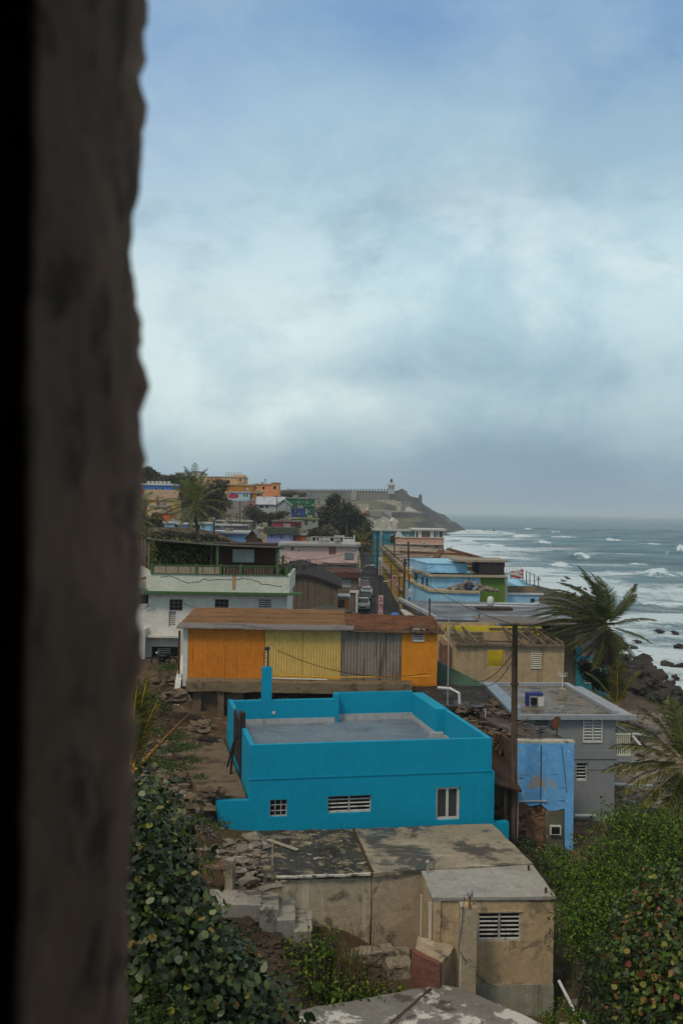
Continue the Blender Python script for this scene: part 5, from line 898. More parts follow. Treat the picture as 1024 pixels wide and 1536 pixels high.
MB().box(xe+.003,.6,zl+.253,xf,8,zl+1.75).build('brown_panel',mat('dark brown panel',(.035,.028,.028)),LB)
q=MB(); q.box(0,0,0,1,1,1)
MB().box(xe-3,.4,zl+1.76,xf+.4,8,zl+2.0).build('upper_slab',M_conc,LB)
MB().box(xf+.003,1,-3,xf+.5,8,zl).build('white_side',M_white,LB); q=MB(); q.box(xf+.1,.3,zl+.25,xf+1.9,3.5,zl+.4)
for k in range(6): q.box(xf+.2+k*.32,.3,zl+.4,xf+.26+k*.32,.36,zl+1.3)
q.box(xf+.1,.28,zl+1.3,xf+1.9,.38,zl+1.4); LBb=q.build('sea_balcony',M_alu,LB)
# curved balcony slab and front terrace
q=MB(); pts=[(-3.2,16),(-2.9,9),(-1.9,2),(-.6,-2.5),(1.5,-4.2),(xe*.9,-4.3)]; inn=[(-2.6,16),(-2.2,9),(-1.2,2.2),(0,-.6),(1.8,-.6),(xe*.9,-.6)]; zc=PZ(886,118,660)-7.5
vs=[(x,y,zc+ (.75 if i<2 else .35 if i==2 else 0)) for i,(x,y) in enumerate(pts)]+[(x,y,zc+(.75 if i<2 else .35 if i==2 else 0)) for i,(x,y) in enumerate(inn)]; vs+= [(x,y,z-.25) for x,y,z in vs]; n=6
fs=[(i,i+1,n+i+1,n+i) for i in range(n-1)]+[(2*n+i,3*n+i,3*n+i+1,2*n+i+1) for i in range(n-1)]+[(i,2*n+i,2*n+i+1,i+1) for i in range(n-1)]+[(n+i,n+i+1,3*n+i+1,3*n+i) for i in range(n-1)]
q.add(vs,fs); q.build('curved_ledge',mat('tan stained ledge',(.4,.33,.22)),LB)
q=MB(); q.prism([(-2.8,9),(-1.7,2),(-.4,-2.3),(1.5,-4.0),(xe*.9,-4.0),(xe*.9,-.1),(0,-.05),(-2.4,14)],-3,[zc+.4,zc+.05,zc-.26,zc-.26,zc-.26,zc-.26,zc-.26,zc+.4]); q.build('lower_blue_wall',M_lb,LB)
tag(MB().box(P(605,868,130).x,130,9,P(620,868,130).x,131.5,PZ(854,130,612)).build('ochre_wall',mat('ochre yellow wall',(.45,.24,.03),[(DIRT,'n',.55,.7,1,.5)])),'small ochre wall piece at the street end of the light blue house','wall')
rb=MB()
for k in range(60): x=random.uniform(1.5,7.5); rb.lump((10.9+x,119.0+random.random()*1.6,7.5+zc+max(0,1.1-abs(x-4.2)*.4)*random.random()),(.35,.3,.22),k,1,.7)
tag(rb.build('rubble',M_rub),kind='stuff')
tag(MB(Matrix.Translation((P(703,890,119).x,119,7.5+zc))).lathe([(.3,0),(.34,.5),(.3,.95)],10).build('blue_barrel',mat('dark blue plastic',(.03,.06,.12),bump=0),smooth=True),'dark blue barrel on the debris covered terrace','barrel')
# low sea side terrace house
LT = Bld('sea_terrace_house','low light blue house with a tan terrace wall beside the flagpole','house',757,808,892,905,124,14,0,found=3); LT.win(795,898,802,904.5,'dark'); LT.walls(M_lb); LT.part('white_coping',MB().box(-.2,-.2,LT.h+.003,LT.w+.5,.3,LT.h+.2),M_white)
q=MB(); q.box(-5.5,.5,LT.h+.2,LT.w-.4,.8,LT.h+1.0); LT.part('terrace_wall',q,mat('tan terrace wall',(.22,.16,.10),[(DIRT,'n',.5,.7,1,.5)]))
q=MB(); q.add([(.2,13,LT.h+.2),(LT.w-.5,3,LT.h+.2),(LT.w-.5,3,LT.h+1.0),(.2+2.4,11,LT.h+1.75),(.2,13,LT.h+1.6),(.2,13.2,LT.h+.2),(LT.w-.3,3.2,LT.h+.2),(LT.w-.3,3.2,LT.h+1.0),(.4+2.4,11.2,LT.h+1.75),(.2,13.2,LT.h+1.6)],[(0,1,2,3,4),(9,8,7,6,5),(1,6,7,2),(2,7,8,3),(3,8,9,4)]); LT.part('blue_parapet',q,M_lb)
LT.part('link_wall',MB().box(-9.5,1,-3,-.003,12,LT.h-.15),M_lb); LT.part('link_wall_top',MB().box(-9.5,.6,LT.h-.147,-5.52,1.2,LT.h+.9),mat('tan terrace wall',(.22,.16,.1))); LT.part('buttress',MB().prism([(-4.2,-1.5),(.5,-1.5),(-.8,.9),(-3.2,.9)],-3,[-.4,-.4,LT.h+.1,LT.h+.1]),mat('tan terrace wall',(.22,.16,.1)))
# flag and line posts
def post(px,py0,py1,d,label,r=.06,name='post',grp='posts on the sea terrace'):
    a=P(px,py1,d); b=P(px,py0,d); return tag(MB().tube([a,b],r,6).build(name,M_pole),label,'post',grp)
fl = thing('flagpole','dark flagpole flying a red and white striped flag above the surf','flagpole',P(783.5,872,126)); hh=PZ(853,126,783)-fl.location.z; MB().tube([(0,0,0),(0,0,hh)],.06,6).build('pole',M_pole,fl)
fm=bpy.data.materials.new('striped flag cloth'); fm.use_nodes=True; t=NT(fm); tc=t.new('ShaderNodeTexCoord'); sp=t.new('ShaderNodeSeparateXYZ'); t.link(tc.outputs['Object'],sp.inputs[0])
st_=t.math('GREATER_THAN',t.math('SINE',t.math('MULTIPLY',t.math('ADD',sp.outputs['Z'],t.math('MULTIPLY',sp.outputs['X'],.25)),13.5)),0.0); c=t.mix(st_,(.5,.03,.04),(.6,.6,.62)); t.link(c,t.n['Principled BSDF'].inputs['Base Color']); t.n['Principled BSDF'].inputs['Roughness'].default_value=.8
q=MB(); n=10
for i in range(n+1): x=-2.0*i/n*.8; y=.18*math.sin(i*1.1); z=hh-.1-.25*(i/n)+.06*math.sin(i*1.7); q.v+=[(x,y,z),(x,y,z-1.15+.25*(i/n))]
q.f+=[(2*i,2*i+2,2*i+3,2*i+1) for i in range(n)]; fo=q.build('flag',fm,fl); 
q=MB(); q.add([(-.02,-.012,hh-.12),(-.02,-.012,hh-1.2),(-.62,.07,hh-.72)],[(0,1,2)])
for i,(px,a,b) in enumerate([(789,856,876),(794,858,878),(801,861,882),(807,865,884)]): post(px,a,b,125,['slim terrace post just right of the striped flag','slim terrace post second from the striped flag','slim terrace post third from the striped flag','outermost terrace post with short crossarms above the rocks'][i])
tag(MB().tube([P(803.5,868.5,125),P(811,870,125)],.05,5).tube([P(804,866.5,125),P(810,867,125)],.04,5).build('crossarm',M_pole),'short crossarms at the top of the outermost terrace post','crossarm')
wire(P(789,857,125),P(801,862,125),.1,'thin line strung between the slim terrace posts',.02)
# ---- long yellow row behind, its roof seen from above
YL = thing('yellow_row_house','long yellow building along the street with a rust edged flat roof','building',(9.4,143,8)); zr=PZ(846,143,640)-8
x2=P(752,846,143).x-9.4; poly=[(0,0),(x2,0),(x2*.86,55),(2.0,80),(.2,80)]
MB().prism(poly,-2,zr-.3).build('wall',mat('yellow ochre wall',(.26,.175,.07),[((.42,.37,.26),'n',.52,.62,.5,.7),(DIRT,'s',.46,.64,.7,.8)]),YL)
MB().prism([(-.4,-.4),(x2+.4,-.4),(x2*.86+.4,55.4),(2.2,80.6),(-.2,80.6)],zr-.298,zr).build('roof',mat('cream stained roof',(.30,.24,.15),[((.10,.055,.035),'n',.46,.56,.14,.9),((.20,.19,.18),'n',.52,.62,.22,.7)]),YL)
q=MB(); q.prism([(-.4,-.45),(x2+.4,-.45),(x2+.4,.1),(-.4,.1)],zr+.003,zr+.3); q.prism([(x2-.1,.1),(x2+.4,.1),(x2*.86+.4,55.4),(x2*.86-.2,55.4)],zr+.003,zr+.35); q.prism([(1,38),(x2*.9,30),(x2*.9,31.5),(1,39.5)],zr+.003,zr+.3); q.prism([(4,10),(5,10),(10,50),(9,50)],zr+.003,zr+.25); YLr=q.build('rust_edges',M_rustroof,YL)
for k in range(14):
    y=3+k*5.3; MB().box(-.75,y,-1.5,-.45,y+.3,zr-.3).build('column',mat('ochre column',(.42,.29,.07),[(DIRT,'n',.55,.7,1,.5)]),YL)
    window(YL,0,1.6,-.2+(.9 if k%2 else 0),2.4,'dark' if k%3 else 'panel',col=M_white if k%2 else M_brown,T=Matrix.Translation((-.02,y+3.6,0))@Matrix.Rotation(R(-90),4,'Z'),yo=-.08)
q=MB(); q.box(-1.0,0,2.9,-.0,79,3.1); q.box(-.95,0,zr-.9,-.4,79,zr-.3); YL_=q.build('balcony_band',mat('cream stained roof',(.36,.29,.17)),YL)
q=MB(); q.box(-.9,30,3.1,-.8,79,3.9); q.build('balustrade',mat('pale balustrade',(.42,.38,.26)),YL)
# ---- teal and pink houses at the end of the row
TL = Bld('teal_row_house','teal two storey house at the far end of the street row','house',561,624,797,836,236,14,0,found=4)
M_teal2=paint('faded teal wall',(.035,.21,.27),.4); TL.win(584,799,591,803,'slat',col=M_white); TL.win(608,800,614,803.5,'slat',col=M_white); TL.win(585,803.5,592,815,'dark',col=M_wood); TL.walls(M_teal2); TL.flat(mat('pale roof edge',(.33,.33,.31)),.4,.3)
q=MB(); q.box(TL.loc(569,830)[0],-.3,-3,TL.loc(573,830)[0],-.02,TL.h); TL.part('pale_strip',q,mat('blue grey strip',(.2,.3,.36)))
PP = Bld('salmon_house','salmon pink house with grey blue shutters facing the sea','house',593,665,807,831,232,16,0,found=4)
for a,b in ((618,624),(635,641),(652,658)): PP.win(a,818.5,b,828.5,'panel',col=mat('grey blue shutter',(.16,.2,.23)))
PP.win(595,819,600,825,'panel',col=M_rust); PP.walls(mat('salmon plaster',(.52,.30,.22),[(DIRT,'s',.55,.75,.8,.3)])); PP.flat(mat('pink parapet cap',(.55,.42,.36)),.2,.15); PP.part('ledge',MB().box(0,-.6,PP.loc(620,816.5)[1],PP.w,-.0,PP.loc(620,815.5)[1]),M_white)
q=MB(); zz_=PP.h; q.add([(0,-.1,zz_+.15),(0,-.1,zz_+1.0),(.5,-.1,zz_+1.5),(1.1,-.1,zz_+1.3),(1.4,-.1,zz_+.6),(2.2,-.1,zz_+.2),(0,.2,zz_+.15),(0,.2,zz_+1.0),(.5,.2,zz_+1.5),(1.1,.2,zz_+1.3),(1.4,.2,zz_+.6),(2.2,.2,zz_+.2)],[(5,4,3,2,1,0),(6,7,8,9,10,11)]+[(i,i+1,i+7,i+6) for i in range(5)]); PP.part('stepped_gable',q,M_white)
MB().box(PP.loc(632,813)[0],-.5,PP.loc(632,815)[1],PP.loc(636,813)[0],-.02,PP.loc(632,812)[1]).build('air_conditioner',M_alu,PP.e)
WP = Bld('white_sun_room','white glazed upper room with a thin overhanging roof','house',622,664,795.5,807.5,234,10,0,found=.3)
for a,b in ((623.5,627),(632,645),(650,654),(654.5,657),(658,664)): WP.win(a,797,b,806,'panel' if a in (632,) else 'glass',col=M_brn if a==632 else M_white)
WP.walls(M_white); WP.flat(M_white,.7,.35)
palm('small_palm','small palm with blown fronds beside the salmon house',P(668,842,225),P(668,829,225),[(R(a),R(e),3.0,dict(droop=.7,wind=(-.4,0,0))) for a,e in ((0,10),(40,40),(120,50),(180,25),(200,5),(330,5))],leaf=.7,nl=14,tr=.14)
# ================================================================== CARS
def car(name,label,x,y,z,rz,body,suv=True):
    e=thing(name,label,'car',(x,y,z),rz,'cars parked on the street'); bm=mat(body[0],body[1],rough_=.25,bump=0,vary=.03,spec=.6)
    prof=[(-2.2,.35),(-2.25,.7),(-2.1,.95),(-1.15,1.08),(1.9,1.12),(2.2,.95),(2.25,.4)] ; n=len(prof); vs=[];
    for s_,wy in ((0,.80),(1,.9),(2,.9),(3,.80)):
        pass
    q=MB(); wid=[.84,.90,.90,.84]; yy=[-.9,-.82,.82,.9]
    secs=[(-.92,.12),(-.86,0),(.86,0),(.92,.12)]
    for (w__,ins) in secs:
        vs+=[(w__,px_*(1-ins*.1),pz_+(ins*.0)-(.05 if ins and pz_>.9 else 0)) for px_,pz_ in prof]
    fs=[(s*n+i,s*n+(i+1)%n,(s+1)*n+(i+1)%n,(s+1)*n+i) for s in range(3) for i in range(n)]+[tuple(range(n-1,-1,-1)),tuple(range(3*n,4*n))]
    q.add(vs,fs); o=q.build('body',bm,e); 
    H_=1.62 if suv else 1.45
    q=MB(); cab=[(-1.2,1.05,.80),(-.55,H_-.04,.66),(1.5,H_-.04,.66),(2.0,1.08,.80)]; vs=[]
    for (yy_,zz2,hw) in cab: vs+=[(-hw,yy_,zz2),(hw,yy_,zz2)]
    q.add(vs,[(0,1,3,2),(4,5,7,6),(0,2,4,6),(1,7,5,3),(2,3,5,4)]); q.build('glazing',M_glass,e)
    q=MB(); q.box(-.68,-.6,H_-.05,.68,1.55,H_+.02)
    for sx in (-1,1):
        q.tube([(sx*.8,-1.2,1.05),(sx*.67,-.55,H_)],.04,5); q.tube([(sx*.67,1.5,H_),(sx*.8,2.0,1.08)],.05,5); q.tube([(sx*.78,.4,1.08),(sx*.67,.4,H_)],.04,5)
    q.build('roof',bm,e)
    for sx in (-.82,.82):
        for sy in (-1.4,1.35):
            T=Matrix.Translation((sx,sy,.34))@Matrix.Rotation(R(90),4,'Y'); w=MB(T).lathe([(.34,-.1),(.34,.1)],16).build('wheel',M_black,e); MB(T).lathe([(.2,-.11),(.2,.11)],10).build('rim',M_steel,w)
        q=MB(); q.box(sx*.78-.2,-2.27,.68,sx*.78+.2,-2.15,.86); q.build('headlight',M_alu,e)
        MB().box(sx*1.2-.08,-1.0,1.05,sx*1.2+.08,-.85,1.2).build('mirror',bm,e)
    MB().box(-.42,-2.29,.5,.42,-2.2,.66).build('grille',M_black,e); MB().box(-.22,-2.3,.40,.22,-2.292,.49).build('number_plate',M_white,e)
    if suv: MB().box(-.6,-.3,H_+.03,-.55,1.3,H_+.08).box(.55,-.3,H_+.03,.6,1.3,H_+.08).build('roof_rails',M_steel,e)
    return e
for (px,d,lb,bc,s_) in [(545,141,'white car parked nearest on the left of the street',('white car paint',(.6,.62,.64)),True),(548,152,'black car parked right behind the nearest white car',('black car paint',(.015,.015,.018)),True),(550,163,'silver car third in the line parked on the left of the street',('silver car paint',(.3,.33,.36)),False),(547,176,'dark red car at the back of the parked line',('dark red car paint',(.08,.02,.02)),False)]:
    car('parked_car',lb,PX(px,d,900),d+2,float(np.interp(d,ST[:,0],ST[:,3]))+.01,R(-2),bc,s_)
# ================================================================== HILL HOUSES
def py_seed(v): return int(v*13)
def hb(name,label,px0,px1,pyt,pyb,d,col,dep=9,wins=(),roof='flat',rc=(.3,.3,.29),rise=1.5,over=.3,found=6,th=.35,cat='house',dirt=.3,wcol=None):
    m = paint('paint '+label[:40], col, dirt); b=Bld(name,label,cat,px0,px1,pyt,pyb,d,dep,0,'houses on the hillside',found=found)
    for w in wins:
        k = w[4] if len(w)>4 else 'glass'; c = w[5] if len(w)>5 else (wcol or M_white); b.win(w[0],w[1],w[2],w[3],k,col=c,fw=.12)
    b.walls(m); rm = mat('roof '+label[:40], rc, [(DIRT,'n',.5,.7,.6,.6)])
    if roof=='flat': b.flat(rm,over,th)
    elif roof=='gable': b.gable(rm,rise,.4,'x')
    elif roof=='gabley': b.gable(rm,rise,.4,'y',m)
    elif roof=='none': pass
    if cat=='house' and roof=='flat' and d<400:
        q=MB(); rr=random.Random(int(px0*7+py_seed(pyt)))
        for k in range(2): x=rr.uniform(.15,.85)*b.w; y=rr.uniform(1,dep-1); hh_=rr.uniform(1.2,2.6); q.tube([(x,y,b.h+th),(x,y,b.h+th+hh_)],.05,4); q.tube([(x-.5,y,b.h+th+hh_*.9),(x+.5,y,b.h+th+hh_*.95)],.035,4); q.tube([(x-.35,y,b.h+th+hh_*.75),(x+.3,y,b.h+th+hh_*.78)],.03,4); b.part('roof_aerial',q,M_pole); q=MB()
        x=rr.uniform(.2,.7)*b.w; q.box(x,2,b.h+th,x+rr.uniform(.8,1.8),3.2,b.h+th+rr.uniform(.5,1.0)); b.part('roof_hatch',q,M_conc)
    return b
M_dk = M_brown
b = hb('mural_house','far blue house painted with red and white triangles under a white roof',211,258,728,742,262,'2f74c4',10,[(222,731,226,738),(232,731,237,740),(242,731,247,738)],rc=(.55,.56,.56),th=.5)
q=MB(); w,h=b.w,b.h; y=-.02
q.add([(0,y,0),(0,y,h*.75),(w*.32,y,0)],[(0,2,1)]); q.add([(w,y,0),(w,y,h*.7),(w*.78,y,0)],[(0,1,2)]); b.part('red_triangles',q,mat('red mural paint',(.5,.06,.04)))
q=MB(); q.add([(w*.7,y-.01,0),(w*.78,y-.01,0),(w*.97,y-.01,h*.6)],[(0,1,2)]); b.part('white_wedge',q,M_white)
q=MB()
for k in range(6): q.box(w*(.18+.13*k),1,h+.5,w*(.18+.13*k)+.7,1.6,h+1.1)
b.part('roof_ornaments',q,M_alu)
hb('tan_house','tan house with a brown gabled roof below the blue mural house',214,262,750,768,240,'c9a36b',10,[(237,752,240,758),(246,752,250,758)],roof='gable',rc=(.28,.2,.13),rise=2.4)
hb('orange_hut','low orange walled hut behind the left palm',228,256,770,780,228,'c76a3e',6,rc=(.35,.28,.2))
hb('cream_hut','cream walled hut among the trees left of the palm',224,250,760,768,236,'d2b98d',6,[(233,762,237,766)])
for i,(a,b_,c,d_) in enumerate([(247,262,785,795),(266,290,787,800),(300,316,786,800)]): hb('blue_hut',['pale blue hut far left behind the palm fronds','pale blue hut just left of the palm trunk','pale blue hut just right of the palm trunk'][i],a,b_,c,d_,190,['8fb4cf','6d9cc0','86b7d2'][i],5,[(a+3,c+2,a+7,c+7,'panel')],rc=(.5,.52,.52))
hb('white_villa','distant white building on the ridge left of the big palm crown',264,304,710,722,430,'c9c3b5',14,[(270,713,274,718),(280,713,284,718),(291,713,295,718)],rc=(.4,.35,.28))
hb('white_tower_house','distant cream tower house on the ridge behind the palm',288,300,708,722,420,'cbbca6',10,[(292,711,295,715)],cat='tower')
b=hb('arched_mansion','long tan mansion with arched windows on top of the hill',303,366,716,732,420,'d9a878',16,[(322,719,329,725,'dark',M_dk),(331,719,334,724,'dark',M_dk),(340,720,344,725,'dark',M_dk),(359,718,362,722,'dark',M_dk),(310,719,314,725,'dark',M_dk)],rc=(.45,.36,.26))
b.part('roof_block',MB().box(b.w*.72,1,b.h+.3,b.w,10,b.h+1.2),paint('mansion block','d9a878',.2)); q=MB()
for k in range(7): q.box(b.w*(.55+.06*k),2,b.h+.3,b.w*(.55+.06*k)+.25,2.3,b.h+2.2)
b.part('chimneys',q,M_conc)
b=hb('peach_apartment','peach orange apartment block on the hill crest',380,408,727,745,356,'e0986a',12,[(381,730,385,734,'dark',M_dk),(393,730,397,734,'dark',M_dk),(393,738,397,742,'slat')],rc=(.5,.36,.24)); 
b=hb('peach_stair_tower','peach stair tower joined to the right of the apartment block',407,418,725,746,354,'d98d60',9,[(410,729,414,734,'dark',M_dk)],rc=(.5,.36,.24),cat='tower')
hb('ochre_house','deep ochre house on the hill with a flat roof',340,379,728,739,332,'b8791c',9,[(369,731,373,737,'panel')],rc=(.45,.36,.2))
hb('ochre_lower_house','deep ochre lower house beside the light blue strip',374,391,740,750,326,'b8791c',7,[(386,741,389,749,'dark',M_dk)],rc=(.4,.32,.2))
b=hb('mural_wall_house','pale house with a red and blue wall painting on the hillside',342,374,739,749,322,'a8c4cf',6,[(365,741,368,746),(369,741,372,746)],rc=(.5,.5,.5)); q=MB()
for cx,r,zz in ((.15,.9,1.0),(.25,1.0,1.1),(.38,.8,1.1)): q.add([(b.w*cx+r*math.cos(a),-.02-cx*.02,zz+r*.9*math.sin(a)) for a in np.linspace(0,2*math.pi,14)[:-1]],[tuple(range(13))])
b.part('red_painting',q,mat('crimson mural paint',(.45,.04,.07)))
hb('grey_retaining_wall','tall grey retaining wall below the mural house',339,372,751,766,300,'8a857d',2,roof='none',cat='wall')
hb('mossy_retaining_wall','lower mossy retaining wall left of the dark shrubs',311,344,772,786,262,'77705f',2,roof='none',cat='wall')
hb('pink_hut','small pink hut under the ochre lower house',372,381,752,757,305,'c9897d',4)
b=hb('white_gabled_house','white grey house with a pale gabled roof and railing',385,424,757,767,286,'a9adad',9,[(388,754 if False else 757.5,396,763,'glass'),(398,757.5,403,763,'dark')],roof='gable',rc=(.42,.46,.5),rise=2.2)
hb('grey_annex','grey annex with steep roof right of the white gabled house',416,435,758,767,284,'9a9c9e',7,roof='gabley',rc=(.36,.39,.42),rise=1.6)
b=hb('green_house','bright green house with a balcony on the hillside',420,471,748,760,322,'1f6b47',9,[(446,749,449,754.5),(459,749,462,755,'glass')],rc=(.25,.28,.25)); q=MB(); q.box(-.5,-1.6,-.3,b.w+.3,0,0); q.box(-.5,-1.6,.9,b.w+.3,-1.5,1.05)
for k in range(16): q.box(k*b.w/16,-1.58,0,k*b.w/16+.12,-1.5,.9)
b.part('balcony',q,mat('dark green paint',(.02,.07,.045)))
hb('green_lower_house','dark green lower storey house at the casuarina edge',456,472,760,775,318,'1c5a40',7,[(458,763,461,771,'panel',M_alu),(462,765,465,768)],rc=(.1,.15,.1))
hb('cobalt_house','small cobalt blue cube house with a white window',437,456,763,775.5,300,'29488f',7,[(443,765,449,771,'glass')],rc=(.12,.2,.42),th=.2)
hb('pink_grey_hut','pale pink hut by the dark casuarina edge',473,484,761,773,305,'a8908c',5,[(476,763,478,768,'dark')])
b=hb('sage_house','sage grey house with green shutters beside the red house',430,476,779,801,242,'8f9183',9,[(457,780,461,788,'panel',M_grn),(468.5,781,472,785,'panel',M_grn)],rc=(.24,.3,.14))
b=hb('red_house','crimson red low house with one white window',409,450,783,793,226,'a32f3c',8,[(424,785,435.5,792,'panel',M_alu)],rc=(.2,.17,.15))
b=hb('lavender_house','lavender house with pale windows behind the shack roof',400,437,801,813,172,'8c8fc0',7,[(405,801.5,411,806,'glass'),(420,802,423,809,'glass'),(428,802,434,809,'panel')],rc=(.07,.09,.065),th=1.1,over=.5)
hb('orange_box_house','small orange house behind the pink roof terrace',438,457,803,811,178,'b5622c',5,[(441,802,444,808,'panel',M_grn)],rc=(.28,.3,.26))
hb('pale_green_house','pale green flat roofed house behind the blue house',324,374,783,791,222,'7c8a68',8,rc=(.42,.4,.33))
b=hb('grey_long_house','dark grey weathered long house between green and blue ones',322,368,789,797,208,'6a6a6c',7,[(330,789,336,793,'panel')],rc=(.45,.45,.45))
b=hb('cornflower_house','cornflower blue long house with a broad white roof edge',322,370,800,810,196,'6f93c4',8,[(336,802,343,808,'glass')],rc=(.55,.56,.58),th=.4,over=.6)
hb('gabled_hut','small grey hut with a steep tin gable just above the shack roof',369,388,809,814,150,'4e3b30',7,roof='gabley',rc=(.2,.19,.18),rise=1.3)
hb('cream_block_house','cream block house between blue and lavender houses',386,400,794,806,186,'b3a07f',6,rc=(.4,.37,.3))
hb('far_left_house','pale house peeping between the dark trees at the far left',208,222,770,780,250,'a38a6a',6)
for i,(px,py,w_,d,c) in enumerate([(297,704,0,0,0)][:0]): pass
# city wall on the ridge
cw = thing('ridge_city_wall','long tan fortification wall along the ridge at the far left','wall',P(150,722,480)); L_=P(310,722,480).x-cw.location.x; rough(MB().box(0,0,-6,L_,4,2.6).build('wall',paint('tan old wall','a08c72',.4),cw),6,.3,.1)
q=MB()
for k in range(12): q.box(L_*k/12,-.1,2.6,L_*k/12+2.2,1,3.5)
q.build('merlons',paint('tan old wall','a08c72',.4),cw)
# utility poles on the hill
def upole(px,pt,pb,d,label,arm=0,tx=False,r=.13,lamp=False,lean=0,zb=None):
    a=P(px,pb,d); b=P(px+lean,pt,d)
    if zb is not None: a.z=zb
    e=thing('utility_pole',label,'utility pole',a,0,'utility poles'); h=b.z-a.z; dx=b.x-a.x
    MB().tube([(0,0,0),(dx*.5,0,h*.5),(dx,0,h)],[r,r*.85,r*.7],8).build('pole',M_pole,e,smooth=True)
    if arm: q=MB(); q.box(dx-arm,-.08,h-.55,dx+arm,.04,h-.42); q.build('crossarm',M_pole,e); q=MB(); [q.lathe([(.04,h-.42),(.06,h-.3),(.03,h-.2)],8,(dx+s_*arm*.9,-.02)) for s_ in (-1,0,1)]; q.build('insulator',M_steel,e)
    if tx: MB().lathe([(.28,h*.66-.5),(.32,h*.66-.45),(.32,h*.66+.4),(.26,h*.66+.5)],12,(dx+.42,0)).build('transformer',M_alu,e,smooth=True)
    if lamp: q=MB(); q.tube([(dx,0,h*.8),(dx-.9,-.1,h*.8+.5),(dx-1.6,-.2,h*.8+.3)],.05,6); q.build('lamp_arm',M_alu,e); MB().lump((dx-1.8,-.2,h*.8+.25),(.35,.18,.1),1,2,.05).build('lamp',M_alu,e)
    return e
upole(415,742,778,270,'utility pole with a pale box beside the white gabled house',1.0,True); upole(360,752,797,215,'slim pole before the grey retaining wall'); upole(381,780,800,190,'short pale post with a flat head by the dark shrubs',.5); upole(428,770,780,240,'thin pole above the red house'); upole(520,778,806,205,'bare pole standing before the dark casuarina')
upole(321,782,810,150,'pale pole with a lamp head left of the cornflower house',0,r=.16); upole(432,731,737,600,'small distant pole on the ridge left of the fort')
# street poles
TPp = thing('utility_pole','tall bare timber utility pole beside the teal house','utility pole',P(769,1262,49.5),0,'utility poles'); h=P(772,936,49.5).z-TPp.location.z; dx=P(772,936,49.5).x-TPp.location.x
o=MB().tube([(0,0,-1),(0,0,0),(dx*.5,0,h*.5),(dx,0,h)],[.2,.19,.16,.13],12).build('pole',M_pole,TPp,smooth=True); MB().box(dx-.14,-.1,h-.02,dx+.18,.1,h+.05).build('cap',M_wood,TPp); MB().tube([(.16,-.17,0),(.2,-.16,3.4)],.03,6).build('conduit',M_steel,TPp)
MB().lathe([(.19,h*.72),(.21,h*.72+.05),(.19,h*.72+.1)],12,(dx*.7,0)).build('iron_band',M_rust,TPp)
for (px,pt,pb,d,lb,kw) in [(615,812,898,124,'street pole with a grey transformer beside the light blue house',dict(arm=.9,tx=True,zb=8,lean=-3)),(604,838,917,112,'dark leaning street pole beside the rusty corner roof',dict(zb=8.2,lean=3)),(592,802,872,168,'street pole in front of the yellow row',dict(arm=.8,zb=8.4,lean=-1)),(586,846,893,150,'pale slim street pole near the yellow columns',dict(zb=8.3,r=.09)),(598,864,900,138,'street pole carrying a curved lamp arm over the pavement',dict(zb=8.3,r=.08,lamp=True)),
  (566,797,893,104,'thin dark street pole in front of the road',dict(zb=8.2,r=.1)),(537,842,900,150,'left kerb pole carrying the pale street lamp',dict(zb=8.3,r=.09)),(644 if False else 541,820,880,230,'far street pole near the street palm',dict(zb=8.8))]: upole(px,pt,pb,d,lb,**kw)
sl2 = thing('street_lamp','pale curved street lamp reaching over the left side of the road','street lamp',P(541,872,152)); MB().tube([(0,0,-1),(0,0,1.6),(.6,0,2.3),(1.5,0,2.45)],.06,6).build('arm',M_alu,sl2); MB().lump((1.7,0,2.4),(.4,.2,.12),1,2,.05).build('lamp',M_alu,sl2)
upole(424,833,858,118,'low broken pole with a bent arm before the pink house',0,r=.14); tag(MB().tube([P(424,838,118),P(416,834,118),P(412,831,118)],.07,6).build('bent_arm',M_pole),'bent arm leaning off the low pole before the pink house','arm')
# banners: white cloth, red block figures
def banner(px,pt,pb,d,wpx,label,inv=False):
    a=P(px,pb,d); h=P(px,pt,d).z-a.z; w=wpx/F*d; e=thing('street_banner',label,'banner',a,0,'red and white street banners'); q=MB(); n=8
    for i in range(n+1): z=h*i/n; y=.05*math.sin(i*.9); q.v+=[(-w/2,y,z),(w/2,y,z),(w/2,y+.015,z),(-w/2,y+.015,z)]
    for i in range(n): a_=i*4; q.f+=[(a_,a_+1,a_+5,a_+4),(a_+3,a_+7,a_+6,a_+2),(a_,a_+4,a_+7,a_+3),(a_+1,a_+2,a_+6,a_+5)]
    q.build('cloth',mat('white red banner',(.55,.08,.09) if inv else (.5,.5,.5),[],.7,0),e); g=MB(); k=max(4,int(h/(w*.85))); st=h/k; y=-.075
    for i in range(k):
        z=i*st+st*.12; s_=st*.76; x0=-w*.36; x1=w*.36; t_=w*.15; r_=random.Random(i+int(px))
        g.box(x0,y,z,x0+t_,y+.008,z+s_); g.box(x1-t_,y,z,x1,y+.008,z+s_*(.5 if r_.random()<.4 else 1)); g.box(x0+t_,y,z+s_-t_,x1-t_,y+.008,z+s_)
        if r_.random()<.7: g.box(x0+t_,y,z+s_*.42,x1-t_,y+.008,z+s_*.42+t_)
        if r_.random()<.6: g.box(x0+t_,y,z,x1-t_,y+.008,z+t_)
    g.build('lettering',mat('banner letters light',(.55,.5,.5),bump=0) if inv else mat('banner letters red',(.50,.03,.05),bump=0),e); return e
banner(570.5,893,922,95,6.5,'tall white street banner with red lettering nearest the tin house roof'); MBp=upole(570.2,840,925,96,'thin pole behind the nearest red lettered banner',zb=8,r=.06)
banner(570,836,863,150,5,'upper dark red banner hanging over the far road',True); banner(591,863,877,140,5,'small faded red banner on the pavement side'); banner(594.5,876,886,134,4,'small red banner just below the faded one'); banner(615,883,896,121,5,'short red banner on the transformer pole',True)
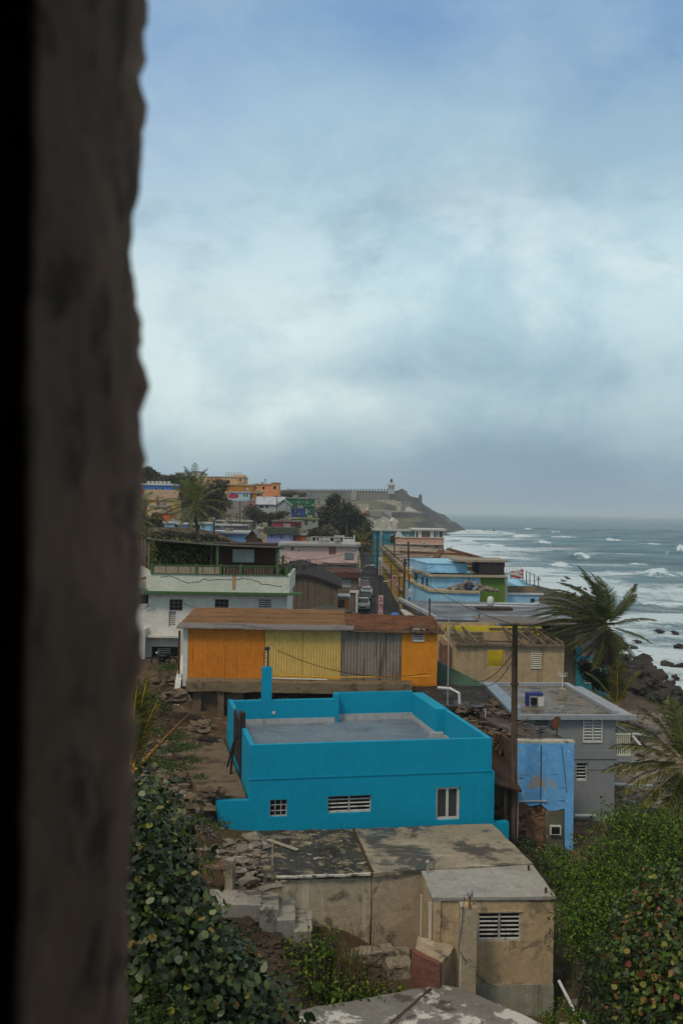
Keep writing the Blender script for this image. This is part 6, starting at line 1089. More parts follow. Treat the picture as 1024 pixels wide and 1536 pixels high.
# wires
for a_,b_,sg,lb in [((566,800,104),(615,814,124),.6,'cable from the thin street pole to the transformer pole'),((604,842,112),(772,938,49.5),.8,'long cable from the leaning street pole to the tall timber pole'),((415,975,58),(640,1010,61),.7,'cable drooping from the teal meter mast across the yellow sheets'),((772,975,49.5),(706,1020,66),.6,'black cable from the tall pole to the green sheet wall'),((772,985,49.5),(712,1018,70),.9,'second drooping cable from the tall pole to the wall corner'),
  ((541,825,230),(592,804,168),.8,'cable crossing high above the far street'),((424,836,118),(566,812,104),.9,'thin cable from the low broken pole to the street'),((592,812,168),(656,858,124),.7,'cable from the row pole to the light blue house'),((566,806,104),(592,806,168),.4,'cable running up the street between the poles'),((320,786,150),(415,744,270),1.2,'long cable over the hillside huts to the pole with a box')]:
    wire(P(*a_),P(*b_),sg,lb,.022 if a_[2]>90 else .02)
for k in range(16):
    d0=random.uniform(108,200); xa=SL(d0)-random.uniform(1,7); xb=SR(d0)+random.uniform(1,4); zz=float(np.interp(d0,ST[:,0],ST[:,3]))+random.uniform(5.5,9)
    wire((xa,d0+random.uniform(-6,6),zz+random.uniform(-1,1.5)),(xb,d0+random.uniform(-8,8),zz),random.uniform(.3,.9),'thin dark cable slung across the street between house fronts',.02,group='cables across the street')
for k in range(12):
    a=P(random.uniform(220,400),random.uniform(770,800),random.uniform(150,260)); b=a+Vector((random.uniform(8,22),random.uniform(-6,6),random.uniform(-1,1)))
    wire(a,b,random.uniform(.4,1.),'thin dark cable hanging over the hillside huts',.022,group='cables over the hillside')
# ================================================================== HEADLAND
M_fort = mat('fort masonry',(.155,.135,.11),[((.07,.06,.05),'n',.46,.66,.05,.8),((.24,.21,.17),'n',.56,.7,.12,.6)],.95,0); M_fortd = mat('dark fort masonry',(.085,.072,.06),[((.035,.03,.025),'n',.48,.66,.06,.8),((.15,.12,.09),'n',.58,.7,.1,.5)],.95,0)
def fprism(par,o,pts,d0,depth,zb,m,name,rg=0):
    """wall whose skyline is given as (px, py) at distance d0"""
    q=MB(); tops=[P(px,py,d0) for px,py in pts]; n=len(tops); vs=[(p.x-o[0],d0-o[1],zb-o[2]) for p in tops]+[(p.x-o[0],d0-o[1],p.z-o[2]) for p in tops]; vs+=[(x,y+depth,z) for x,y,z in vs]; m2=2*n
    fs=[(i,i+1,n+i+1,n+i) for i in range(n-1)]+[(m2+i+1,m2+i,m2+n+i,m2+n+i+1) for i in range(n-1)]+[(n+i,n+i+1,m2+n+i+1,m2+n+i) for i in range(n-1)]+[(0,n,m2+n,m2),(n-1,m2+n-1,m2+2*n-1,2*n-1)]
    q.add(vs,fs); return q.build(name,m,par)
FO=tuple(P(560,752,1200)); ft=thing('old_fort','long grey stone fort spread along the headland ridge','fort',FO)
fprism(ft,FO,[(418,735),(430,734.5),(470,735.5),(500,735.5),(540,736),(585,737)],1200,25,25,M_fort,'main_wall'); fprism(ft,FO,[(505,744),(520,742),(545,741.5),(583,741),(584,741.5)],1185,12,24,M_fort,'outer_wall')
fprism(ft,FO,[(583,737),(600,735.5),(606,735.6),(610,737.5),(611,741),(617,745),(628,747.5),(631,747.5)],1190,30,14,M_fortd,'sea_bastion'); fprism(ft,FO,[(588,746),(617,746),(631,747),(634,758)],1180,8,8,M_fortd,'lower_bastion')
q=MB()
for k in range(34): p=P(431+k*4.5,735.3,1199); q.box(p.x-FO[0],-1.4,p.z-FO[2]-1,p.x-FO[0]+1.9,-.2,p.z-FO[2]+1.5)
q.build('merlons',M_fort,ft)
gp=P(530.5,741,1180); q=MB(); q.box(gp.x-FO[0]-3,-22,gp.z-FO[2]-7,gp.x-FO[0]+3,-14,gp.z-FO[2]+2.2); q.add([(gp.x-FO[0]-3,-22,gp.z-FO[2]+2.2),(gp.x-FO[0]+3,-22,gp.z-FO[2]+2.2),(gp.x-FO[0],-22,gp.z-FO[2]+4.5),(gp.x-FO[0]-3,-14,gp.z-FO[2]+2.2),(gp.x-FO[0]+3,-14,gp.z-FO[2]+2.2),(gp.x-FO[0],-14,gp.z-FO[2]+4.5)],[(0,1,2),(5,4,3),(1,4,5,2),(0,2,5,3)]); q.build('gatehouse',mat('pale stone',(.3,.26,.2)),ft)
q=MB()
for px,py,hh in ((600,736,2.5),(603,735,3.5),(607,737,2)): p=P(px,py,1195); q.box(p.x-FO[0]-2,-3,p.z-FO[2]-2,p.x-FO[0]+2,3,p.z-FO[2]+hh*.4)
q.build('roof_blocks',M_fortd,ft)
p=P(597.5,728,1195); MB().tube([(p.x-FO[0],0,P(597,737,1195).z-FO[2]),(p.x-FO[0],0,p.z-FO[2])],.3,5).build('flagpole',M_white,ft)
ga=P(630,748,1176); gt=thing('stone_sentry_turret','small domed sentry turret on the seaward corner of the fort','turret',ga); MB().lathe([(1.2,-7),(2.0,-1),(2.2,0),(1.9,.2),(1.9,2.6),(2.3,2.8),(1.8,3.8),(.9,4.7),(.2,5.6)],12).build('turret',M_fortd,gt)
lp=P(586.5,737,1192); lh=thing('lighthouse','pale square lighthouse with a dark lantern rising above the fort','lighthouse',lp); sc=1192/F
hgt=lambda py: (737-py)*sc
q=MB(); q.box(-4.8*sc,-4,-3,4.8*sc,4,hgt(728)); q.build('tower',mat('grey white tower',(.4,.4,.38),[((.15,.13,.11),'n',.55,.65,.3,.8)]),lh)
MB().box(-6*sc,-5,hgt(728),6*sc,5,hgt(725.5)).build('gallery',M_white,lh); q=MB(); q.box(-3.6*sc,-3.2,hgt(725.5),3.6*sc,3.2,hgt(724)); q.build('collar',M_white,lh)
for s_ in (-1,1): MB().box(s_*2.2*sc-.9,-4.05,hgt(733.5),s_*2.2*sc+.9,-4.0,hgt(730)).build('window',M_dark,lh)
MB().lathe([(2.0*sc,hgt(724)),(2.0*sc,hgt(720.5)),(2.4*sc,hgt(720.3)),(1.4*sc,hgt(719.0)),(.4*sc,hgt(718.2)),(.2*sc,hgt(717))],10).build('lantern',M_black,lh)
# lower city walls, ruins, cemetery
cwl=thing('lower_city_wall','pale and dark lower rampart at the foot of the headland field','wall',P(600,790,1000)); o=tuple(cwl.location)
fprism(cwl,o,[(515,766),(545,765),(560,765.5),(587,767)],1000,8,6,mat('pale rampart',(.30,.28,.23),[((.16,.14,.11),'n',.5,.66,.06,.8)],.95,0),'pale_rampart'); fprism(cwl,o,[(587,768.5),(600,768),(630,769.5),(636,772),(642,774)],1010,10,2,M_fortd,'dark_rampart')
fprism(cwl,o,[(560,764),(600,766.5),(632,767.5),(633,769)],1040,4,14,mat('pale coping',(.34,.31,.25)),'coping')
for i,(a,b_,t_,bb,d,lb) in enumerate([(566,594,750,754,1150,'pale roofless ruin on the headland grass'),(595,601,752,760,1100,'small pale house at the right end of the headland ruins'),(536,553,756,763,1060,'square pale barracks ruin on the lower headland grass'),(603,616,753,757,1120,'low dark hut on the shoulder of the headland'),(534,545,764,775,900,'pale block building above the cemetery')]):
    q=hb('headland_ruin',lb,a,b_,t_,bb,d,'b0a58d' if i!=3 else '7d776b',12,[(a+(b_-a)*f,t_+(bb-t_)*.35,a+(b_-a)*f+1.2,t_+(bb-t_)*.8,'dark',M_dk) for f in ((.15,.4,.65) if b_-a>8 else (.35,))],found=12,cat='ruin',rc=(.3,.27,.22))
    q.e['group']='ruins on the headland'
fprism(None,(0,0,0),[(608,762),(612,760),(620,763.5),(628,768)],1060,3,16,M_white,'pale_path_wall'); tag(bpy.data.objects['pale_path_wall'],'bright sloping path wall beside the headland ruins','wall')
ce=thing('cemetery_chapel','domed chapel with a faded red dome among white tombs','chapel',P(549.5,777,800)); s8=800/F; MB().lathe([(5.2*s8,-4),(5.2*s8,5*s8)],14).build('drum',mat('pale stone',(.3,.26,.2)),ce); MB().lathe([(5.6*s8,5*s8),(5.2*s8,7.5*s8),(3.5*s8,10*s8),(1*s8,11.2*s8)],14).build('dome',mat('faded red dome',(.33,.10,.075)),ce,smooth=True); MB().lathe([(1.0*s8,11*s8),(1.2*s8,14*s8),(.4*s8,16*s8)],8).build('lantern',M_white,ce)
tm=MB(); ms=[]
for k in range(46):
    px=random.uniform(533,592); py=random.uniform(779,797); d=760-(py-779)*9+random.uniform(-20,20); p=P(px,py,d); w=random.uniform(1.8,5.5); h=random.uniform(.5,2.0)
    q=MB(); q.box(-w/2,-1,-4,w/2,1,h); 
    if k%3: q.box(-w*.3,-.6,h,w*.3,.6,h+.4)
    else: q.lathe([(.3,h),(.2,h+.5),(.1,h+.9)],6)
    o_=q.build('tomb',[mat('white tomb',(.5,.48,.43),bump=0),mat('grey tomb',(.34,.32,.29),bump=0),mat('cream tomb',(.42,.38,.3),bump=0)][k%3],thing('tomb_plot','pale tomb among the crowded white graves by the sea','tomb',p,random.uniform(-.3,.3),'tombs of the seaside cemetery'))
tt=thing('white_tent','white peaked tent roof at the edge of the cemetery','tent',P(590,782,780)); q=MB(); s8=780/F; q.add([(-7*s8,0,0),(9*s8,0,-1.5*s8),(8*s8,6,-1.5*s8),(-7*s8,6,0),(-2.5*s8,2,6.5*s8)],[(0,1,4),(1,2,4),(2,3,4),(3,0,4),(3,2,1,0)]); q.build('canopy',M_white,tt); MB().box(-6*s8,1,-5,8*s8,5,-.8*s8).build('wall',M_conc,tt)
for i,(px,py,d) in enumerate([(520,803,520),(548,806,420),(535,812,380),(557,812,340),(572,800,560),(585,801,600),(600,802,640)]): hb('shore_house',['grey house beyond the dark casuarina','small pale house where the street disappears','brown house at the end of the street','dark roofed house at the far end of the street','low pale house near the cemetery edge','low grey house below the dark rampart','low dark house below the dark rampart'][i],px-7,px+7,py-5,py+2,d,['8d8880','b3aca0','6e5a4c','5a5048','b8b2a4','8e8a84','6b665f'][i],7,[(px-4,py-3,px-2,py,'dark',M_dk),(px+2,py-3,px+4,py,'dark',M_dk)])
# ================================================================== TREES ON THE HILL
def T(label,px,pyb,d,blobs,n,size,m,**kw):
    """blobs in picture measure at distance d -> metres"""
    b=P(px,pyb,d); s=d/F; bl=[]
    for (bx,by,rx,rz) in blobs: p=P(bx,by,d); bl.append((p.x,d+random.uniform(-.3,.3)*rx*s,p.z,rx*s,rx*s*.8,rz*s))
    kw.setdefault('shell',.8); kw.setdefault('fr',3.0/(bl[0][3]+1)); return tree(kw.pop('name','leafy_tree'),label,tuple(b),10,bl,n,size,m,tr=kw.pop('tr',.3),**kw)
T('broad domed dark tree on the skyline at the far left',221,725,300,[(221,708,13,8),(212,714,12,7),(231,713,9,6),(214,722,18,9)],5200,.42,L_olive)
T('wide olive treetop right of the domed tree',250,735,300,[(245,722,18,8),(268,718,16,7),(228,728,14,8),(258,730,20,8)],5200,.42,L_olive)
T('spreading dark tree behind the palm crown',268,745,285,[(272,735,16,12),(284,748,16,14),(262,748,10,10)],4600,.4,L_olive)
T('large olive tree right of the palm crown',315,790,262,[(320,738,20,16),(334,728,10,9),(306,752,18,16),(330,756,16,12),(314,772,20,12)],8200,.36,L_olive)
T('dark bushy tree left of the palm below the tan house',222,800,225,[(218,790,18,14),(212,768,8,14),(234,785,12,12)],4600,.36,L_dark)
T('shadowy thicket at the foot of the palm',282,800,215,[(290,790,26,12),(262,796,16,10)],4200,.34,L_dark)
T('reddish brown shrub left of the red house',382,790,262,[(378,768,13,11),(390,776,12,10),(400,782,10,8)],3800,.34,L_olive)
T('dark shrub below the white gabled house',405,782,262,[(410,775,12,6),(424,772,8,5)],1800,.32,L_dark)
T('small dark tree in front of the red house',442,800,225,[(444,792,6,5)],900,.28,L_dark); T('leafy shrub above the pink roof terrace',470,806,215,[(470,800,8,7),(482,804,8,6)],1500,.3,L_olive)
T('low green trees left of the fort skyline',432,748,420,[(432,741,14,4),(450,742,10,3)],1600,.5,L_olive)
T('small tree beside the cobalt house',462,778,290,[(433,764,3,3)],300,.3,L_olive)
T('low dark thicket just behind the shack roof at the left',250,822,125,[(215,810,16,9),(240,812,16,8),(265,812,16,7),(290,815,16,6),(312,818,14,5)],5200,.2,L_dark)
T('dense scrub screening the earth bank behind the shack roof',270,812,150,[(225,803,16,7),(248,802,14,7),(270,805,14,6),(292,806,14,7),(318,809,12,6),(335,812,10,5)],6000,.22,L_olive)
T('olive scrub in front of the pale blue huts',300,815,165,[(262,806,16,7),(285,808,14,7),(312,808,12,6)],3400,.24,L_olive)
T('dark scrub at the far left below the palm',215,800,170,[(208,795,16,16),(222,805,16,10)],3200,.24,L_dark)
T('tall bushes on the slope left of the tan house',205,790,210,[(205,770,12,22),(214,758,8,10)],3000,.3,L_olive)
T('scrub covering the slope below the sage house',450,806,225,[(455,802,10,4),(475,797,8,5),(440,800,6,4)],1600,.26,L_olive)
# casuarina mass: big dark conifer-like crown
T('huge dark feathery casuarina crown in the centre of the hillside',515,825,262,[(500,752,13,9),(492,770,18,14),(520,768,18,16),(540,782,16,14),(506,786,26,16),(530,800,24,14),(549,796,12,12),(488,800,14,12),(505,745,6,5)],20000,.34,L_pine,name='casuarina_tree',tr=.5,shell=.85,gap=.2)
T('second shorter casuarina at the left of the dark crown',490,800,255,[(486,778,10,12),(480,790,10,10)],4200,.34,L_pine,name='casuarina_tree')
T('pale flowering shrub low in front of the casuarina',490,812,215,[(492,794,9,7),(500,800,10,6)],1700,.26,leafmat('cream blossom leaves',[(0,(.05,.05,.02)),(.5,(.12,.11,.06)),(1,(.28,.25,.17))]),name='flowering_shrub')
T('dark trees closing the far end of the street',556,842,300,[(556,812,12,10),(545,820,9,10),(566,808,8,8)],3000,.36,L_dark)
lt_=T('broad green tree on the grassy slope outside the town',100,880,120,[(100,850,30,24),(80,862,24,20),(125,862,22,18)],2600,.3,L_olive)
for k in range(15):
    d_=random.uniform(60,260); x_=-d_*.34-random.uniform(3,60); r=copy_tree(lt_); r.location=(x_,d_,gz(x_,d_)); r.rotation_euler=(0,0,random.uniform(0,6)); s_=random.uniform(.6,1.3); r.scale=(s_,s_,s_)
for o_ in [o_ for o_ in bpy.data.objects if o_.get('label')=='broad green tree on the grassy slope outside the town']: o_['group']='trees on the grassy slope'
# palms on the hill
pt=P(291,757,148)
palm('coconut_palm','tall coconut palm with a wide crown in the middle of the hillside',tuple(P(297,816,148)),tuple(pt),[(R(a),R(e),l,dict(droop=dr,wind=(-.05,0,0))) for a,e,l,dr in [(95,85,4.2,.3),(60,66,4.8,.5),(120,64,4.6,.5),(30,45,5.2,.9),(150,48,5.0,.8),(0,22,5.4,1.0),(180,24,5.6,1.0),(345,2,5.2,.9),(195,5,5.2,.9),(325,-22,4.8,.6),(215,-20,5,.6),(310,-45,4.5,.3),(232,-45,4.6,.3),(270,10,4.2,1.2),(80,60,5.2,.6),(10,-8,5.0,.6),(170,-5,5.2,.7),(45,58,5.2,.6),(255,-70,4,.2),(135,60,5,.7)]],leaf=1.05,nl=48,tr=.22,nut=5,rrk=.6,lw=1.25,mrib=M_rib)
palm('coconut_palm','second taller palm rising just behind the first hillside palm',tuple(P(290,800,190)),tuple(P(291,728,190)),[(R(a),R(e),4.4,dict(droop=.7)) for a,e in [(90,80),(50,55),(130,55),(10,25),(170,25),(340,-10),(200,-10),(270,30),(30,60),(150,65),(310,-35),(230,-35)]],leaf=1.1,nl=30,tr=.2,rrk=.5,lw=1.,mrib=M_rib,mleaf=L_dark)
palm('coconut_palm','shaggy palm half hidden by the stone edge at the far left',tuple(P(206,822,130)),tuple(P(204,775,130)),[(R(a),R(e),4.5,dict(droop=.8)) for a,e in [(60,60),(30,30),(5,5),(350,-15),(335,-35),(100,70),(20,50),(300,-30)]],leaf=1.3,nl=30,tr=.2,rrk=.5,lw=1.2,mrib=M_rib)
palm('coconut_palm','low palm with yellowing fronds beside the far end of the street',tuple(P(544,845,190)),tuple(P(543,815,190)),[(R(a),R(e),4.2,dict(droop=.9,wind=(.25,0,0))) for a,e in [(90,80),(50,55),(130,50),(10,25),(170,20),(345,0),(200,-10),(270,30),(0,-15),(325,-30)]],leaf=1.0,nl=24,tr=.2,dry=[(R(-10),R(5),4.6,dict(droop=1))])
palm('small_palm','little fan shaped palm below the cobalt house',tuple(P(430,778,280)),tuple(P(430,768,280)),[(R(a),R(e),2.2,dict(droop=.8)) for a,e in [(90,80),(40,50),(140,50),(0,20),(180,20),(320,-10),(220,-10)]],leaf=.6,nl=14,tr=.15)
# ================================================================== NEAR PLANTS
# big wind-blown palm on the right
W_=(-1.35,.1,-.3)
c=P(908,940,82); b0=P(922,1045,82)
fr_=[(R(a),R(e),l*1.12,dict(droop=dr,wind=w)) for a,e,l,dr,w in [
 (85,80,4.4,.2,(-1.1,0,0)),(60,78,4.2,.2,(-.9,0,0)),(110,62,4.8,.3,W_),(130,50,5.4,.4,W_),(150,38,5.6,.5,W_),(165,25,5.8,.5,W_),(180,16,6.0,.6,W_),(190,4,5.8,.6,W_),(200,-8,5.4,.6,W_),(205,28,5.6,.6,W_),(220,12,5.2,.6,W_),(215,-20,5.0,.5,W_),
 (240,30,4.6,.6,W_),(260,48,4.6,.6,W_),(140,68,5.0,.3,W_),(100,70,5.0,.3,(-.7,0,0)),(230,-30,4.6,.4,W_),(172,44,5.8,.5,W_),(250,-35,4.4,.3,(-.4,0,0)),(300,-50,3.8,.2,(-.2,0,0)),
 (20,46,4.0,.1,(-.2,0,.1)),(8,18,3.9,.5,(-.1,0,0)),(-8,-8,3.4,.5,(0,0,0)),(-30,-38,3.2,.5,(0,0,0)),(35,38,4.0,.3,(-.1,0,0)),(120,45,5.6,.5,W_),(186,30,5.8,.7,W_),(158,12,5.6,.5,W_),(176,-2,5.6,.4,W_),(150,58,5.4,.5,W_),(135,30,5.0,.5,W_),(170,34,5.8,.6,W_),(195,20,5.6,.6,W_),(160,5,5.4,.5,W_),(210,2,5.4,.5,W_),(225,-8,5.0,.5,W_),(75,66,4.6,.4,(-1.2,0,0)),(50,60,4.2,.4,(-1.0,0,0)),(40,-30,3.2,.4,(0,0,0)),(270,20,4.4,.7,W_),(285,-10,4.0,.6,(-.5,0,0)),(240,-5,4.8,.6,W_),(182,55,5.4,.6,W_)]]
palm('coconut_palm','large coconut palm with fronds blown hard to the left by the sea',tuple(b0),tuple(c),fr_,leaf=.98,nl=90,tr=.24,rrk=.6,lw=.95,mleaf=L_palmd,mrib=M_rib,dry=[(R(262),R(-70),3.6,dict(droop=.2,wind=(-.3,0,0))),(R(280),R(-78),3.8,dict(droop=.2)),(R(240),R(-60),4.0,dict(droop=.3,wind=(-.5,0,0))),(R(300),R(-65),3.4,dict(droop=.3)),(R(215),R(-50),4.2,dict(droop=.3,wind=(-.5,0,0))),(R(60),R(-70),3.4,dict(droop=.3)),(R(190),R(-35),4.4,dict(droop=.3,wind=W_))],nut=6)
c=P(930,1035,76)
palm('small_palm','young palm with drooping fronds at the foot of the large shore palm',tuple(P(928,1075,76)),tuple(P(925,1062,76)),[(R(a),R(e),l,dict(droop=dr)) for a,e,l,dr in [(90,88,3.4,.2),(60,78,3.6,.5),(120,75,3.2,.4),(20,66,3.4,.9),(160,60,3.6,.9),(200,45,3.2,.9),(-15,70,3.4,1.1),(75,82,3.6,.2)]],leaf=.8,nl=36,tr=.12,dry=[(R(85),R(84),3.4,dict(droop=.15)),(R(110),R(80),3.2,dict(droop=.2))])
T_=T
T('dark green bush at the foot of the large shore palm',890,1030,84,[(888,1010,14,16),(905,1022,16,16),(876,1000,10,10),(900,990,10,10)],3800,.16,L_dark,name='dark_bush',tr=.08)
# palm at the right frame edge
c=P(1030,1150,45)
palm('coconut_palm','coconut palm leaning in from the right edge above the bushes',tuple(P(1045,1260,45)),tuple(c),[(R(a),R(e),l,dict(droop=dr,wind=w)) for a,e,l,dr,w in [
 (175,62,3.4,.5,(-.25,0,0)),(165,45,3.6,.6,(-.3,0,0)),(182,30,3.6,.7,(-.3,0,0)),(190,12,3.4,.8,(-.2,0,0)),(200,-2,3.6,.7,(-.2,0,0)),(210,-18,3.2,.6,(-.2,0,0)),(150,70,3.4,.4,(-.2,0,0)),(120,78,3.2,.3,(-.2,0,0)),(225,-35,3.0,.5,(-.1,0,0)),(235,20,3.0,.7,(-.2,0,0)),
 (90,60,3.4,.5,(-.1,0,0)),(0,40,3.2,.8,(0,0,0)),(45,50,3.2,.7,(0,0,0)),(300,10,3.0,.7,(0,0,0)),(250,-50,2.8,.3,(0,0,0)),(178,8,3.8,.6,(-.3,0,0))]],leaf=.95,nl=60,tr=.16,rrk=.5,lw=.9,dry=[(R(215),R(-45),2.8,dict(droop=.3)),(R(240),R(-60),2.6,dict(droop=.3)),(R(195),R(-30),3.0,dict(droop=.4))])
M_yrib = mat('bright yellow palm midrib', (.62,.34,.02), [((.3,.14,.02),'n',.5,.7,3,.5)], .5, 0)
# palm at the left edge, mostly hidden behind the stone jamb
cb=P(196,1165,33)
e=palm('coconut_palm','young palm by the stone edge with upright green fronds and one yellow stemmed dry frond',tuple(P(188,1250,33)),tuple(cb),[(R(88),R(86),3.1,dict(droop=.15,wind=(.12,0,0))),(R(70),R(78),3.2,dict(droop=.25,wind=(.1,0,0))),(R(100),R(80),3.0,dict(droop=.2)),(R(40),R(72),2.6,dict(droop=.5)),(R(150),R(60),2.6,dict(droop=.8)),(R(200),R(40),2.6,dict(droop=.9))],leaf=.62,nl=70,tr=.13,
  dry=[(R(-10),R(50),3.1,dict(droop=.12,wind=(.05,0,0))),(R(30),R(72),2.4,dict(droop=.5))],rrk=1.9,lw=1.1,mrib=M_yrib)
# sea grape on the left slope
def grape(name,label,blobs,n,size,m,base,cat='bush',poly=ROUND,**kw):
    bl=[]
    for (px,py,d,r,rz) in blobs: p=P(px,py,d); bl.append((p.x,p.y,p.z,r,r,rz))
    e=thing(name,label,cat,base); b=Vector(base); t=MB()
    for q in bl:
        c=Vector(q[:3])-b; t.tube([(random.uniform(-.3,.3),random.uniform(-.3,.3),-.4),c*.5+Vector((random.uniform(-.3,.3),0,.1)),c+Vector((0,0,q[5]*.3))],[.05,.035,.015],5)
        for _ in range(4): t.tube([c*.7,c+Vector((random.uniform(-.8,.8)*q[3],random.uniform(-.8,.8)*q[3],random.uniform(.2,.8)*q[5]))],[.025,.008],4)
    t.build('stems',M_bark,e); lb=[(q[0]-b.x,q[1]-b.y,q[2]-b.z,q[3],q[4],q[5]) for q in bl]; crown('foliage',lb,n,size,m,e,poly,**kw); return e
g0=P(230,1500,18)
grape('sea_grape_bush','large sea grape bush with leathery round leaves filling the lower left slope',[(170,1300,19,1.5,1.5),(215,1235,21,.95,1.1),(190,1215,22,.9,1.2),(215,1310,19,1.05,1.2),(240,1360,18,1.1,1.15),(180,1440,17,1.6,1.6),(265,1420,17.5,1.05,1.1),(300,1470,17,.95,1.05),(335,1500,17,.9,.95),(230,1500,16.5,1.2,1.2),(375,1530,17.5,.75,.8),(410,1560,18,.65,.7),(300,1545,16.5,1.1,.9),(250,1300,20,.6,.8),(345,1445,18.5,.4,.5),(150,1380,18,1.5,1.5)],23000,.068,L_grape,(g0.x-1,18.5,gz(g0.x-1,18.5)),jit=.85,gap=.3,up=.5,shell=.7,fr=2.2)
# low fine weeds
def weeds(name,label,cpts,n,size,m,cat='weeds',**kw):
    bl=[]
    for (px,py,d,rx,rz) in cpts: p=P(px,py,d); bl.append((p.x,p.y,p.z,rx,rx,rz))
    o=crown(name,bl,n,size,m,**kw); return tag(o,label,cat)
rb=MB()
for k in range(700):
    x=random.uniform(-4.6,2.0); y=random.uniform(36.3,39.4); s_=abs(random.gauss(.02,.06))+.025; rb.lump((x,y,gz(x,y)+s_*.2),(s_*1.5,s_*1.2,s_*.8),k,1,.8)
tag(rb.build('rubble',mat('dark damp rubble',(.07,.05,.035),[((.2,.16,.11),'n',.55,.7,2,.8)],.9,.8,6)),kind='stuff')
weeds('slope_weeds','scrubby dark weeds on the earth bank below the crumbling stairs',[(430,1420,38.2,.9,.3),(480,1415,38.3,.9,.3),(400,1400,38.8,.6,.25),(455,1455,37.5,1.0,.4),(380,1420,38,.5,.3)],2600,.07,L_dark,gap=.3,shell=.95,up=.7)
weeds('fern_weeds','low feathery green weeds at the bottom left corner below the sea grape',[(225,1520,15.2,.5,.35),(255,1545,15,.5,.35),(200,1540,15,.5,.3)],2600,.035,L_weed,gap=.1,shell=.9,up=.6)
e=grape('tall_weed_bush','tall leafy weeds with bare reddish stalks in front of the tan rear wall',[(470,1480,37,1.3,.9),(520,1490,37,1.4,.8),(560,1500,37,1.0,.6),(440,1470,37,.9,.9),(480,1430,37.5,.8,.9),(600,1500,37,.8,.35),(430,1440,37.5,.5,.7),(515,1450,38,.8,.6)],7000,.10,L_green,(P(500,1500,37).x,37,4.1),poly=OVAL,gap=.2,shell=.85,up=.7,fr=2)
q=MB()
for k in range(90): x=random.gauss(0,1.0); y=random.uniform(-.8,1.2); h=random.uniform(1.2,3.0); q.tube([(x,y,0),(x+random.uniform(-.15,.15),y,h*.6),(x+random.uniform(-.3,.3),y,h)],[.014,.011,.005],4)
q.build('dry_stalks',mat('reddish dry stalk',(.13,.075,.045),bump=0),e)
# right-hand bushes
grape('green_shrub','big bright green shrub right of the blue wall ruin',[(925,1235,41,1.0,.9),(960,1250,41,1.4,1.2),(905,1290,40,1.3,1.1),(945,1310,39,1.6,1.4),(995,1290,40,1.6,1.5),(1030,1270,40,1.4,1.4),(985,1240,42,1.3,.9),(880,1320,39,.8,.8),(1010,1340,38,1.5,1.3)],24000,.070,L_green,(P(950,1320,40).x,40,4.6),poly=OVAL,gap=.25,shell=.75,up=.6,fr=1.6)
grape('green_shrub','mid green shrub beside the roof corner of the bare concrete house',[(850,1310,41,.9,.6),(870,1350,38,1.0,.9),(900,1380,36.5,1.2,1.0),(865,1395,36,.9,.9),(930,1360,37,1.2,1.0),(835,1285,43,.8,.5),(890,1420,35.5,.9,.7),(905,1330,38.5,1.1,.8)],17000,.070,L_green,(P(880,1400,37).x,37,4.4),poly=OVAL,gap=.25,shell=.75,up=.6,fr=1.6)
grape('autumn_sea_grape_bush','sea grape bush with red and yellow round leaves at the lower right corner',[(1000,1390,30,1.2,1.1),(1030,1360,31,1.3,1.2),(960,1440,29,1.0,.9),(1005,1450,28,1.3,1.2),(975,1500,27.5,1.0,.9),(1030,1500,27,1.3,1.2),(940,1400,31,.7,.7),(950,1370,32,.7,.6),(1000,1550,26.5,1.2,.9)],16000,.078,L_grape2,(P(990,1450,28).x,28.5,6.3),gap=.3,shell=.7,up=.5,jit=.7,fr=1.8)
grape('dark_bush','shadowy dark bush between the rubble slope and the red leaved sea grape',[(920,1440,32,.9,.8),(900,1475,31,.7,.6),(935,1490,30,.8,.7),(930,1530,29,.7,.6)],3600,.09,L_dark,(P(920,1460,31).x,31,5.6),gap=.25,shell=.8,up=.5,fr=1.6,poly=OVAL)
weeds('low_weeds','small leafy weeds at the bottom edge under the greenish foundation wall',[(850,1515,33,.55,.35),(828,1530,32.5,.5,.35),(870,1525,32,.4,.3),(905,1525,31,.5,.3)],1700,.055,L_green,gap=.1,shell=.9,up=.6)
weeds('dark_ground_creeper','dark green ground creeper between the concrete roof and the blue wall ruin',[(800,1280,46,.9,.25),(820,1300,44,.8,.25),(790,1262,48,.6,.2),(845,1330,41.5,.6,.3)],2600,.08,L_dark,gap=.1,shell=.95,up=.8)
weeds('slope_greenery','patches of low green weeds over the dirt slope by the yellow stemmed frond',[(215,1190,44,1.0,.3),(240,1215,43,.8,.25),(330,1235,43.5,.5,.15),(225,1095,55,.9,.3),(240,1060,60,1.0,.4),(225,1045,62,.8,.5),(310,1290,41.5,.5,.2),(345,1390,38.5,.6,.3),(280,1240,43,.5,.15),(260,1150,49,.9,.2),(300,1230,44,.6,.15),(370,1370,39.5,.5,.2),(250,1000,68,1.2,.25)],8500,.065,L_weed,gap=.3,shell=.98,up=.8,fr=1.5)
weeds('terrace_weeds','mossy green weeds growing across the upper end of the brown terrace',[(275,1120,53,1.0,.18),(262,1105,55,.9,.18),(292,1140,51,.5,.12),(300,1165,48.5,.5,.1),(255,1125,53,.7,.15),(232,1140,52,.8,.15)],5200,.055,L_weed,gap=.3,shell=.98,up=.9,fr=1.5)
weeds('roof_edge_weeds','tuft of green weeds at the foot of the teal wall on the black roof',[(520,1253,46.2,.35,.14),(508,1256,46,.25,.1)],420,.05,L_weed,gap=.1,shell=.95,up=.9)
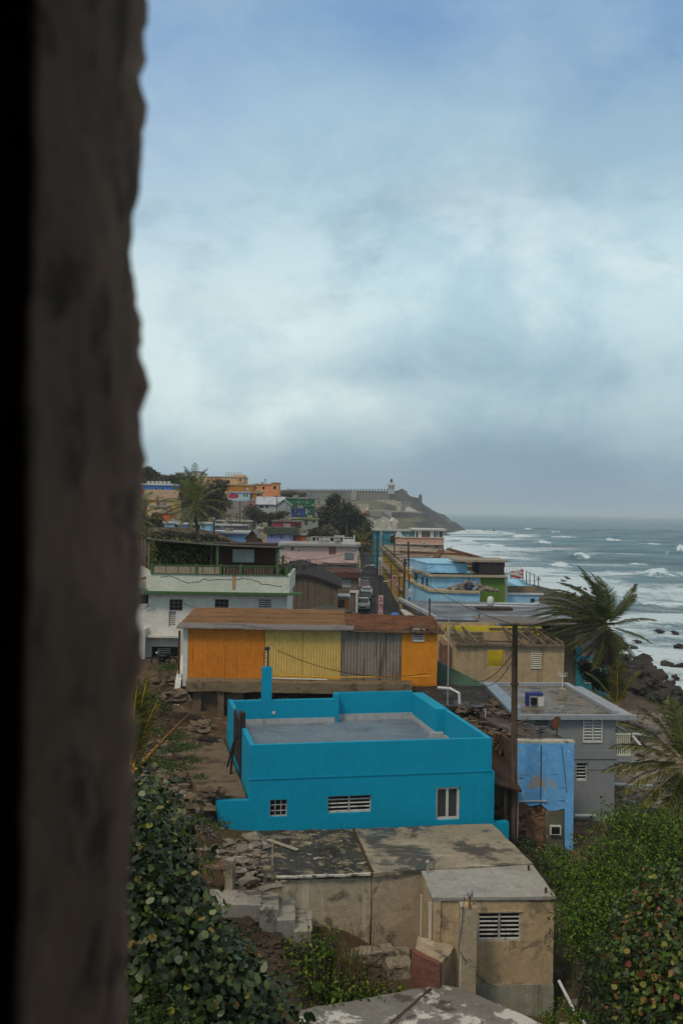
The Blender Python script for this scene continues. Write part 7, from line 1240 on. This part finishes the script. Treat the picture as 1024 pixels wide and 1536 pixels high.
# scattered dry brush and rocks on the dirt slope left
rb=MB()
for k in range(900):
    px=random.uniform(205,335); py=random.uniform(1050,1345); d=58-(py-1050)*.055; p=P(px,py,d); x,y=p.x,d+random.uniform(-2,2); s_=abs(random.gauss(.0,.045))+.018
    if x>-5.6 and y>46: continue
    if -10.3<x<-9.5 and y>60: continue
    rb.lump((x,y,gz(x,y)+s_*.2),(s_*1.6,s_*1.3,s_*.8),k,1,.7)
tag(rb.build('rubble',M_rub),kind='stuff')
for (px,py,d,r,lb) in [(272,1160,50,.55,'flat brown boulder on the dirt slope beside the terrace'),(300,1085,57,.7,'long pale boulder under the old ledge wall'),(318,1180,46,.6,'cracked block at the front edge of the terrace'),(250,1190,47,.5,'small boulder low on the dirt slope left'),(295,1200,45.5,.75,'wide earth stained boulder at the end of the terrace edge'),(265,1040,60,.8,'pale rock face below the white parking slab'),(245,1020,66,.9,'crumbling rock lip under the parked motorcycle')]:
    p=P(px,py,d); tag(MB().lump((p.x,d,max(gz(p.x,d),p.z-.2)),(r*.9,r*.7,r*.5),px,3,.8,1.6).build('boulder',mat('earthy rock',(.16,.12,.08),[((.06,.045,.03),'n',.48,.66,1,.8),((.3,.26,.2),'n',.56,.7,2,.5)],.95,.9,5)),lb,'boulder')
rb=MB()
for k in range(900):
    t_=random.random(); px=random.uniform(835,905); py=random.uniform(1390,1536); d=38-(py-1390)*.05; p=P(px,py,d); x=p.x; y=d+random.uniform(-1,1); s_=abs(random.gauss(.03,.05))+.02
    rb.lump((x,y,gz(x,y)+s_*.2),(s_*1.5,s_*1.2,s_*.8),k,1,.7)
tag(rb.build('rubble',M_rub),kind='stuff')
rb=MB()
for k in range(1300):
    px=random.uniform(915,1040); py=random.uniform(1060,1230); u,v=ray(px,py); d=(ZC-3)/-v; x=u*d; y=d+random.uniform(-3,3)
    if x < 16.6 and 55<y<68: continue
    s_=abs(random.gauss(.06,.12))+.04; rb.lump((x,y,gz(x,y)+s_*.2),(s_*1.7,s_*1.3,s_*.8),k,1,.7)
tag(rb.build('rubble',M_rub),kind='stuff')
# brushwood and fallen timbers
for i,(a_,b_,lb) in enumerate([((938,1036,92),(980,1072,80),'long dark timber slanting across the beach rubble'),((245,1185,47),(290,1165,49),'broken dark branch on the dirt slope'),((215,1128,51),(300,1140,50),'thin fallen rod across the dirt slope')]):
    p0=P(*a_); p1=P(*b_); p0.z=gz(p0.x,p0.y)+.1; p1.z=gz(p1.x,p1.y)+.15; tag(MB().tube([p0,(p0+p1)/2+Vector((0,0,.1)),p1],.09 if i==0 else .035,6).build('fallen_timber',M_pole),lb,'timber')
# ================================================================== SENTRY BOX ROUND THE CAMERA (its stone window jamb is the dark strip at the left)
sb=thing('stone_sentry_box','dark rough stone window jamb of a sentry box filling the left edge','sentry box',(0,0,20.4))
M_jamb=mat('dark rough stone',(.235,.145,.10),[((.03,.02,.014),'n',.47,.66,13,.8),((.42,.28,.2),'n',.56,.70,6,.6),((.13,.08,.05),'n',.5,.7,3,.6)],.95,1,40,vary=.35,vscale=6,bdist=.004)  # strong blotches paint the shading of pits that blur hides into the stone
def stone(name,x0,y0,z0,x1,y1,z1,amp=.006,L=.05): o=MB().box(x0,y0,z0,x1,y1,z1).build(name,M_jamb,sb); return rough(o,L,amp,7,len(name))
xj=-.1975; b=bmesh.new()
# jamb: fine grid so its edge is chipped
NY,NZ=16,180; q=MB(); y0j,y1j=.640,1.0; zlo,zhi=.9,2.5
def jx(y,z):
    n1=mnoise.noise(Vector((y*6,z*7,1.5))); n2=mnoise.noise(Vector((y*18,z*20,4.5))); n3=mnoise.noise(Vector((y*45,z*50,9.5)))
    edge=max(0,(y-.93)/.07); return xj+n1*.005+n2*.003+n3*.0018+float(np.interp(z,[1.1,1.25,1.45,1.77,1.84,1.90,1.97,2.1],[-.004,-.005,.004,.003,-.008,-.004,.001,.001]))*edge-edge*(.005*abs(mnoise.noise(Vector((3,z*11,2))))+.007*mnoise.noise(Vector((8,z*30,2)))+.004*mnoise.noise(Vector((1,z*70,2))))
vs=[];fs=[]
for i in range(NZ+1):
    z=zlo+(zhi-zlo)*i/NZ
    for j in range(NY+1): y=y0j+(y1j-y0j)*j/NY; vs.append((jx(y,z),y,z))
for i in range(NZ):
    for j in range(NY): a=i*(NY+1)+j; fs.append((a,a+1,a+NY+2,a+NY+1))
o0=len(vs)
for i in range(NZ+1):
    z=zlo+(zhi-zlo)*i/NZ; vs+=[(-1.3,y0j,z),(-1.3,y1j,z)]
for i in range(NZ):
    a=i*(NY+1); c=o0+2*i; fs+=[(a,a+NY+1,c+2,c),(a+NY,c+1,c+3,a+2*NY+1)]
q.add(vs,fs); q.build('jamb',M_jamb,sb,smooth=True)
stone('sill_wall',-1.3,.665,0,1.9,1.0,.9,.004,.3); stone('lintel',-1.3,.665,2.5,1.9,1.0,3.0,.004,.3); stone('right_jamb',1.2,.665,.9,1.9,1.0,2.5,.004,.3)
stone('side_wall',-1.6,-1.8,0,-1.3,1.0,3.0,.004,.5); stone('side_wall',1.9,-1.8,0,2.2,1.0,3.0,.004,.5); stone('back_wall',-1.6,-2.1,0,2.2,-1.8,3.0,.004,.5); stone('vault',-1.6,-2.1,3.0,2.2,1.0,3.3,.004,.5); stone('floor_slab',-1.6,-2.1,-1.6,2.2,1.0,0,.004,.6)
# ================================================================== SKY, SUN, HAZE, CAMERA
w=bpy.data.worlds.new('World'); SC.world=w; w.use_nodes=True; t=NT(w); bg=t.n['Background']
SUN_E,SUN_A=R(52),R(215)   # elevation, azimuth clockwise from +Y: behind the camera on the left
sky=t.new('ShaderNodeTexSky',sky_type='NISHITA'); sky.sun_disc=False; sky.sun_elevation=SUN_E; sky.sun_rotation=SUN_A; sky.air_density=1.2; sky.dust_density=2
tc=t.new('ShaderNodeTexCoord'); D_=tc.outputs['Generated']; sp=t.new('ShaderNodeSeparateXYZ'); t.link(D_,sp.inputs[0])
az=t.math('ARCTAN2',sp.outputs['X'],sp.outputs['Y']); 
cm=t.new('ShaderNodeCombineXYZ'); hyp=t.math('SQRT',t.math('ADD',t.math('POWER',sp.outputs['X'],2.),t.math('POWER',sp.outputs['Y'],2.)))
el=t.math('DIVIDE',sp.outputs['Z'],t.math('MAXIMUM',hyp,.05)); t.link(az,cm.inputs[0]); t.link(el,cm.inputs[1]); CO_=cm.outputs[0]
n1=t.noise(CO_,3.2,9,.58,.5,(1,1.7,1),(1.3,.4,0)); n2=t.noise(CO_,5.2,10,.58,.25,(1,1.7,1),(3.1,7.4,2)); n3=t.noise(CO_,1.7,6,.5,.2,(1,1.6,1),(5.1,2.4,1))
rp=t.new('ShaderNodeValToRGB'); r_=rp.color_ramp; els=[(0,'7f9eb1'),(.045,'8dadbf'),(.075,'a6c5d0'),(.115,'cde6ea'),(.16,'c6dfe6'),(.22,'c2dde6'),(.30,'b8d4e1'),(.38,'a5c5da'),(.48,'88aed2'),(.7,'84a6c6'),(1,'94afc6')]
while len(r_.elements)<len(els): r_.elements.new(.5)
for i,(p,h_) in enumerate(els): r_.elements[i].position=p; r_.elements[i].color=rgba(lin(h_))
t.link(t.math('ADD',el,t.math('MULTIPLY',t.math('SUBTRACT',n1,.5),.10)),rp.inputs[0]); base=rp.outputs[0]
# cloud lights and darks
def blob(cx,cy,sx,sy):
    dx=t.math('DIVIDE',t.math('SUBTRACT',az,cx),sx); dy=t.math('DIVIDE',t.math('SUBTRACT',el,cy),sy); r2=t.math('ADD',t.math('MULTIPLY',dx,dx),t.math('MULTIPLY',dy,dy))
    return t.math('POWER',2.718,t.math('MULTIPLY',r2,-1.))
def pxy(px,py): u,v=ray(px,py); return math.atan(u),v/math.sqrt(1+u*u)
c=base; low=t.ramp(el,.02,.09)
fade=t.ramp(el,.40,.24,.2,1.); lt=t.math('MULTIPLY',t.ramp(n1,.49,.61,0,.75),fade); c=t.mix(t.math('MULTIPLY',lt,low),c,(.66,.80,.84)); dk=t.math('MULTIPLY',t.ramp(n2,.54,.41,0,.62),fade); c=t.mix(t.math('MULTIPLY',dk,low),c,(.32,.44,.53))
for (px,py,sx,sy,col,st) in [(490,605,.085,.034,(.88,.98,.95),.95),(380,640,.06,.02,(.74,.86,.87),.6),(250,560,.09,.07,(.72,.86,.88),.6),(330,500,.10,.05,(.70,.85,.88),.75),(290,640,.09,.03,(.5,.64,.7),.35),(640,555,.085,.02,(.30,.45,.56),.75),(900,570,.11,.03,(.33,.47,.57),.75),(860,500,.14,.035,(.50,.66,.74),.35),(960,660,.09,.03,(.46,.60,.68),.55),(850,715,.20,.035,(.21,.32,.43),.75),(700,700,.10,.03,(.24,.36,.47),.5),(400,690,.12,.02,(.36,.50,.58),.4),(620,35,.07,.04,(.14,.28,.55),.45),(250,130,.07,.12,(.24,.38,.62),.5),(760,230,.2,.07,(.40,.56,.68),.4),(330,380,.08,.05,(.52,.68,.75),.4),(980,80,.09,.05,(.17,.31,.55),.5)]:
    a_,e_=pxy(px,py); m_=t.math('MULTIPLY',blob(a_,e_,sx*1.3,sy*1.3),t.ramp(n2,.40,.56,.45,1.25)); m_=t.math('ADD',t.math('MULTIPLY',m_,.45 if col[0]>.65 else 1.),t.math('MULTIPLY',blob(a_,e_,sx*1.1,sy*1.05),.6 if col[0]>.65 else 0.)); c=t.mix(t.math('MULTIPLY',m_,st,True),c,col)
n5=t.noise(CO_,6.5,12,.62,.35,(1,1.25,1),(8.1,3.3,5)); n6=t.noise(CO_,2.6,12,.6,.3,(1,1.3,1),(4.4,9.3,1)); tx=t.math('ADD',t.math('MULTIPLY',n5,.5),t.math('MULTIPLY',n6,.5))
cl_=t.ramp(tx,.41,.57); cm_=t.mix(cl_,(.80,.87,.91),(1.15,1.11,1.07)); c=t.mix(t.math('MULTIPLY',t.ramp(el,.02,.075,.25,1.),t.ramp(el,.46,.22,.35,1.)),c,t.mix(1.,c,cm_,'MULTIPLY'))
up=t.ramp(el,.45,1.2); c=t.mix(up,c,(.60,.56,.48))
dn=t.ramp(sp.outputs['Z'],-.02,-.2); c=t.mix(dn,c,(.10,.12,.13))
sc_=t.mix(1.,c,(10.5,10.5,10.4),'MULTIPLY'); fin=t.mix(.88,sky.outputs[0],sc_); t.link(fin,bg.inputs['Color']); bg.inputs['Strength'].default_value=.1
w.cycles.sampling_method='MANUAL'; w.cycles.sample_map_resolution=512
sl_=bpy.data.lights.new('sun','SUN'); sl_.energy=1.5; sl_.angle=R(12); sl_.color=(1,.85,.64); so=bpy.data.objects.new('sun',sl_); COL.objects.link(so)
dv=Vector((math.sin(SUN_A)*math.cos(SUN_E),math.cos(SUN_A)*math.cos(SUN_E),math.sin(SUN_E))); so.rotation_euler=dv.to_track_quat('Z','Y').to_euler(); so.location=(0,-5,60)
hz=MB().box(-12000,-300,-8,19000,18500,95).build('haze',None); hm=bpy.data.materials.new('sea haze'); hm.use_nodes=True; hm.node_tree.nodes.clear(); ho=hm.node_tree.nodes.new('ShaderNodeOutputMaterial'); hv=hm.node_tree.nodes.new('ShaderNodeVolumePrincipled')
hv.inputs['Density'].default_value=.00018; hv.inputs['Color'].default_value=(.86,.93,1,1); hv.inputs['Anisotropy'].default_value=0; hm.node_tree.links.new(hv.outputs[0],ho.inputs['Volume']); hz.data.materials.append(hm); tag(hz,kind='stuff'); hm.cycles.homogeneous_volume=True
cam=bpy.data.cameras.new('camera'); co=bpy.data.objects.new('camera',cam); COL.objects.link(co); cam.sensor_fit='VERTICAL'; cam.sensor_height=36; cam.lens=36; cam.clip_start=.05; cam.clip_end=40000
xr=Vector((math.cos(ROLL),0,math.sin(ROLL))); yr=Vector((-math.sin(ROLL),0,math.cos(ROLL))); zr_=Vector((0,-1,0)); Mx=Matrix((xr,yr,zr_)).transposed().to_4x4(); Mx.translation=Vector((0,0,ZC)); co.matrix_world=Mx
cam.shift_y=(HY-768)/1536; cam.dof.use_dof=True; cam.dof.focus_distance=75; cam.dof.aperture_fstop=4.0
SC.camera=co
SC.view_settings.view_transform='Standard'; SC.view_settings.look='None'; SC.view_settings.gamma=1; SC.view_settings.exposure=0
SC.cycles.max_bounces=6; SC.cycles.diffuse_bounces=3; SC.cycles.glossy_bounces=2; SC.cycles.transmission_bounces=2; SC.cycles.volume_bounces=1; SC.cycles.transparent_max_bounces=6; SC.cycles.use_denoising=True
